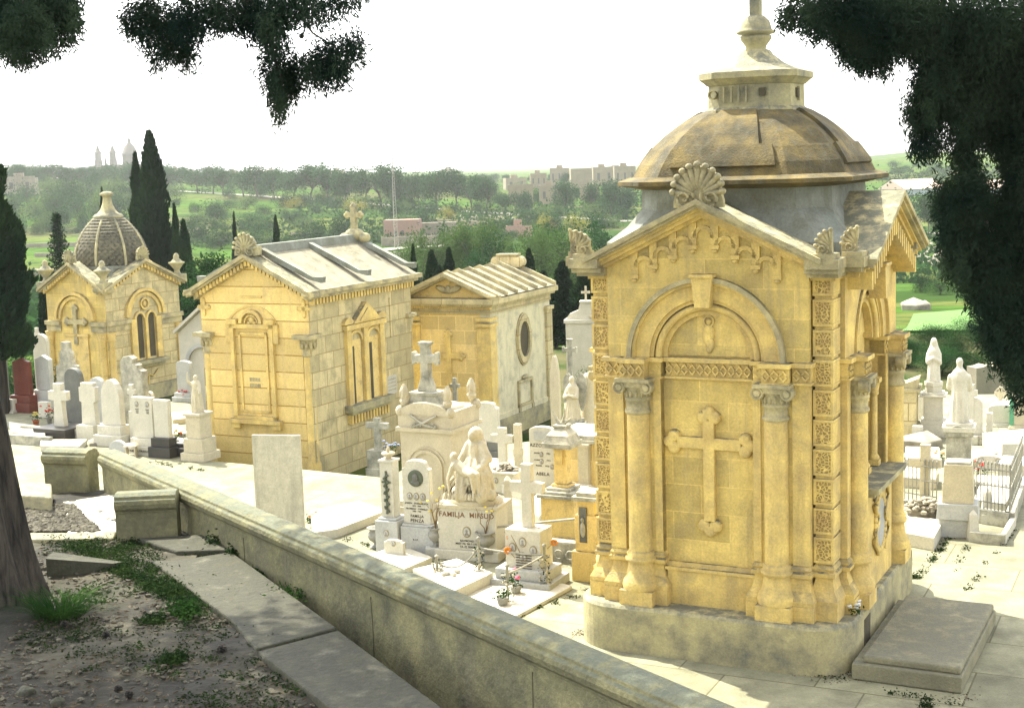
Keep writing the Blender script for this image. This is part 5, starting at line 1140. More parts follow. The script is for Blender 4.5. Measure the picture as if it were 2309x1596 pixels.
ledger('flat white grave slab with a raised marble cross in front of the pieta grave', [(930, 1282), (1022, 1332), (1112, 1290), (1030, 1258)], 0, .22)
p = G(1010, 1292, .22); b = MB(); b.box(-.30, .22, -.03, .03, .0, .05); b.box(.04, .10, -.14, .16, .001, .052); ob = b.build('lying_cross', 'marble', None, .006, tuple(p)); ob.rotation_euler = (0, 0, R_(-60)); tag(ob, 'small marble cross lying on the white slab before the pieta grave', 'cross')
ledger('flat white grave slab in front of the vine-cross headstone', [(832, 1250), (905, 1285), (975, 1255), (900, 1226)], 0, .10)
T, w_, h_, bz, s = stone('portrait_stone', 'little scalloped marble portrait stone low in front of the vine-cross pillar', 'portrait stone', 866, 911, 1262, 1216, 'ogee', 'marble', .08, 6, .04); oval(T, 0, .30*h_/.36 if h_ else .2, 0, .035)
urn('vase', 'grey stone vase on a stand, left of the vine-cross pillar', 849, 1233, .0, 46, 'pot_grey')
urn('vase', 'squat dark grey pot against the base of the three-portrait headstone', 948, 1240, .0, 44, 'pot_grey', .55)
urn('vase', 'grey stone urn holding budding twigs between the two family graves', 984, 1232, .16, 46, 'pot_grey', .40, None, .62)
b = MB(); b.box(-.16, .16, -.13, .2, 0, .17); q = G(983, 1254, 0); ob = b.build('stone_block', 'marble_grey', None, .01, tuple(q)); tag(ob, 'small stone block under the urn of budding twigs', 'block')
urn('vase', 'pale round urn with bare twigs right of the pieta pedestal', 1096, 1243, .16, 46, 'pot_grey', .5, None, .55)
b = MB(); b.box(-.16, .16, -.13, .2, 0, .17); q = G(1096, 1262, 0); ob = b.build('stone_block', 'marble_grey', None, .01, tuple(q)); tag(ob, 'small stone block under the pale round urn', 'block')
b = MB(); b.lathe([(.03, 0), (.03, .22), (.0, .22)], 0, 0, 10); b.box(-.20, .20, -.12, .12, .22, .26); ob = b.build('bird_bath', 'marble_cream', None, .004, tuple(G(886, 1222, .0))); ob.location.z = .0; ob.scale = (1, 1, 1.6); tag(ob, 'small flat-topped marble stand before the vine-cross pillar', 'stand')
# --- white cross with four portraits
T, w_, h_, bz, s = cross('cross_grave', 'white marble cross on a block bearing four oval portraits', 1156, 1229, 1318, 1041, 1094, 'marble', .085, .12, 132, .14, 'marble', cat='cross grave')
for a_, z_ in ((-.17, .64), (.0, .74), (.17, .62), (0, .50)): oval(T, a_, z_*bz/.93+.0, -.165-.0, .05)
b = MB(); b.box(-.50, .50, -.35, .40, 0, .14); b.box(-.42, .42, -.28, .3, .14, .30); b.build('step', 'marble_grey', T, .01)
b = MB()
for k in range(6): b.box(-.12, .14, -.142-.04, -.13, .30+k*.04, .308+k*.04)
b.build('inscription', 'ink', T)
ledger('low white grave slab framed by the iron posts, bottom centre', [(1048, 1338), (1140, 1400), (1290, 1320), (1180, 1290)], 0, .06)
# iron posts with creeping roses and hanging chain
gp = 'iron posts around the four-portrait cross grave'; posts = []
for i, (x_, yb, yt, lab) in enumerate([(987, 1318, 1250, 'leftmost iron post, near the white slab of the pieta grave'), (1082, 1316, 1208, 'iron post wrapped in creeper right of the pieta slab'), (1146, 1362, 1270, 'iron post in front, beside the potted plants'), (1230, 1334, 1224, 'iron post wrapped in creeper at the right corner of the grave')]):
    p, s = base_at(x_, yb, 0); h = (yb-yt)*s; T = thing('iron_post', lab, 'post', p, 0, gp); posts.append((p, h))
    b = MB(); b.lathe([(.02, 0), (.02, h*.95), (.035, h*.96), (.03, h), (0, h+.02)], 0, 0, 8); b.box(-.09, .09, -.012, .012, h*.72, h*.75); b.build('rod', 'iron_grey', T)
    g = np.random.default_rng(i); n = 110; a = g.uniform(0, 6.28, n); zz_ = g.uniform(0, h*.8, n); rr_ = .05+.05*g.random(n); V, Q = leafquads(np.stack([rr_*np.cos(a), rr_*np.sin(a), zz_], 1), .04, g); raw_mesh('creeper', V, Q, 'weed_leaf', T)
    b = MB()
    for k in range(16): a = g.uniform(0, 6.28); b.ell((.08*math.cos(a), .08*math.sin(a), g.uniform(0, h*.75)), (.018, .018, .018), 6, 4)
    b.build('rose_heads', 'marble_cream', T)
for i, (a_, c_, lab) in enumerate(((0, 1, 'chain hanging between the two left iron posts'), (1, 3, 'thin rail between the creeper-wrapped posts'), (2, 3, 'rail from the front post to the right corner post'))):
    (pa, ha), (pc, hc) = posts[a_], posts[c_]; A_ = pa+Vector((0, 0, ha*.78)); C2 = pc+Vector((0, 0, hc*.78)); sag = .18 if i == 0 else .02
    b = MB(); b.tube([A_.lerp(C2, k/12)-A_-Vector((0, 0, sag*4*(k/12)*(1-k/12))) for k in range(13)], .014, 5); ob = b.build('chain', 'iron_grey', None, 0, tuple(A_)); tag(ob, lab, 'chain')
flowers('flower_pot', 'grey tub of green shoots at the very front beside the iron post', 1134, 1372, 0, 3, .14, 'petal_white', .16, 'pot_grey'); flowers('flower_pot', 'bright green bulbs and a pink flower behind the front tub', 1164, 1345, 0, 3, .12, 'pink', .22, 'marble_grey' if 0 else 'pot_grey')
p = G(1190, 1322, 0); T = thing('gerbera_plant', 'tall curving bare stems with orange gerberas before the four-portrait cross', 'flowers', p, 0)
b = MB(); bl = MB(); g = np.random.default_rng(77)
for k in range(9):
    a = g.uniform(-.4, 3.6); l = g.uniform(.5, .95); ex_ = g.uniform(.2, .45); pts = [(math.cos(a)*ex_*(j/6)**1.6, .2*math.sin(a)*(j/6), l*(j/6)**.85) for j in range(7)]; b.tube(pts, .008, 5, .004)
    if k % 2 == 0:
        e = pts[-1]
        for j in range(7): q = j*.9; bl.ell((e[0]+.035*math.cos(q), e[1]-.02, e[2]+.035*math.sin(q)), (.025, .01, .018), 6, 4)
b.build('stems', 'twig', T); bl.build('petals', 'orange', T)
# --- things behind
T, w_, h_, bz, s = stone('headstone', 'plain white headstone with scalloped top on a dark block, below the oval window', 'headstone', 1071, 1125, 1036, 905, 'ogee', 'marble', .13, 40, .05, 'granite_dark')
T, w_, h_, bz, s = cross('cross_grave', 'smooth white cross just right of the mourning mother statue', 1108, 1158, 1066, 963, 988, 'marble', .09, .10, 6, .1)
T, w_, h_, bz, s = stone('headstone', 'round-topped white headstone lettered ABELA with four portraits', 'headstone', 1197, 1254, 1118, 959, 'segment', 'marble', .12, 14, .07)
for a_, z_ in ((-.02, .60), (-.02, .50), (-.24, .43), (.2, .43)): oval(T, a_, z_*h_, 0, .035)
for s_, z_, sz in (('AZZOPARDI', .73, .085), ('GIUSEPPE     1902', .63, .04), ('CARMELA     1911', .53, .04), ('MARIA     1925', .45, .04), ('ABELA', .32, .09)): text_mesh(s_, sz, 'inscription', 'ink', T, (-.0, -.003, z_*h_-.03), bold=.01)
b = MB(); b.box(-.16, .16, -.02, 0, h_*.80, h_*.93); b.build('inset_panel', 'marble_grey', T)
# stone pile box
p, s = base_at(1134, 1112, 0); T = thing('portrait_box', 'white box grave marker with two portraits, heaped with small stones', 'grave marker', p, -26)
b = MB(); b.box(-.24, .24, 0, .36, 0, .38); b.box(-.30, .30, -.05, .42, .38, .42); b.build('box', 'marble', T, .006); oval(T, -.14, .24, 0, .04); oval(T, .12, .24, 0, .04)
b = scatter_rocks(70, lambda: (lambda a, r: (r*math.cos(a), .18+r*math.sin(a)*.7, .43+.16*(1-r/.3)*random.random()))(random.uniform(0, 6.28), random.uniform(0, .28)), .05, .09); b.build('stone_heap', 'rock', T)
cross('pillar_marker', 'slim cream stone pillar between the smooth white cross and the ABELA headstone', 1158, 1176, 1068, 955, 1020, 'marble_cream', .07, .14, 8, .06, cat='pillar')
p, s = base_at(1148, 1190, 0); b = MB(); b.box(-.08, .08, -.08, .08, 0, .85, .02, .02); b.loft([[(-.06, -.06, .85), (.06, -.06, .85), (.06, .06, .85), (-.06, .06, .85)], [(-.005, -.005, .93), (.005, -.005, .93), (.005, .005, .93), (-.005, .005, .93)]]); ob = b.build('marble_post', 'marble', None, 0, tuple(p)); tag(ob, 'short white marble post left of the four-portrait cross', 'post')
# yellow pillar monument with carved cross
p, s = base_at(1258, 1222, 0); T = thing('pillar_monument', 'yellow stone pillar on a stepped block with a carved cross and broken figure on top', 'monument', p, -26)
b = MB(); b.box(-.30, .30, 0, .56, 0, .74); b.box(-.38, .38, -.08, .64, -.0, .10); b.build('block', 'stone_orange', T, .01)
b = MB(); b.box(-.35, .35, -.05, .61, .74, .80); b.box(-.31, .31, -.01, .57, .80, .85); b.box(-.22, .22, .06, .50, .85, .90); b.build('steps', 'marble_old', T, .008)
b = MB(); b.box(-.16, .16, .14, .42, .90, .95); b.box(-.115, .115, .17, .39, .95, 1.58); b.build('shaft', 'stone_orange', T, .01)
b = MB(); b.box(-.06, .06, .12, .2, 1.3, 1.80); b.box(-.13, .13, .12, .2, 1.55, 1.62); b.build('carved_cross', 'stone_plain', T)
b = MB(); b.box(-.26, .26, .02, .54, 1.58, 1.66); b.box(-.24, .24, .04, .52, 1.66, 1.78, .05, .05); b.loft([[(-.2, .08, 1.78), (.2, .08, 1.78), (.2, .48, 1.78), (-.2, .48, 1.78)], [(-.10, .2, 1.90), (.10, .2, 1.90), (.10, .4, 1.90), (-.10, .4, 1.90)]]); b.box(-.12, .12, .18, .42, 1.9, 1.94); b.build('capital', 'marble_old', T)
b = MB(); b.tube([(-.03, .3, 1.94), (-.10, .3, 2.02), (-.16, .3, 2.16)], .04, 6, .015); b.tube([(.02, .3, 1.94), (.10, .3, 2.0), (.17, .3, 2.06)], .035, 6, .012); b.tube([(0, .3, 1.94), (.05, .3, 2.1), (.06, .3, 2.22)], .03, 6, .008); b.build('broken_wings', 'marble_old', T)
# kerb fence near it
p, s = base_at(1215, 1262, 0); T = thing('grave_kerb', 'low stone kerb with scrolled iron railing in front of the yellow pillar monument', 'kerb', p, -26)
b = MB(); b.box(-.5, .85, 0, .10, 0, .30); b.box(-.5, .85, -.03, .13, .30, .34); b.build('kerb', 'marble_old', T); b = MB()
b.tube([(-.6, -.25, .55), (.9, .1, .75)], .02, 6)
for k in range(4):
    x_ = .0+k*.2; b.tube([(x_+.07*math.cos(q), -.12, .16+.07*math.sin(q)) for q in np.linspace(0, 5.2, 12)], .012, 5)
b.build('railing', 'iron_grey', T)
# brown pillars beside the big mausoleum
p, s = base_at(1320, 1312, 0); T = thing('pillar_tomb', 'brown stone pillar tomb with carved niche beside the left edge of the domed mausoleum', 'tomb', p, -26)
b = MB(); b.box(-.22, .24, 0, .5, 0, .46); b.box(-.17, .19, .04, .44, .46, 1.02); b.box(-.13, .15, .06, .4, 1.02, 1.24); b.build('pillar', 'stone_orange', T, .01)
b = MB(); b.box(-.20, .20, .0, .48, 1.24, 1.30); b.box(-.14, .16, .05, .42, 1.30, 1.36); b.build('cap', 'marble_old', T); b = MB(); b.box(-.09, .03, .03, .1, .60, 1.14); b.build('niche', 'granite_dark', T); b = MB(); b.ell((-.03, .02, .95), (.03, .02, .04)); b.ell((-.03, .02, .80), (.045, .02, .12)); b.build('niche_figure', 'marble_old', T)
p, s = base_at(1338, 1262, 0); T = thing('pillar_tomb', 'shorter block tomb with a flat cap and a lamp, behind the brown pillar tomb', 'tomb', p, -26)
b = MB(); b.box(-.20, .30, 0, .5, 0, .95); b.build('block', 'marble_old', T, .01); b = MB(); b.box(-.24, .34, -.04, .54, .95, 1.02); b.ell((.05, .2, 1.06), (.12, .12, .07)); b.build('cap', 'marble_cream', T)
# block tomb wall with cornice
p, s = base_at(1310, 1128, 0); T = thing('block_tomb', 'squared yellow block tomb with a dark cornice and corner pier, left of the domed mausoleum', 'tomb', p, -26)
b = MB(); b.box(-.50, .55, 0, 1.1, 0, 1.10); b.build('body', 'stone_block3', T, .01); b = MB(); b.box(-.58, .62, -.08, 1.2, 1.10, 1.16); b.box(-.54, .58, -.04, 1.14, 1.16, 1.24); b.build('cornice', 'marble_old', T); b = MB(); b.box(.02, .22, -.14, .0, 0, 1.05); b.box(-.0, .24, -.16, .02, 1.05, 1.10); b.build('pier', 'marble_cream', T)
b = MB(); b.box(-.2, .30, -.5, -.15, .0, .30); b.box(-.25, .35, -.55, -.1, .30, .36, .06, .06); b.build('front_block', 'marble_cream', T)
# angel on pedestal, draped cone, stone cross
p, s = base_at(1286, 1010, 0); T = thing('angel_monument', 'weathered winged angel on a pedestal before the white chapel', 'statue', p, -26)
b = MB(); b.box(-.22, .22, 0, .4, 0, .52); b.box(-.26, .26, -.04, .44, .46, .54); b.box(-.2, .2, .02, .38, .54, .62); b.build('pedestal', 'marble_old', T, .008); fold_c = (0, .2)
blobs('angel', [((0, .2, .66), .19, (0, .2, 1.10), .12), ((0, .2, 1.10), .12, (0, .2, 1.32), .12), ((0, .2, 1.38), .05, (0, .18, 1.45), .05), ((0, .18, 1.50), (.065, .075, .085)), ((-.10, .2, 1.30), .055, (-.15, .1, 1.12), .045), ((-.15, .1, 1.12), .045, (-.04, .02, 1.16), .035), ((.10, .2, 1.30), .055, (.15, .1, 1.12), .045), ((.15, .1, 1.12), .045, (.04, .02, 1.16), .035)], 'marble_cream', T, .02, 3, (.014, 9, .6, 1.2))
b = MB()
for q in (-1, 1):
    b.loft([[(q*(.04+w0), .30, z_), (q*(.04+w1), .33, z_), (q*(.04+w1), .37, z_-.01), (q*(.04+w0), .36, z_)] for z_, w0, w1 in ((.78, .12, .14), (1.0, .04, .20), (1.25, 0, .24), (1.45, .0, .24), (1.58, .06, .18), (1.62, .10, .13))])
b.build('wings', 'marble_old', T)
p, s = base_at(1322, 1004, 0); T = thing('draped_obelisk', 'tapering draped stone obelisk to the right of the winged angel', 'obelisk', p, -26)
b = MB(); b.box(-.30, .30, 0, .5, 0, .34); b.box(-.26, .26, .04, .46, .34, .42); b.build('base', 'marble_old', T); b = MB(); b.lathe([(.24, .42), (.20, .7), (.17, 1.1), (.13, 1.4), (.15, 1.46), (.13, 1.52), (.10, 1.58), (.0, 1.62)], 0, .25, 12); b.build('drapery', 'marble_cream', T)
cross('cross_grave', 'small weathered stone cross standing against the white chapel wall', 1274, 1299, 905, 765, 788, 'marble_old', .055, .08, 10, .08, z=0, ends=True)
# small things at the foot of the third mausoleum
stone('headstone', 'small cream headstone half hidden behind the right end of the pedimented mausoleum', 'headstone', 1243, 1262, 980, 800, 'gothic', 'marble_cream', .14, 10, .05)
for i, (x_, y_, nm, lab) in enumerate([(1060, 965, 'red', 'red and orange flowers on the far grave behind the mourning mother'), (885, 1012, 'petal_blue', 'blue and white flowers at the foot of the gabled mausoleum')]): flowers('flower_bunch', lab, x_, y_+8, 0, 9, .24, nm, .24)
# dark cross by the gabled mausoleum (lower terrace)
T, w_, h_, bz, s = cross('cross_grave', 'dark lichened stone cross on a tall pedestal at the corner of the gabled mausoleum', 829, 879, 1095, 940, 958, 'marble_old', .075, .12, 82, .10, 'marble_old', z=-.9, steps=2)
# vertical clutter between
stone('headstone', 'narrow cream headstone with carved finial left of the monument with the cross', 'headstone', 897, 915, 1000, 845, 'gothic', 'marble_cream', .12, 12, .04, z=-.9)
T, w_, h_, bz, s = cross('cross_grave', 'small dark cross among the flame urns, behind the tall cross monument', 1018, 1040, 1010, 850, 868, 'marble_old', .05, .08, 60, .10, 'marble_cream', z=-.9)
ledger('white grave slab beyond the smooth white cross', [(1130, 1090), (1200, 1110), (1230, 1080), (1165, 1062)], 0, .2)
ledger('dark-edged flat grave slab behind the portrait box marker', [(1060, 1052), (1140, 1060), (1180, 1040), (1100, 1030)], 0, .14, 'marble_cream')
ledger('long white grave slab left of the block tomb', [(1180, 1140), (1215, 1165), (1250, 1120), (1215, 1105)], 0, .12)
# ================================================================= left cluster
stone('headstone', 'dark slab with a white cap at the far left edge', 'headstone', -6, 17, 905, 806, 'flat', 'granite_dark', .15, 10, .06)
stone('headstone', 'dark red granite headstone on dark legs, second from the left edge', 'headstone', 32, 74, 928, 806, 'bow', 'granite_red', .14, 38, .12, 'granite_red')
stone('headstone', 'grey marble headstone with a peaked top, right of the red granite one', 'headstone', 84, 120, 925, 800, 'peak', 'marble_grey', .16, 46, .06)
stone('headstone', 'round-topped white headstone behind the peaked grey one', 'headstone', 80, 116, 898, 752, 'round', 'marble', .14, 20, .06)
stone('headstone', 'broad yellowed headstone with stepped shoulders in front of the scaled dome mausoleum', 'headstone', 130, 184, 945, 770, 'shoulder', 'marble_old', .16, 16, .06)
stone('headstone', 'dark grey round-arched headstone behind the white cross with red flowers', 'headstone', 150, 190, 966, 829, 'round', 'granite_dark', .16, 10, .05)
T, w_, h_, bz, s = cross('cross_grave', 'white marble cross between two pots of red flowers on a black base', 111, 160, 985, 863, 891, 'marble', .12, .14, 24, .34, 'granite_black', taper=.35)
ledger('flat grave slab with black edge left of the white cross with red flowers', [(20, 950), (25, 972), (100, 985), (105, 962)], 0, .16, 'marble')
flowers('flower_pot', 'white flowers in a red clay pot left of the flowered white cross', 82, 962, 0, 5, .12, 'petal_yellow', .22, 'terracotta'); flowers('flower_pot', 'red flowers in a pale pot directly left of the flowered white cross', 112, 955, 0, 9, .16, 'red', .26, 'pot_grey'); flowers('flower_pot', 'pink and red flowers in a pale pot right of the flowered white cross', 163, 962, 0, 12, .18, 'red', .28, 'pot_grey')
T, w_, h_, bz, s = cross('cross_grave', 'broad tapering white cross on a stepped base, right of the black-based cross', 182, 224, 990, 862, 888, 'marble', .19, .15, 34, .13, 'marble', taper=.15)
stone('headstone', 'tall white headstone with a pointed arch top, tallest of the left row', 'headstone', 231, 279, 1004, 854, 'gothic', 'marble', .18, 46, .14)
stone('headstone', 'round-topped headstone peeping out behind the broad tapering cross', 'headstone', 205, 240, 975, 850, 'round', 'marble_grey', .14, 20, .05)
stone('headstone', 'tall grey headstone with a broken stepped top below the left dome\'s twin window', 'headstone', 275, 334, 985, 801, 'broken', 'marble_old', .2, 16, .06)
cross('cross_grave', 'small marble pillar with a little cross left of the double portrait headstone', 293, 313, 1005, 865, 882, 'marble', .06, .07, 80, .02)
T, w_, h_, bz, s = stone('headstone', 'flat-topped white headstone with two round portraits', 'headstone', 301, 352, 1025, 894, 'flat', 'marble', .14, 38, .08)
oval(T, -.14, h_*.88, 0, .045); oval(T, .16, h_*.88, 0, .045); text_mesh('FAMILJA FARRUGIA', .075, 'inscription', 'ink', T, (0, -.135, bz*.22), bold=.01)
for x_ in (-.14, .16): text_mesh('ANNI\n1924\n1983', .04, 'inscription', 'ink', T, (x_, -.003, h_*.78))
T, w_, h_, bz, s = stone('headstone', 'plain white slab on a black granite base, right of the double portrait headstone', 'headstone', 350, 387, 1030, 900, 'flat', 'marble', .13, 44, .10, 'granite_black')
stone('headstone', 'round-topped white headstone just behind the double portrait one', 'headstone', 330, 348, 980, 882, 'round', 'marble', .12, 10, .04)
b = MB(); b.box(-.25, .25, 0, .32, 0, .2); b.box(-.18, .18, .05, .28, .2, .3); ob = b.build('granite_base', 'granite_black', None, .01, tuple(G(402, 1030, 0))); ob.rotation_euler[2] = R_(-26); tag(ob, 'low black granite base right of the plain white slab', 'grave base')
flowers('flower_pot', 'yellow and white flowers right of the plain white slab on black granite', 396, 1008, 0, 8, .16, 'petal_yellow', .24, 'pot_grey'); flowers('flower_bunch', 'small red flowers beside the statue-topped pedestal at the corner of the gabled mausoleum', 408, 990, 0, 5, .10, 'red', .2)
p, s = base_at(437, 1040, 0); T = thing('statue_monument', 'white pedestal with a slim draped statue hugging the left edge of the gabled mausoleum', 'statue', p, -26)
b = MB(); b.box(-.32, .32, -.05, .55, 0, .18); b.box(-.26, .26, 0, .5, .18, .50); b.box(-.20, .20, .04, .44, .50, 1.0); b.box(-.24, .24, .0, .48, 1.0, 1.06); b.build('pedestal', 'marble_cream', T, .01); fold_c = (0, .24)
blobs('statue', [((0, .24, 1.08), .15, (0, .24, 1.5), .11), ((0, .24, 1.5), .10, (0, .24, 1.68), .10), ((0, .24, 1.82), (.055, .06, .075)), ((.09, .24, 1.66), .04, (.16, .14, 1.5), .035), ((-.09, .24, 1.66), .04, (-.14, .14, 1.75), .03), ((-.14, .14, 1.75), .03, (-.12, .12, 1.95), .02)], 'marble_cream', T, .018, 3, (.012, 8, 1.05, 1.55))
T, w_, h_, bz, s = stone('headstone', 'grey arched headstone with red flowers at the right foot of the scaled dome mausoleum', 'headstone', 400, 434, 905, 813, 'segment', 'marble_grey', .14, 20, .1, z=0)
flowers('flower_bunch', 'red flowers before the grey arched headstone by the scaled dome mausoleum', 416, 905, 0, 7, .14, 'red', .3)
for i, (a_, m_, lab) in enumerate((([(335, 965), (352, 985), (425, 975), (400, 955)], 'marble', 'white grave slab behind the double portrait headstone'), ([(385, 930), (390, 946), (440, 940), (430, 925)], 'marble_cream', 'cream grave slab below the grey arched headstone'), ([(400, 985), (392, 1000), (420, 1006), (425, 990)], 'marble', 'short white grave slab left of the statue-topped pedestal'), ([(92, 990), (90, 1004), (178, 1006), (196, 990)], 'marble', 'flat white slab with a dark edge low on the left, above the wall stub'))): ledger(lab, a_, 0, .14, m_)
b = MB(); b.box(-.12, .12, -.1, .1, 0, .05); 
for a_ in (-.1, .1): b.box(a_-.015, a_+.015, -.1, .1, .05, .26)
b.box(-.15, .15, -.13, .13, .26, .31, .05, .05); ob = b.build('grave_lantern', 'marble_cream', None, 0, tuple(G(297, 1030, 0))); tag(ob, 'small square stone lantern below the double portrait headstone', 'lantern')
b = MB(); b.ring(0, 0, .0, .26, 0, .1, 0, 180, 16); ob = b.build('grave_marker', 'marble_grey', None, .01, tuple(G(265, 1018, 0))); ob.rotation_euler[2] = R_(-26); tag(ob, 'small half-round marble marker behind the corner of the parapet', 'grave marker')
b = scatter_rocks(1, lambda: (0, 0, 0), .34, .34); ob = b.build('rock', 'rock', None, .01, tuple(G(216, 1003, 0))); tag(ob, 'rough white stone at the foot of the pointed arch headstone', 'stone')
T = thing('grave_kerb', 'long grey kerb with grass inside, left below the flowered white cross', 'kerb', G(62, 1003, 0), -26); b = MB(); b.box(-1.2, .7, 0, .12, 0, .22); b.build('kerb_front', 'marble_old', T); b = MB(); b.box(-1.2, .7, 1.0, 1.12, 0, .22); b.build('kerb_back', 'marble_old', T)
cross('cross_grave', 'tiny white cross far left, behind the round-topped headstones', 84, 95, 862, 738, 752, 'marble', .05, .08, 40, .05)
# more distant small graves on the left behind (seen between stones)
for i, (x_, y_, w_, h_, m_, lab) in enumerate([(98, 940, 26, 34, 'marble', 'low white headstone between the peaked grey stone and the yellowed one'), (55, 905, 18, 40, 'marble_grey', 'low grey stone behind the red granite headstone'), (20, 930, 30, 30, 'marble', 'low pale slab at the left edge beside the red granite headstone')]): stone('headstone', lab, 'headstone', x_-w_/2, x_+w_/2, y_, y_-h_, 'flat', m_, .14, 6, .05)
# ================================================================= right cluster
p, s = base_at(2103, 984, 0); T = thing('madonna_monument', 'white statue of a veiled woman on a tall pedestal, right background', 'statue', p, -20); fold_c = (0, .28); T.scale = (.84, .84, .88)
b = MB(); b.box(-.36, .36, -.08, .64, 0, .30); b.box(-.31, .31, -.03, .59, .30, .40); b.box(-.24, .24, .04, .52, .40, 1.0); b.box(-.34, .34, -.06, .62, 1.0, 1.05); b.box(-.27, .27, .01, .55, 1.05, 1.10); b.lathe([(.22, 1.10), (.22, 1.24), (.24, 1.26), (.24, 1.36)], 0, .28, 8, False); b.build('pedestal', 'marble', T, .008)
blobs('figure', [((0, .28, 1.40), .175, (0, .28, 1.8), .15), ((0, .28, 1.8), .15, (0, .28, 2.10), .17), ((0, .28, 2.10), .15, (0, .28, 2.26), .08), ((0, .26, 2.36), (.085, .10, .115)), ((0, .30, 2.30), .10, (0, .32, 2.1), .15), ((-.14, .28, 2.05), .06, (-.15, .18, 1.85), .06), ((.14, .28, 2.05), .06, (.15, .18, 1.85), .06), ((-.15, .16, 1.88), .05, (0, .10, 1.98), .04), ((.15, .16, 1.88), .05, (0, .10, 1.98), .04)], 'marble', T, .02, 3, (.014, 8, 1.38, 2.0))
p, s = base_at(2160, 1108, 0); T = thing('friar_monument', 'white statue of a robed friar seen from behind on a marble pedestal', 'statue', p, -20); fold_c = (0, .25); T.scale = (.88, .88, 1.06)
b = MB(); b.box(-.25, .25, 0, .5, 0, .98); b.box(-.30, .30, -.05, .55, .98, 1.06); b.ring(-.02, .98, 0, .20, -.06, .02, 0, 180, 16); b.box(-.32, .32, -.06, .56, 0, .16); b.build('pedestal', 'marble_old', T, .01)
b = MB(); b.box(-.33, .33, -.08, .58, 1.06, 1.14); b.box(-.27, .27, -.02, .52, 1.14, 1.2); b.build('statue_plinth', 'marble', T)
blobs('figure', [((0, .25, 1.24), .21, (0, .25, 1.75), .165), ((0, .25, 1.75), .16, (0, .25, 1.98), .18), ((0, .25, 1.98), .17, (0, .25, 2.08), .10), ((0, .25, 2.10), .07, (0, .25, 2.18), .065), ((0, .25, 2.25), (.075, .085, .085)), ((0, .22, 2.08), (.14, .13, .06)), ((-.18, .25, 1.98), .065, (-.21, .30, 1.80), .065), ((.18, .25, 1.98), .065, (.21, .30, 1.80), .065), ((-.21, .30, 1.80), .055, (-.06, .42, 1.84), .05), ((.21, .30, 1.80), .055, (.06, .42, 1.84), .05)], 'marble', T, .02, 3, (.016, 10, 1.1, 1.85))
p, s = base_at(2160, 1212, 0); T = thing('marble_pedestal', 'empty tapering marble pedestal on a stepped base in front of the friar statue', 'pedestal', p, -20)
b = MB(); b.box(-.30, .28, -.02, .5, 0, .30); b.box(-.34, .32, -.06, .54, .30, .56, .02, .02); b.build('base', 'marble_grey', T, .01); b = MB(); b.box(-.26, .24, .02, .44, .56, 1.20, .03, .02); b.build('block', 'marble_cream', T, .01); b = MB(); b.box(-.20, .18, .06, .38, 1.20, 1.24); b.build('broken_top', 'marble_old', T)
p, s = base_at(2085, 1158, 0.22); T = thing('stone_heap', 'rounded heap of small pale stones on a low slab before a plain cross', 'stone heap', p, 0); b = scatter_rocks(170, lambda: (lambda a, r: (r*math.cos(a), r*.7*math.sin(a), .26*math.sqrt(max(0, 1-(r/.36)**2))*random.uniform(.6, 1)))(random.uniform(0, 6.28), random.uniform(0, .34)), .06, .10); b.build('stones', 'rock', T); b = MB(); b.ell((0, 0, 0), (.30, .2, .2)); b.build('core', 'rock', T)
ledger('low white slab under the heap of stones', [(2040, 1200), (2106, 1212), (2128, 1172), (2045, 1160)], 0, .22, 'marble')
T, w_, h_, bz, s = cross('cross_grave', 'tall square-armed marble cross behind the heap of stones', 2053, 2116, 1150, 1000, 1042, 'marble_cream', .085, .14, 8, .08)
def iron_fence(label, pts, z0, h, n, kerb=True):
    A_, C2 = G(*pts[0], z0), G(*pts[1], z0); d = C2-A_; T = thing('iron_fence', label, 'fence', A_, 0)
    b = MB()
    for k in range(n): q = d*(k/(n-1)); b.tube([q, q+Vector((0, 0, h))], .011, 5); b.ell(tuple(q+Vector((0, 0, h+.02))), (.02, .02, .035), 6, 4)
    b.build('bars', 'iron_grey', T)
    for zz_ in (.15, h*.55, h*.9):
        b = MB(); b.tube([Vector((0, 0, zz_)), d+Vector((0, 0, zz_))], .013, 5); b.build('rail', 'iron_grey', T)
    if kerb: b = MB(); nn = Vector((-d.y, d.x, 0)).normalized()*.07; q = [(-nn), d-nn, d+nn, nn]; b.plan([(v.x, v.y) for v in q], -z0+.004, .02); b.build('kerb', 'marble_old', T)
iron_fence('rusty iron grave railing behind the heap of stones', ((2040, 1128), (2112, 1140)), .12, .75, 9)
iron_fence('iron grave railing right of the empty pedestal, along its front side', ((2186, 1145), (2276, 1158)), .22, .80, 12)
iron_fence('iron grave railing running away along the right side of the fenced grave', ((2278, 1158), (2304, 1085)), .22, .80, 14)
ledger('bright white slab inside the railed grave on the right', [(2195, 1128), (2268, 1136), (2288, 1092), (2210, 1088)], 0, .22)
for i, (x_, yb, yt, lab) in enumerate([(2226, 1168, 1097, 'small white marble obelisk post on the corner of a kerb, right of the empty pedestal'), (2194, 1216, 1147, 'small pointed marble post directly at the base of the empty pedestal')]):
    p, s = base_at(x_, yb, 0); h = (yb-yt)*s; b = MB(); b.box(-.09, .09, -.09, .09, 0, h*.85, .035, .035); b.loft([[(-.055, -.055, h*.85), (.055, -.055, h*.85), (.055, .055, h*.85), (-.055, .055, h*.85)], [(-.004, -.004, h), (.004, -.004, h), (.004, .004, h), (-.004, .004, h)]]); ob = b.build('marble_post', 'marble', None, 0, tuple(p)); tag(ob, lab, 'post')
T = thing('grave_kerb', 'small kerbed grave beside the pointed marble posts at the edge of the paved path', 'kerb', G(2222, 1225, 0), -27)
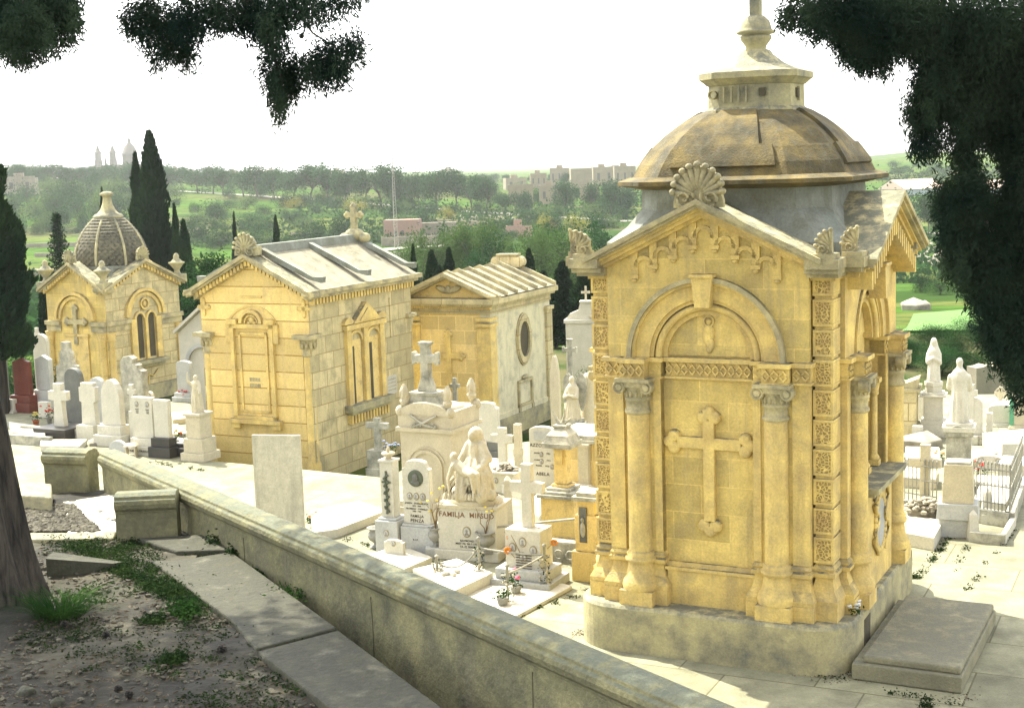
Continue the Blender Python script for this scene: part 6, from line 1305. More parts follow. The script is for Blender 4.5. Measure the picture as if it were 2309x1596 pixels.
b = MB(); b.box(-.25, .30, 0, .08, 0, .16); b.build('kerb_front', 'marble_old', T); b = MB(); b.box(.22, .30, .08, 1.3, 0, .16); b.build('kerb_side', 'marble', T); b = MB(); b.box(-.25, .22, 1.22, 1.3, 0, .16); b.build('kerb_back', 'marble', T)
cross('cross_grave', 'white cross just behind the friar statue on its right', 2174, 2200, 1000, 865, 885, 'marble', .07, .10, 20, .1)
T, w_, h_, bz, s = stone('headstone', 'white arched headstone with a niche, right of the friar statue', 'headstone', 2184, 2212, 1000, 896, 'round', 'marble', .14, 20, .05, panel=True)
T, w_, h_, bz, s = cross('celtic_cross', 'small ringed stone cross standing against the dark bushes on the right', 2243, 2267, 950, 871, 886, 'marble_cream', .04, .07, 6, .04); b = MB(); b.ring(0, (950-886)*s, .10, .13, .01, .06, 0, 360, 20); b.build('ring', 'marble_cream', T)
stone('box_tomb', 'wide low marble tomb with curved top at the right, behind the railed graves', 'tomb', 2232, 2286, 962, 912, 'segment', 'marble', .6, 8, .05)
T, w_, h_, bz, s = stone('box_tomb', 'pale tomb block with a green painted edge at the right edge of the photo', 'tomb', 2284, 2340, 968, 902, 'flat', 'marble_cream', .5, 8, .05); mat('green_paint', (.12, .35, .2)); b = MB(); b.box(-w_/2-.03, -w_/2+.06, -.03, .3, bz, h_); b.build('painted_edge', 'green_paint', T)
T, w_, h_, bz, s = stone('portrait_stone', 'white headstone with two dark round portraits among flowers, right side', 'portrait stone', 2206, 2256, 1062, 1026, 'segment', 'marble', .14, 4, .05); oval(T, -.16, h_*.6, 0, .055); oval(T, .17, h_*.6, 0, .055)
flowers('flower_bunch', 'small orange and red flowers on the grave left of the friar statue', 2112, 1042, 0, 8, .2, 'orange', .2); flowers('flower_bunch', 'red flowers near the two-portrait white headstone', 2214, 1070, 0, 7, .2, 'red', .2); flowers('flower_bunch', 'mixed pink flowers at the right edge behind the railing', 2290, 1065, 0, 10, .24, 'pink', .22)
p, s = base_at(2048, 990, 0); T = thing('yellow_tomb', 'yellow stone tomb with curved cap just right of the domed mausoleum', 'tomb', p, -20); b = MB(); b.box(-.45, .16, 0, .7, 0, 1.05); b.box(-.5, .2, -.05, .75, 0, .3); b.build('body', 'stone_pale', T); b = MB(); b.box(-.5, .24, -.06, .8, 1.05, 1.12); b.prism([(-.45, 1.12), (.18, 1.12), (.22, 1.35), (-.1, 1.22), (-.45, 1.3)], 0, .6); b.build('cap', 'stone_weather', T)
for i, (pts, m_, zz_, lab) in enumerate([([(2215, 975), (2260, 1000), (2400, 998), (2330, 965)], 'marble', .3, 'long white ledge slab at the right edge before the low tombs'), ([(2040, 1035), (2120, 1030), (2118, 1008), (2042, 1006)], 'marble', .2, 'white grave slab left of the friar statue'), ([(2030, 1075), (2110, 1080), (2118, 1062), (2040, 1050)], 'marble_cream', .2, 'cream grave slab below the yellow tomb'), ([(2200, 1085), (2340, 1100), (2330, 1075), (2205, 1070)], 'marble', .12, 'white grave slab behind the iron railing'), ([(2192, 1035), (2250, 1020), (2230, 1008), (2190, 1015)], 'marble_cream', .2, 'small slab right of the friar pedestal'), ([(2250, 1045), (2330, 1050), (2330, 1030), (2262, 1026)], 'marble', .25, 'white slab with flowers behind the railing at the right edge')]): ledger(lab, pts, 0, zz_, m_)
for i, (x_, y_, w_, h_, sh, lab) in enumerate([(2076, 960, 16, 70, 'round', 'thin white headstone left of the veiled statue'), (2068, 1000, 20, 40, 'flat', 'low white block left of the veiled statue base'), (2200, 975, 20, 55, 'flat', 'white pillar right of the arched headstone with niche'), (2230, 990, 12, 60, 'flat', 'slim white stub pillar in front of the wide low tomb'), (2150, 985, 22, 60, 'segment', 'white headstone between the veiled statue and the friar')]): stone('headstone', lab, 'headstone', x_-w_/2, x_+w_/2, y_, y_-h_, sh, 'marble', .12, 5, .04)
b = scatter_rocks(1, lambda: (0, 0, 0), .9, .9); ob = b.build('boulder', 'rock', None, .03, tuple(G(2075, 1010, 0))); tag(ob, 'dark rounded boulder at the foot of the veiled statue', 'boulder')
# flowers on the plinth of the big mausoleum
T4b = flowers('flower_bunch', 'small pale flower bunch at the right front corner of the domed mausoleum plinth', 1950, 1470, 0, 9, .10, 'petal_white', .14); q = Vector((2.40, 17.45, 0)); a = R_(-27); T4b.location = q+Vector((math.cos(a)*1.74-math.sin(a)*.42, math.sin(a)*1.74+math.cos(a)*.42, .61))
for i, (x_, y_, r_, lab) in enumerate([(2062, 1302, .12, 'weed at the rear right corner of the domed mausoleum plinth'), (2090, 1592, .12, 'little weed on the paving by the step block, bottom right'), (1850, 1515, .12, 'dry weeds along the foot of the domed mausoleum plinth')]):
    V, Q = weed(260, r_, .06, .03, 60+i); o = raw_mesh('weed', V, Q, 'weed_leaf', None, tuple(G(x_, y_, 0))); tag(o, lab, 'weed', 'weeds on the paving')
# ================================================================= vegetation
def clumps(ells, per, size, g, droop=.5, flat=0., spread=.16, aspect=.42, coh=False):
    """ells: (centre, radii) world; returns leaf quads gathered in small hanging clumps"""
    C = []; DD = []
    for c, r, n in ells:
        k = max(1, int(n/per)); u = g.normal(size=(k, 3)); u /= np.linalg.norm(u, axis=1)[:, None]; q = g.random(k)**.42
        cc = np.array(c)+u*q[:, None]*np.array(r)
        m_ = g.integers(int(per*.5), int(per*1.5)+1, k); sp = spread*min(r)+size
        for i in range(k):
            a = np.clip(g.normal(size=(m_[i], 3)), -1.5, 1.5)*sp*[.6, .6, 1.0]; C.append(cc[i]+a-[0, 0, .3*sp])
            if coh: dd = u[i]*.8+g.normal(size=3)*.5+[0, 0, -.9]; DD.append(dd/np.linalg.norm(dd)+g.normal(size=(m_[i], 3))*.38)
    C = np.concatenate(C); return leafquads(C, size, g, flat, droop, aspect, np.concatenate(DD) if coh else None)
def tree_mesh(kind, seed, n, leaf):
    g = np.random.default_rng(seed); E = []
    if kind == 'round':
        for k in range(16):
            a = g.uniform(0, 6.28); r = g.uniform(0, .30); z = g.uniform(.42, .86); q = g.uniform(.10, .17); E.append(((r*math.cos(a), r*math.sin(a), z), (q*1.2, q*1.2, q), n/16))
    if kind == 'umbrella':
        for k in range(14):
            a = g.uniform(0, 6.28); r = g.uniform(0, .42); z = g.uniform(.62, .92)-r*.25; q = g.uniform(.09, .14); E.append(((r*math.cos(a), r*math.sin(a), z), (q*1.4, q*1.4, q*.8), n/14))
    if kind == 'bush':
        for k in range(14):
            a = g.uniform(0, 6.28); r = g.uniform(0, .5); z = g.uniform(.12, .72)-r*.3; q = g.uniform(.16, .26); E.append(((r*math.cos(a), r*math.sin(a), z), (q*1.2, q*1.2, q), n/14))
    if kind == 'feather':
        for k in range(18):
            a = g.uniform(0, 6.28); r = g.uniform(.05, .40); z = g.uniform(.25, .9); q = g.uniform(.07, .13); E.append(((r*math.cos(a), r*math.sin(a), z), (q, q, q*1.5), n/18))
    V, Q = clumps(E, 14, leaf, g, .1, 0, .35, .6); return V, Q
def limb_mesh(kind, seed):
    g = random.Random(seed); b = MB(); h0 = .42 if kind != 'bush' else .2
    lean = g.uniform(-.08, .08); b.tube([(0, 0, -.03), (lean*.3, 0, h0*.5), (lean, .01, h0)], .020 if kind != 'bush' else .02, 6, .013)
    for k in range(6):
        a = g.uniform(0, 6.28); b.tube([(lean*.8, 0, h0*.8), (lean+.12*math.cos(a), .12*math.sin(a), h0+.14), (lean+.25*math.cos(a), .25*math.sin(a), h0+.34)], .011, 5, .003)
    return b
PROTO = {}
def tree(name, label, x, y, ytop, kind='round', leaf='leaf_olive', Y=None, group='trees in the valley', wid=1.0, seed=None, lod=0):
    if Y is None: p = hit(x, y)
    else: q = YD(x, 600, Y); p = Vector((q.x, Y, zt(q.x, Y))); 
    dist = (p-CAMP).dot(F_); top = YD(x, ytop, p.y); h = max(1.0, top.z-p.z)
    seed = seed if seed is not None else int(x*3+ytop) % 4
    key = (kind, leaf, seed, lod)
    if key not in PROTO:
        T = thing(name, label, 'tree' if kind != 'bush' else 'bush', p, 0, group)
        n = (2600, 7000, 15000)[lod]; lf = (.050, .026, .022)[lod]
        V, Q = tree_mesh(kind, hash(kind) % 7*0+len(kind)*10+seed, n, lf); c = raw_mesh('crown', V, Q, leaf, T); t_ = limb_mesh(kind, seed).build('trunk', 'bark', T)
        PROTO[key] = T
    else: T = dup(PROTO[key], p, None, label, group); T.name = name; T['category'] = 'tree' if kind != 'bush' else 'bush'
    if kind == 'bush' and lod == 2: h *= 1.12
    T.scale = (h*wid, h*wid, h); T.rotation_euler = (0, 0, random.uniform(0, 6.28)); return T
# ---- cypresses
def cyp_mesh(seed, n, leaf, lump=.75, w=.11):
    g = np.random.default_rng(seed); z = g.random(n)**.85; 
    r = w*np.minimum(1, (1-z)**.62*1.25)*np.minimum(1, .55+z*6); a = g.uniform(0, 6.283, n)
    lp = np.array([mn.noise(Vector((math.cos(a_)*1.6, math.sin(a_)*1.6, z_*9+seed))) for a_, z_ in zip(a, z)])
    rr = r*(1+lump*lp)*(g.random(n)**.25); C = np.stack([rr*np.cos(a), rr*np.sin(a), .05+z*.95], 1)
    d = np.stack([np.cos(a)*.5+g.normal(size=n)*.35, np.sin(a)*.5+g.normal(size=n)*.35, 1.1+g.normal(size=n)*.3], 1); d /= np.linalg.norm(d, axis=1)[:, None]
    e = np.cross(d, g.normal(size=(n, 3))); e /= np.linalg.norm(e, axis=1)[:, None]; s = (leaf*g.uniform(.6, 1.4, n))[:, None]
    V = np.stack([C-d*s*.5, C+e*s*.22, C+d*s*.6, C-e*s*.22], 1).reshape(-1, 3); return V, np.arange(4*n).reshape(n, 4)
CP = {}
def cypress(label, x, ytop, Y, wd, seed=0, base=None, group='cypresses beyond the mausoleums', n=9000):
    q = YD(x, ytop, Y); zb = zt(q.x, Y) if base is None else base; h = q.z-zb; W = wd*Y/FD
    p = Vector((q.x, Y, zb))
    if seed not in CP:
        T = thing('cypress', label, 'tree', p, 0, group); V, Q = cyp_mesh(seed, n, .030); raw_mesh('crown', V, Q, 'leaf_cypress', T)
        b = MB(); b.tube([(0, 0, -.02), (0, 0, .5)], .018, 7, .01); b.build('trunk', 'bark', T); CP[seed] = T
    else: T = dup(CP[seed], p, None, label, group)
    T.scale = (W/.22, W/.22, h); T.rotation_euler = (0, 0, seed*1.3+x); return T
cypress('tallest cypress of the pair behind the scaled dome mausoleum', 336, 300, 70, 92, 1); cypress('slimmer cypress fused to the left side of the tallest cypress', 304, 348, 71, 52, 2)
cypress('small slim cypress right of the tall cypress pair', 392, 462, 68, 34, 3); cypress('short spreading cypress at the right foot of the tall cypress pair', 413, 498, 66, 48, 1)
cypress('thin cypress standing right behind the scaled dome finial', 229, 426, 95, 24, 2); cypress('thin leaning cypress left of the carved shell on the gabled mausoleum', 527, 480, 90, 20, 3); cypress('thin cypress behind the ridge of the gabled mausoleum roof', 621, 488, 92, 30, 2)
cypress('thin cypress in the gap between the gabled and the pedimented mausoleums', 931, 552, 62, 26, 3); cypress('left cypress of the dark group behind the pedimented roof', 972, 566, 66, 52, 1); cypress('right cypress of the dark group behind the pedimented roof', 1012, 560, 68, 46, 2); cypress('low middle cypress of the dark group behind the pedimented roof', 990, 600, 64, 60, 3)
cypress('cypress right behind the scroll on the pedimented roof', 1192, 562, 70, 46, 1); cypress('broad low cypress beside the right end of the pedimented roof', 1225, 612, 66, 66, 2); cypress('dark cypress directly behind the white chapel', 1268, 590, 60, 70, 3); cypress('dark wide cypress touching the left edge of the domed mausoleum', 1318, 600, 58, 90, 1)
cypress('dark cypress in the shade between pedimented mausoleum and white chapel', 1252, 680, 56, 60, 2)
cypress('dark cypress behind the left edge of the scaled dome mausoleum', 96, 600, 54, 40, 2)
T = cypress('large dark cypress at the left edge of the photo', -42, 310, 38, 150, 4, 1.2, 'cypresses inside the cemetery', 22000)
T.scale.z *= 1.0; b = MB(); b.tube([(0, 0, -.25), (0, 0, .2)], .022, 8, .02); b.build('lower_trunk', 'bark', T)
# a layered conifer, left
p = YD(150, 800, 72); p.z = zt(p.x, 72); q = YD(150, 478, 72); h = q.z-p.z; T = thing('conifer', 'layered open conifer left of the scaled dome mausoleum', 'tree', p, 0); g = np.random.default_rng(3); C = []; b = MB(); b.tube([(0, 0, 0), (0, 0, h)], .14, 7, .02)
for k in range(34):
    z_ = h*(.25+.73*k/33); r_ = 1.6*(1-z_/h)+.12
    for j in range(5):
        a = j*1.257+k*.7; e = (r_*math.cos(a), r_*math.sin(a), z_-.12*r_); b.tube([(0, 0, z_), e], .02, 4, .006); m_ = 26; t_ = g.random(m_)[:, None]; C.append(np.array([0, 0, z_])*(1-t_)+np.array(e)*t_+g.normal(size=(m_, 3))*.06)
b.build('trunk', 'bark', T); V, Q = leafquads(np.concatenate(C), .16, g, .5); raw_mesh('crown', V, Q, 'leaf_cypress', T)
# ---- roadside row
LB = 'round-crowned tree in the row along the pale road across the valley'
for i, x in enumerate([378, 410, 447, 476, 505, 548, 585, 622, 660, 700, 742, 782, 820, 862]):
    tree('roadside_tree', LB, x+random.uniform(-5, 5), 432+(x-378)*.075+random.uniform(-2, 2), 374+random.uniform(-5, 10), 'round', 'leaf_olive', group='trees in the row along the valley road', wid=random.uniform(1.3, 1.7))
for x, y, yt, lab in ((905, 470, 398, 'roadside tree with leaning trunks just right of the lattice mast'), (945, 472, 385, 'tall roadside tree with several trunks, second right of the mast'), (985, 474, 372, 'tallest of the roadside trees right of the mast'), (1030, 474, 380, 'spreading roadside tree in the middle of the row right of the mast'), (1065, 478, 395, 'roadside tree with slender trunk, third from the right end of its row'), (1096, 482, 398, 'roadside tree second from the right end of its row'), (1135, 484, 430, 'small tree at the right end of the roadside row'), (1178, 482, 425, 'small dark tree beside the pale village blocks'), (1276, 482, 404, 'full dark tree in front of the beige village blocks'), (1335, 480, 412, 'tree right of the full dark one, before the village'), (1378, 490, 402, 'tree directly left of the dome eave'), (1415, 490, 420, 'tree touching the left end of the dome eave')):
    tree('roadside_tree', lab, x, y, yt, 'round', 'leaf_olive', group='trees in the row along the valley road', wid=1.1)
# far line of trees on the ridge
for i in range(70):
    x = 20+i*21+random.uniform(-9, 9)
    if 640 < x < 1600 or x < 380: tree('ridge_tree', 'hazy distant tree on the ridge line under the sky', x, (424 if x < 380 else 416)+random.uniform(-4, 4), (372 if x < 380 else 392)+random.uniform(-4, 6), 'round', 'leaf_olive' if i % 3 else 'leaf_dark', group='hazy trees on the ridge', wid=1.7)
# woods at left
for i, (x, y, yt) in enumerate([(20, 440, 378), (70, 430, 380), (115, 445, 385), (160, 450, 378), (205, 440, 382), (250, 450, 384), (285, 455, 392), (30, 480, 425), (80, 490, 432), (130, 480, 420), (175, 490, 425), (225, 500, 430), (270, 490, 420), (35, 525, 465), (85, 530, 480), (130, 520, 455), (185, 520, 460), (350, 440, 388), (395, 470, 440), (440, 480, 450), (100, 510, 470), (285, 520, 465), (60, 455, 400), (240, 470, 410), (150, 470, 405)]):
    tree('woodland_tree', 'bushy green tree in the wood on the left side of the valley', x, y, yt, 'bush', ('leaf_dark', 'leaf_olive', 'leaf_bright')[i % 3], group='trees of the left wood', wid=.95)
# scrub and groves in the middle
for i, (x, y, yt, wd, lf, lab) in enumerate([(455, 545, 490, 1.2, 'leaf_dark', 'scrubby bush just right of the small slim cypress'), (500, 560, 505, 1.2, 'leaf_dark', 'bush below the pale field wall, left of the thin leaning cypress'), (560, 520, 470, 1.3, 'leaf_olive', 'grey-green thicket in the middle of the valley'), (600, 530, 478, 1.2, 'leaf_olive', 'grey-green thicket right of the middle one'), (575, 560, 515, 1.4, 'leaf_dark', 'low dark bush between the two thin cypresses'), (650, 565, 520, 1.3, 'leaf_dark', 'low bush right of the thin cypress on the roof line'), (662, 470, 440, 1.5, 'leaf_yellow', 'bright yellow flowering shrub beside the road'), (645, 490, 460, 1.2, 'leaf_bright', 'light green bush under the yellow shrub'), (710, 480, 450, 1.2, 'leaf_olive', 'olive bush right of the yellow shrub'), (720, 560, 472, .8, 'leaf_dark', 'large dark tree, left one of the pair beside the roof cross'), (765, 560, 470, .75, 'leaf_dark', 'large dark tree, right one of the pair beside the roof cross'), (800, 478, 442, 1.5, 'leaf_yellow', 'olive-yellow wide crown behind the roof cross'), (848, 548, 512, 1.0, 'leaf_dark', 'round dark shrub in front of the pink ruin'), (1015, 500, 458, 1.0, 'leaf_yellow', 'round yellow-green shrub below the road'), (928, 530, 510, 1.3, 'leaf_bright', 'light green shrub against the long ruin wall'), (1230, 520, 470, 1.4, 'leaf_yellow', 'yellowish bush before the village on the right'), (1300, 520, 478, 1.4, 'leaf_yellow', 'yellowish shrub left of the dome drum'), (520, 470, 445, 1.4, 'leaf_olive', 'low bush below the pale road, left part'), (780, 585, 545, 1.5, 'leaf_dark', 'bush behind the foot of the roof cross'), (620, 595, 560, 1.6, 'leaf_dark', 'bush peeping above the ridge of the gabled roof')]):
    tree('shrub', lab, x, y, yt, 'bush', lf, group='shrubs on the valley slopes', wid=wd)
for i, (x, Y_, yt, wd, lf, lab) in enumerate([(1000, 120, 505, .9, 'leaf_bright', 'feathery pale green tree behind the dark cypress group'), (1050, 125, 495, .9, 'leaf_olive', 'feathery tree in the middle of the grove above the pedimented roof'), (1095, 118, 488, .9, 'leaf_bright', 'tall feathery light green tree above the pedimented roof'), (1140, 115, 520, .9, 'leaf_olive', 'feathery olive tree right of the tall light one'), (940, 115, 535, .9, 'leaf_bright', 'small feathery tree above the right end of the gabled roof'), (1215, 110, 505, .9, 'leaf_bright', 'feathery tree right of the roof scroll'), (1260, 115, 490, 1., 'leaf_olive', 'feathery tree left of the domed mausoleum corner ornament'), (1310, 105, 510, 1., 'leaf_bright', 'light green tree partly behind the corner ornament'), (1160, 100, 560, 1.1, 'leaf_bright', 'low bright bushy tree just behind the roof scroll'), (1090, 105, 555, 1.0, 'leaf_olive', 'low feathery tree behind the middle of the pedimented roof'), (1345, 112, 520, .9, 'leaf_olive', 'tree hidden partly behind the dome drum')]):
    tree('feathery_tree', lab, x, 0, yt, 'feather', lf, Y=Y_, group='feathery trees of the central grove', wid=wd, lod=1)
tree('flat_juniper', 'wide flat-topped juniper between the left dome and the gabled mausoleum', 470, 0, 575, 'umbrella', 'leaf_dark', Y=60, wid=1.2, lod=1, group='junipers behind the mausoleums')
tree('flat_juniper', 'second flat juniper against the left rake of the gabled mausoleum', 520, 0, 590, 'umbrella', 'leaf_dark', Y=58, wid=1.3, lod=1, group='junipers behind the mausoleums')
gg = random.Random(5)
for i in range(125):
    x = gg.uniform(100, 1420); y = gg.uniform(425, 560) if x > 350 else gg.uniform(450, 560)
    if 180 < x < 340 and y > 520 or 60 < x < 300 and y > 530: continue
    T = tree('shrub', 'valley shrub %d' % i, x, y, y-gg.uniform(24, 46), 'bush', ('leaf_dark', 'leaf_olive', 'leaf_dark', 'leaf_bright')[i % 4], group='thickets between the fields', wid=gg.uniform(1.2, 1.9))
for i in range(46):
    x = gg.uniform(1985, 2320); y = gg.uniform(372, 432)
    tree('shrub', 'hill shrub', x, y, y-gg.uniform(9, 20), 'bush', ('leaf_dark', 'leaf_olive')[i % 2], group='scrub on the right hill', wid=gg.uniform(1.3, 2.2))
# right side vegetation
tree('field_tree', 'round tree with a visible trunk behind the right gable of the domed mausoleum', 2095, 536, 432, 'round', 'leaf_dark', group='trees right of the domed mausoleum', wid=.9, lod=1)
tree('field_tree', 'tree beside the one with a visible trunk, partly behind the dark branch', 2150, 530, 455, 'round', 'leaf_olive', group='trees right of the domed mausoleum', wid=.9, lod=1)
for i, (x, y, yt, wd, lf, lab) in enumerate([(2075, 660, 590, 1.0, 'leaf_dark', 'dark bush beyond the bright field, beside the mausoleum edge'), (2120, 665, 610, 1.3, 'leaf_dark', 'dark low bush beyond the bright field, middle'), (2170, 660, 600, 1.2, 'leaf_bright', 'brighter bush beyond the bright field'), (2215, 650, 590, 1.2, 'leaf_bright', 'bright bush beyond the field behind the hanging branch'), (2060, 600, 560, 1.3, 'leaf_olive', 'bush among the white rocks on the slope'), (2140, 620, 580, 1.3, 'leaf_bright', 'green shrub under the white rocks')]): tree('shrub', lab, x, y, yt, 'bush', lf, group='bushes beyond the bright field', wid=wd, lod=1)
for i, (x, Y_, yt, wd, lab) in enumerate([(2050, 50, 765, 1.2, 'dark bush left of the veiled statue'), (2100, 52, 745, 1.1, 'large bush directly behind the veiled statue'), (2160, 50, 758, 1.0, 'large bush directly behind the friar statue'), (2205, 54, 740, 1.1, 'large bush right of the friar statue'), (2250, 50, 770, 1.1, 'bush behind the ringed stone cross'), (2300, 48, 790, 1.1, 'bush at the right edge behind the low tombs'), (2125, 46, 830, 1.3, 'low front bush between veiled statue and friar'), (2215, 46, 835, 1.4, 'low front bush right of the friar statue'), (2020, 48, 800, 1.2, 'bush hidden mostly by the domed mausoleum')]): tree('dense_bush', lab, x, 0, yt, 'bush', 'leaf_dark' if i % 3 else 'leaf_olive', Y=Y_, group='bushes behind the right graves', wid=wd*1.45, lod=2)
tree('dense_bush', 'leafy bush squeezed between the white chapel and the domed mausoleum', 1332, 0, 800, 'bush', 'leaf_bright', Y=40, wid=.7, lod=1, group='bushes behind the right graves')
for i, (x, yt, lab) in enumerate([(30, 760, 'leafy bush behind the left headstones'), (70, 780, 'second leafy bush behind the left headstones')]): tree('dense_bush', lab, x, 0, yt, 'bush', 'leaf_olive', Y=46, wid=1.1, lod=1, group='bushes behind the left graves')
# scrub carpet on the slopes: uncountable low growth
g = np.random.default_rng(11); C = []; S = []
for k in range(7500):
    Yk = 62+(g.random()**1.6)*420; xk = g.uniform(-.42, .45)*Yk
    if mn.noise(Vector((xk*.018, Yk*.012, 1.7))) < -.10: continue
    if -.02 < xk/Yk-.31 < .05 and Yk < 100: continue
    r_ = g.uniform(.5, 1.3)*(1+Yk/300); m_ = int(26); c = np.array([xk, Yk, zt(xk, Yk)+.2]); C.append(c+g.normal(size=(m_, 3))*[r_, r_, .6*r_])
C = np.concatenate(C); V, Q = leafquads(C, .75, g, .3, 0, .75); o = raw_mesh('scrub', V, Q, 'leaf_dark'); tag(o, 'low green scrub covering the valley slopes', 'scrub', None, 'stuff')
# rocks on the right slope
p1 = hit(2100, 590); b = scatter_rocks(160, lambda: (lambda q: (q.x, q.y, q.z))(hit(random.uniform(2060, 2180), random.uniform(545, 600))), .5, 1.4); tag(b.build('rocky_slope', 'rock'), 'scattered white rocks on the slope right of the domed mausoleum', 'rocks', None, 'stuff')
b = scatter_rocks(90, lambda: (lambda q: (q.x, q.y, q.z))(hit(random.uniform(1000, 1200), random.uniform(488, 500))), .4, 1.1); tag(b.build('rubble_bank', 'field_stone'), 'bank of pale rubble below the road, centre', 'rocks', None, 'stuff')
for x, y, s_, lab in ((2060, 700, 1.7, 'large grey boulder at the edge of the bright field'), (2085, 692, 1.1, 'smaller pale boulder at the edge of the bright field')):
    b = scatter_rocks(1, lambda: (0, 0, 0), s_, s_); ob = b.build('boulder', 'rock', None, .1, tuple(hit(x, y))); tag(ob, lab, 'boulder')
def ordinals(group, what, tiers=None):
    O = [o for o in scene.objects if o.parent is None and o.get('group') == group and o.get('label') in tiers]
    W = ['first', 'second', 'third', 'fourth', 'fifth', 'sixth', 'seventh', 'eighth', 'ninth', 'tenth', 'eleventh', 'twelfth', 'thirteenth', 'fourteenth', 'fifteenth', 'sixteenth', 'seventeenth', 'eighteenth', 'nineteenth', 'twentieth', 'twenty-first', 'twenty-second', 'twenty-third', 'twenty-fourth', 'twenty-fifth', 'twenty-sixth', 'twenty-seventh', 'twenty-eighth', 'twenty-ninth', 'thirtieth', 'thirty-first', 'thirty-second', 'thirty-third', 'thirty-fourth', 'thirty-fifth', 'thirty-sixth']
    O.sort(key=lambda o: o.location.x/o.location.y); n = len(O)
    for i, o in enumerate(O):
        o['label'] = what % (W[i]+' from the left' if i < (n+1)//2 else W[n-1-i]+' from the right')
LR = 'hazy distant tree on the ridge line under the sky'; LWD = 'bushy green tree in the wood on the left side of the valley'
ordinals('trees in the row along the valley road', 'round-crowned tree, %s in the roadside row left of the mast', {LB}); ordinals('hazy trees on the ridge', 'hazy distant tree on the ridge line, %s', {LR})
O = sorted([o for o in scene.objects if o.parent is None and o.get('group') == 'thickets between the fields'], key=lambda o: -o.location.y)
for t_, nm_ in enumerate(('highest', 'upper', 'middle', 'lower', 'lowest')):
    q = O[t_*len(O)//5:(t_+1)*len(O)//5]
    for o in q: o['label'] = 'tmp'+nm_
    ordinals('thickets between the fields', 'leafy thicket in the '+nm_+' band of the valley, %s', {'tmp'+nm_})
O = sorted([o for o in scene.objects if o.parent is None and o.get('group') == 'scrub on the right hill'], key=lambda o: -o.location.y)
for t_, nm_ in enumerate(('top', 'middle', 'foot')):
    for o in O[t_*len(O)//3:(t_+1)*len(O)//3]: o['label'] = 'tmp'+nm_
    ordinals('scrub on the right hill', 'dark shrub near the '+nm_+' of the right hill, %s', {'tmp'+nm_})
Wd = sorted([o for o in scene.objects if o.parent is None and o.get('label') == LWD], key=lambda o: -o.location.y)
for t_, nm_ in ((0, 'far edge'), (1, 'middle'), (2, 'near edge')):
    for o in Wd[t_*len(Wd)//3:(t_+1)*len(Wd)//3]: o['label'] = LWD+nm_
    ordinals('trees of the left wood', 'bushy green tree in the '+nm_+' of the left wood, %s', {LWD+nm_})
# ================================================================= road, walls, buildings of the valley
def strip(name, pts, w_, mat_, up=.12):
    P = [hit(*q) for q in pts]; vs = []; fs = []
    PP = []
    for a, c in zip(P, P[1:]):
        for k in range(8): q = a.lerp(c, k/8); PP.append(Vector((q.x, q.y, zt(q.x, q.y)+up)))
    PP.append(P[-1]+Vector((0, 0, up)))
    for i, q in enumerate(PP):
        d = (PP[min(i+1, len(PP)-1)]-PP[max(0, i-1)]); n_ = Vector((-d.y, d.x, 0)).normalized()*w_/2
        vs += [tuple(q-n_), tuple(q+n_)]
    fs = [(2*i, 2*i+1, 2*i+3, 2*i+2) for i in range(len(PP)-1)]; b = MB(); b.add(vs, fs); return struct(b.build(name, mat_))
mat('pale_road', (.27, .255, .21), var=(.2, .19, .155)); mat('pink_wall', (.34, .21, .155), var=(.28, .19, .145), vscale=1); mat('beige_wall', (.27, .23, .15), var=(.21, .18, .12), vscale=.5); mat('grey_roof', (.38, .44, .46), var=(.33, .38, .4)); mat('tile_roof', (.48, .36, .28), var=(.4, .32, .25)); mat('bright_grass', (.075, .17, .022), var=(.055, .125, .02), vscale=.3, bump=.1); mat('dark_window', (.12, .11, .09))
strip('road', [(360, 430), (480, 437), (620, 446), (760, 455), (880, 464), (1000, 474), (1120, 482), (1260, 492), (1420, 500)], 4, 'pale_road')
strip('track', [(800, 572), (900, 562), (1000, 556), (1060, 548)], 5, 'pale_road'); strip('road_right', [(1960, 515), (2080, 528), (2200, 532), (2309, 536)], 4, 'pale_road')
# bright field, right
P = [hit(*q) for q in ((2030, 752), (2330, 748), (2330, 688), (2200, 690), (2060, 712))]; n = 14; vs = []; fs = []
L0, L1 = (P[0], P[1]), (P[4], P[2])
for j in range(n+1):
    for i in range(n+1):
        q = L0[0].lerp(L0[1], i/n).lerp(L1[0].lerp(L1[1], i/n), j/n); vs.append((q.x, q.y, zt(q.x, q.y)+.12))
fs = [(j*(n+1)+i, j*(n+1)+i+1, (j+1)*(n+1)+i+1, (j+1)*(n+1)+i) for j in range(n) for i in range(n)]; b = MB(); b.add(vs, fs, True); struct(b.build('bright_field', 'bright_grass'))
def fwall(label, a, c, h, mat_='field_stone', th=.5):
    A_, C2 = hit(*a), hit(*c); b = MB(); n = 10; d = (C2-A_); nn = Vector((-d.y, d.x, 0)).normalized()*th/2; secs = []
    for k in range(n+1): q = A_.lerp(C2, k/n); z_ = zt(q.x, q.y); hh = h*(1+.12*mn.noise(Vector((k*.8, h, A_.x)))); u = q-A_; secs.append([(u.x-nn.x, u.y-nn.y, z_-.5-A_.z), (u.x+nn.x, u.y+nn.y, z_-.5-A_.z), (u.x+nn.x, u.y+nn.y, z_+hh-A_.z), (u.x-nn.x, u.y-nn.y, z_+hh-A_.z)])
    b.loft(secs); o = b.build('field_wall', mat_, None, 0, tuple(A_)); tag(o, label, 'wall', 'rubble walls in the valley'); return o
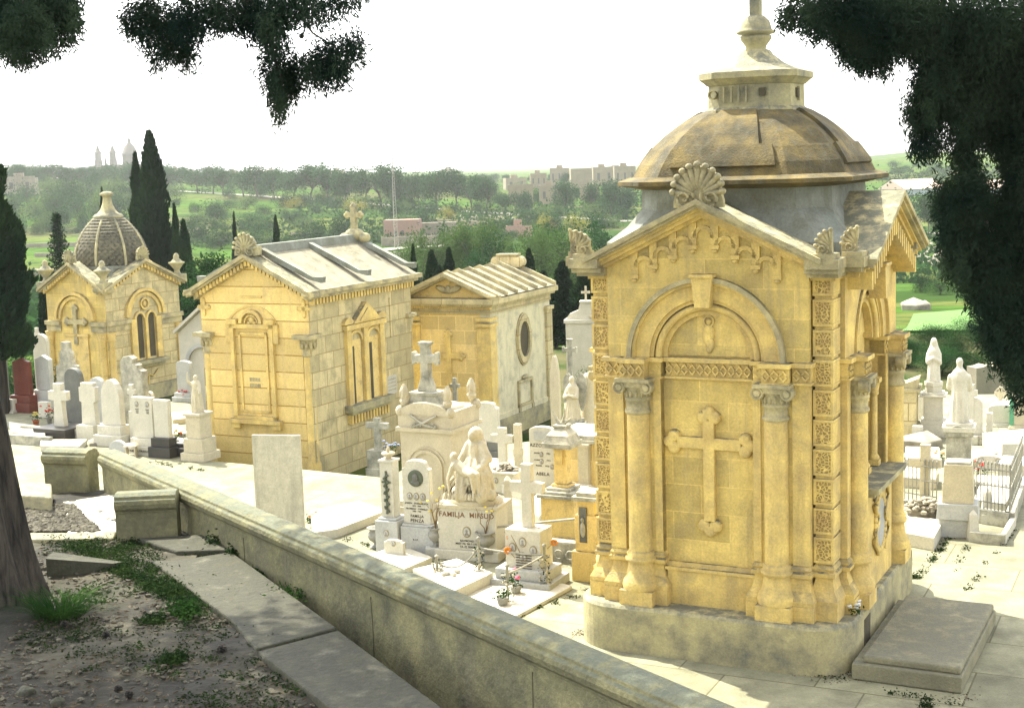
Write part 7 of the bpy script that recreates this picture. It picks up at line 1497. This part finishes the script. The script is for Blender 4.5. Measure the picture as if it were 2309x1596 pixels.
for a, c, h, m_, lab in (((380, 524), (470, 526), .9, 'beige_wall', 'pale field wall right of the tall cypresses'), ((655, 536), (762, 540), 1.0, 'beige_wall', 'pale field wall left of the roof cross'), ((860, 556), (1010, 550), 1.6, 'field_stone', 'long rubble wall above the track, centre'), ((880, 590), (960, 582), 1.4, 'field_stone', 'rubble wall below the track near the gabled roof'), ((60, 560), (260, 556), .8, 'field_stone', 'upper terrace wall across the green field on the left'), ((80, 580), (240, 582), .7, 'field_stone', 'middle terrace wall across the green field on the left'), ((70, 622), (160, 622), 1.0, 'field_stone', 'lower terrace wall beside the left cypress'), ((2190, 905), (2320, 900), 1.0, 'field_stone', 'low rubble wall behind the low tombs on the right'), ((920, 502), (1100, 512), 1.0, 'beige_wall', 'rubble retaining wall under the roadside trees'), ((1150, 600), (1340, 596), .8, 'field_stone', 'field wall behind the right cypresses')):
    fwall(lab, a, c, h, m_)
def house(name, label, x, y, wpx, hpx, m='beige_wall', nw=3, rows=2, cat='building', group=None, depth=.8, rot=None, roof='flat'):
    p = hit(x, y); s = (p-CAMP).dot(F_)/FD; w_, h = wpx*s, hpx*s; T = thing(name, label, cat, p, rot if rot is not None else random.uniform(-14, 14), group); d = w_*depth
    b = MB(); b.box(-w_/2, w_/2, 0, d, -1.5, h); 
    if roof == 'flat': b.box(-w_/2, w_/2, 0, .25, h, h+.5); b.box(-w_/2, -w_/2+.25, .25, d, h, h+.5)
    b.build('wall', m, T)
    if nw:
        for r in range(rows):
            for k in range(nw):
                b = MB(); xx = -w_/2+w_*(k+.5)/nw; zz_ = h*(r+.35)/rows; ww = min(1.1, w_/nw*.25); b.box(xx-ww/2, xx+ww/2, -.05, .1, zz_, zz_+h/rows*.4); b.build('window', 'dark_window', T)
    b = MB(); b.box(-w_*.2, w_*.1, d*.4, d*.7, h, h+1.6); b.build('roof_room', m, T) if roof == 'flat' and nw else None
    return T
gv = 'pale blocks of the village on the right'
for i, (x, y, w_, h, lab) in enumerate([(1165, 428, 60, 26, 'leftmost low beige block of the village'), (1215, 425, 46, 34, 'beige village block behind the small dark tree'), (1175, 462, 70, 46, 'large plain beige block in front, left part of the village'), (1240, 462, 60, 44, 'large beige block beside the full dark tree'), (1262, 420, 54, 42, 'tall hazy block high on the village slope'), (1312, 425, 60, 46, 'broad hazy block in the middle of the village'), (1362, 420, 60, 44, 'hazy block near the top of the village'), (1410, 425, 60, 52, 'hazy village block meeting the dome eave'), (1330, 452, 56, 30, 'low beige block between the trees before the dome'), (1395, 400, 70, 22, 'highest faint block of the village on the skyline')]): house('village_house', lab, x, y, w_*.8, h*.9, 'beige_wall', (2, 3, 0)[i % 3], 1, group=gv)
gt = 'faint town houses on the skyline'
for i in range(14):
    x = (30, 62, 95, 130, 165, 395, 430, 470, 520, 560, 610, 700, 760, 1010)[i]; house('town_house', 'faint pale town house on the hazy skyline', x, 400 if x < 200 else 402, random.uniform(22, 40), (24 if x < 200 else 18)+random.uniform(-4, 4), 'beige_wall', 2, 1, group=gt)
house('farmhouse', 'plain grey farmhouse among the trees at the far left', 45, 440, 70, 38, 'field_stone', 2, 1)
T = house('ruin', 'pinkish ruined building with arched openings in the valley centre', 905, 540, 80, 44, 'pink_wall', 0, 1, depth=.5, rot=-8, roof='none')
p = T.location; s = (p-CAMP).dot(F_)/FD
for k in range(2): b = MB(); b.box(-16*s+k*16*s, -9*s+k*16*s, -.08, .2, 0, 17*s); b.ring(-12.5*s+k*16*s, 17*s, 0, 3.5*s, -.08, .2, 0, 180, 8); b.build('arched_opening', 'dark_window', T)
house('ruin', 'long low grey ruin wall right of the pinkish ruin', 985, 534, 90, 32, 'field_stone', 0, 1, depth=.2, rot=-8, roof='none')
house('hut', 'small pink-roofed hut among the trees behind the pedimented roof', 1170, 535, 60, 20, 'pink_wall', 2, 1, depth=.4, rot=-5)
ordinals(gt, 'faint pale town house on the hazy skyline, %s', {'faint pale town house on the hazy skyline'})
# warehouses right
for x, y, w_, h, lab in ((2085, 440, 160, 24, 'large warehouse with pinkish roof and grey gable on the right skyline'), (2250, 440, 110, 22, 'second warehouse, mostly behind the dark hanging branch')):
    p = hit(x, y); s = (p-CAMP).dot(F_)/FD; W_, H_ = w_*s, h*s; T = thing('warehouse', lab, 'warehouse', p, 24); b = MB(); b.box(-W_*.35, W_*.35, 0, W_*.55, -2, H_*.6); b.build('wall', 'grey_roof', T)
    b = MB(); b.T = Matrix.Rotation(R_(90), 4, 'Z') @ Matrix.Translation((W_*.27, 0, 0)); b.prism([(-W_*.30, H_*.6), (W_*.30, H_*.6), (0, H_*1.5)], -W_*.37, W_*.37); b.build('roof', 'tile_roof', T)
# church on the skyline
p = hit(262, 395); Yc = 950.; q = YD(262, 372, Yc); s = Yc/FD; T = thing('church', 'faint distant church with big dome and two bell towers on the left skyline', 'church', (q.x, Yc, q.z), 0)
mat('church_stone', (.12, .10, .08), var=(.09, .075, .06), vscale=.05)
b = MB(); b.box(-60*s, 50*s, 0, 30*s, -30*s, 0); b.build('nave', 'church_stone', T)
b = MB(); b.lathe([(17*s, 0), (17*s, 28*s), (18*s, 28*s), (18*s, 30*s), (16*s, 34*s), (13*s, 42*s), (8*s, 50*s), (4*s, 54*s), (4*s, 60*s), (2*s, 63*s), (.6*s, 66*s), (.5*s, 71*s)], 28*s, 15*s, 20, True, -6*s); b.build('dome', 'church_stone', T)
for x_ in (-42, -9):
    b = MB(); b.lathe([(9*s, -4*s), (9*s, 12*s), (7*s, 12*s), (7*s, 26*s), (9*s, 26*s), (8*s, 29*s), (5*s, 33*s), (3*s, 39*s), (.6*s, 46*s), (.4*s, 50*s)], x_*s, 10*s, 8, False); b.build('bell_tower', 'church_stone', T)
    b = MB()
    for k in range(3): b.box((x_-5+k*4)*s, (x_-3.4+k*4)*s, 1.4*s, 3*s, 13*s, 22*s)
    b.build('belfry_opening', 'dark_window', T)
b = MB(); b.lathe([(3*s, 0), (2.5*s, 8*s), (.5*s, 20*s)], -26*s, 10*s, 6); b.build('spirelet', 'church_stone', T)
# lattice mast
p = hit(893, 560); q = YD(893, 560, p.y); top = YD(886, 300, p.y); hh = top.z-p.z; T = thing('lattice_mast', 'thin lattice radio mast with short cross arms rising from the valley', 'mast', p, 0)
b = MB(); r0 = .5; Z1 = hh*.72
for k in range(3):
    a = k*2.094; b.tube([(r0*math.cos(a), r0*math.sin(a), 0), (.16*math.cos(a), .16*math.sin(a), Z1)], .035, 4)
for j in range(26):
    z0, z1 = Z1*j/26, Z1*(j+1)/26; ra, rb_ = r0+(.16-r0)*z0/Z1, r0+(.16-r0)*z1/Z1
    for k in range(3): a, c = k*2.094, (k+1)*2.094; b.tube([(ra*math.cos(a), ra*math.sin(a), z0), (rb_*math.cos(c), rb_*math.sin(c), z1)], .02, 3)
b.build('lattice', 'iron_grey', T); b = MB(); b.tube([(0, 0, Z1), (0, 0, hh)], .10, 5, .05)
for z_, w_ in ((.98, .5), (.93, .8), (.84, 1.3), (.78, 1.0)): b.tube([(-w_, 0, hh*z_), (w_, 0, hh*z_)], .05, 4)
b.build('antenna', 'iron_grey', T)
# weeds and litter along the paving joints and wall feet
mat('litter', (.060, .040, .022), var=(.11, .085, .05), vscale=20, bump=0)
g = np.random.default_rng(31); C = []; CL = []
for (x0, y0, x1, y1, n_) in ((2068, 1305, 2140, 1215, 40), (1995, 1560, 2170, 1590, 16), (1370, 1455, 1900, 1528, 60), (2150, 1290, 2180, 1230, 14), (2290, 1190, 2180, 1330, 22), (700, 1190, 860, 1240, 24), (1120, 1400, 1340, 1330, 30), (330, 1040, 460, 1062, 20)):
    for k in range(n_):
        f_ = g.random(); p = G(x0+(x1-x0)*f_+g.normal()*3, y0+(y1-y0)*f_+g.normal()*2, 0); m_ = g.integers(4, 22); C.append(np.stack([g.normal(p.x, .035, m_), g.normal(p.y, .035, m_), .006+np.abs(g.normal(0, .016, m_))], 1))
C = np.concatenate(C); V, Q = leafquads(C, .035, g, .5); tag(raw_mesh('joint_weeds', V, Q, 'weed_leaf'), 'tiny weeds and moss in the joints of the cemetery paving', 'weeds', None, 'stuff')
for (x0, y0, sx_, sy_, n_) in ((1545, 1468, 20, 5, 160), (1870, 1503, 34, 7, 420), (1900, 1525, 40, 8, 200), (1310, 1428, 20, 4, 80), (2170, 1570, 30, 8, 60)):
    for k in range(n_): p = G(x0+g.normal()*sx_, y0+g.normal()*sy_, 0); CL.append((p.x, p.y, .008+.01*g.random()))
V, Q = leafquads(np.array(CL), .03, g, .9); tag(raw_mesh('leaf_litter', V, Q, 'litter'), 'brown dead leaves blown against the foot of the domed mausoleum', 'leaf litter', None, 'stuff')
f = in_quad((-40, 1600), (850, 1600), (440, 1215), (100, 1215), TZ); CL = []
for k in range(2600): p = f(); CL.append((p.x, p.y, TZ+.004+.012*g.random()))
V, Q = leafquads(np.array(CL), .045, g, .95, 0, .22); tag(raw_mesh('needle_litter', V, Q, 'litter'), 'dry needles and scraps strewn over the shaded terrace', 'needle litter', None, 'stuff')
# ================================================================= near trees
def dblobs(L, Y, dens, g):
    E = []
    for q in L:
        x, y, rx, ry = q[:4]; Yq = (q[4] if len(q) > 4 else Y)+g.normal()*.25; c = YD(x, y, Yq); k = Yq/FD; E.append((tuple(c), (rx*k, .45*(rx+ry)*k*1.0, ry*k), dens*rx*ry))
    return E
g = np.random.default_rng(21)
T = thing('foreground_cypress', 'large near cypress with a ribbed leaning trunk on the terrace and branches hanging into the top of the photo', 'tree', G(10, 1345, TZ), 0); o0 = T.location.copy()
T['label'] = 'near cypress with ribbed leaning trunk at left, its branches hanging over the top'
b = MB(); secs = []
for k in range(40):
    f = k/39; z_ = -.1+f*9.0; c = Vector((-.17*z_*.62, .02*z_, z_)); R0_ = .24*(1-.45*f)+.07*math.exp(-z_*3); ring_ = []
    for j in range(72):
        a = 2*math.pi*j/72; rr = R0_*(1+.13*math.sin(a*5+z_*.4)+.08*math.sin(a*13+1.2*z_)+.05*mn.noise(Vector((math.cos(a)*3, math.sin(a)*3, z_*1.2)))); ring_.append((c.x+rr*math.cos(a), c.y+rr*math.sin(a), z_))
    secs.append(ring_)
b.loft(secs, True)
b.build('trunk', 'bark', T)
TL = [(70, 15, 100, 45), (120, 50, 50, 40), (60, 70, 60, 45), (50, 108, 28, 26), (15, 60, 50, 50), (150, 10, 30, 30), (20, 10, 60, 40)]
TC = [(330, 20, 50, 45), (310, 50, 30, 25), (345, 65, 28, 30), (365, 100, 28, 26), (405, 95, 30, 34), (385, 60, 40, 40), (420, 120, 22, 20), (430, 40, 40, 40), (480, 20, 60, 32), (540, 25, 60, 32), (600, 20, 60, 32), (565, 50, 40, 22), (660, 12, 60, 28), (740, 5, 50, 22), (700, 25, 40, 20), (780, -10, 40, 20), (610, 75, 22, 36), (625, 60, 30, 26), (605, 150, 26, 36), (640, 150, 30, 40), (665, 155, 26, 36), (625, 205, 24, 36), (628, 235, 12, 20), (650, 195, 26, 30), (700, 150, 24, 24), (735, 130, 36, 32), (775, 115, 36, 30), (760, 155, 30, 26), (800, 95, 20, 18), (720, 170, 26, 20)]
def wisps(L, n, ymax):
    out = []
    for k in range(n):
        q = L[g.integers(len(L))]; a = g.uniform(.1, 3.04); x = q[0]+q[2]*1.0*math.cos(a); y = q[1]+q[3]*1.0*math.sin(a); out.append((x, y+8, g.uniform(3, 7), g.uniform(8, 20)))
    return out
TC = TC+wisps(TC, 90, 0); TL = TL+wisps(TL, 30, 0)
E = dblobs(TL, 9.5, 1.25, g)+dblobs(TC, 9.5, .85, g); E = [(tuple(Vector(c)-o0), r, n) for c, r, n in E]
V, Q = clumps(E, 26, .046, g, .0, 0, .20, .20, True)
raw_mesh('hanging_foliage', V, Q, 'leaf_near', T)
b = MB()
def br(pts, r, r1): b.tube([YD(x, y, Y_)-o0 for x, y, Y_ in pts], r, 6, r1)
br([(-120, -600, 11), (100, -250, 10), (300, -60, 9.5), (430, 10, 9.5)], .07, .02); br([(300, -60, 9.5), (520, -20, 9.5), (620, 40, 9.5), (612, 110, 9.5), (640, 190, 9.5)], .03, .008); br([(620, 10, 9.5), (680, 40, 9.5), (705, 75, 9.5), (760, 110, 9.5)], .014, .005); br([(-120, -600, 11), (-20, -200, 9.8), (60, 20, 9.5)], .06, .015); br([(430, 10, 9.5), (400, 80, 9.5), (380, 110, 9.5)], .012, .004)
b.build('branches', 'bark', T)
b = MB(); c = YD(680, 82, 9.5)-o0; b.ell(tuple(c), (.018, .018, .018), 10, 8); b.tube([c, YD(690, 60, 9.5)-o0, YD(700, 40, 9.5)-o0], .003, 4); b.build('hanging_cone', 'bark', T)
# the rest of the crown above the frame, it shades the terrace
E = []
for (x, y, z, r) in [(-1, 13, 10.5, 1.3), (0.5, 12, 10.2, 1.2), (-3, 12.2, 10.6, 1.4), (-4.6, 13.2, 10.8, 1.2), (-2.2, 15, 11.2, 1.2), (-5.3, 11.3, 10.2, 1.2), (-4.4, 15.6, 11.6, .9), (-6.4, 13.4, 10.8, 1.1), (1.6, 11.0, 9.9, 1.0), (-0.5, 10.6, 9.8, 1.2), (-2.6, 10.6, 9.6, 1.2), (-7.2, 12, 10.4, 1.2), (-3.6, 17.2, 12, .9), (-5.2, 18.6, 12.4, .8), (0.2, 14.8, 11.4, 1.0), (-8.3, 14.2, 11, 1.2), (1.9, 13.2, 10.9, .9), (-8.9, 16.4, 11.2, 1.0)]:
    E.append(((x-o0.x, y-o0.y, z-o0.z), (r, r, r*.6), 2200*r*r))
V, Q = clumps(E, 20, .12, g, .3, .2, .2, .6); raw_mesh('upper_crown', V, Q, 'leaf_near', T)
# right hand tree
T = thing('overhanging_cypress', 'dark near cypress whose crown fills the right and top right edge of the photo', 'tree', YD(2560, 1500, 12.5), 0); T.location.z = 0; o0 = T.location.copy()
RT = [(1805, 22, 40, 18), (1790, 45, 26, 12), (1850, 45, 50, 30), (1900, 15, 90, 40), (1930, 90, 45, 35), (1915, 60, 50, 36), (1945, 120, 22, 30), (1975, 110, 40, 40), (1990, 60, 70, 60), (2000, 20, 80, 40), (2060, 60, 60, 50), (2090, 30, 100, 50), (2100, 110, 40, 70), (2110, 180, 45, 70), (2070, 235, 26, 26), (2085, 270, 34, 34), (2075, 315, 22, 24), (2110, 320, 22, 16), (2140, 230, 60, 60), (2170, 130, 80, 80), (2200, 200, 80, 80), (2230, 60, 100, 80), (2270, 160, 80, 90), (2290, 250, 60, 70), (2225, 270, 60, 40), (2240, 310, 24, 34), (2175, 330, 30, 50), (2180, 390, 26, 40), (2290, 330, 36, 50), (2290, 400, 36, 30),
      (2150, 440, 40, 30), (2125, 460, 26, 30), (2185, 450, 40, 40), (2215, 430, 22, 30), (2165, 500, 50, 50), (2240, 500, 60, 60), (2290, 490, 50, 70), (2170, 570, 42, 50), (2150, 590, 22, 26), (2230, 590, 70, 70), (2290, 600, 60, 80), (2215, 660, 36, 40), (2250, 690, 50, 60), (2240, 750, 30, 40), (2290, 720, 50, 80), (2265, 800, 30, 40), (2300, 830, 34, 50), (2304, 885, 18, 26), (2330, 700, 60, 160), (2340, 450, 60, 160), (2350, 150, 80, 200)]
RT = RT+wisps(RT[:44], 120, 0)
E = dblobs(RT, 12.5, 1.3, g); E = [(tuple(Vector(c)-o0), r, n) for c, r, n in E]; V, Q = clumps(E, 26, .058, g, .0, 0, .18, .24, True); raw_mesh('foliage', V, Q, 'leaf_near', T)
b = MB(); b.tube([(0, 0, 0), (.05, 0, 3), (-.1, .05, 6), (-.25, .1, 9), (-.4, .1, 12)], .32, 12, .10); b.build('trunk', 'bark', T)
b = MB(); br([(2540, 900, 12.5), (2400, 700, 12.5), (2280, 560, 12.5), (2200, 480, 12.5)], .07, .02); br([(2510, 300, 12.5), (2350, 150, 12.5), (2150, 60, 12.5), (1960, 40, 12.5), (1830, 35, 12.5)], .09, .015); br([(2180, 150, 12.5), (2175, 300, 12.5), (2180, 430, 12.5)], .03, .02); b.build('branches', 'bark', T)
# ------------------------------------------------------------------ haze: one closed box of pale air round everything
m = bpy.data.materials.new('haze_air'); m.use_nodes = True; t = m.node_tree; t.nodes.clear()
o = t.nodes.new('ShaderNodeOutputMaterial'); v = t.nodes.new('ShaderNodeVolumePrincipled')
v.inputs['Color'].default_value = (.93, .97, .96, 1); v.inputs['Density'].default_value = .00017; v.inputs['Anisotropy'].default_value = .35
t.links.new(v.outputs[0], o.inputs['Volume']); M['haze_air'] = m
b = MB(); b.box(-2300, 2300, -80, 3150, -16, 78); o = b.build('haze', 'haze_air'); tag(o, 'pale air haze over the valley', 'haze', None, 'stuff')
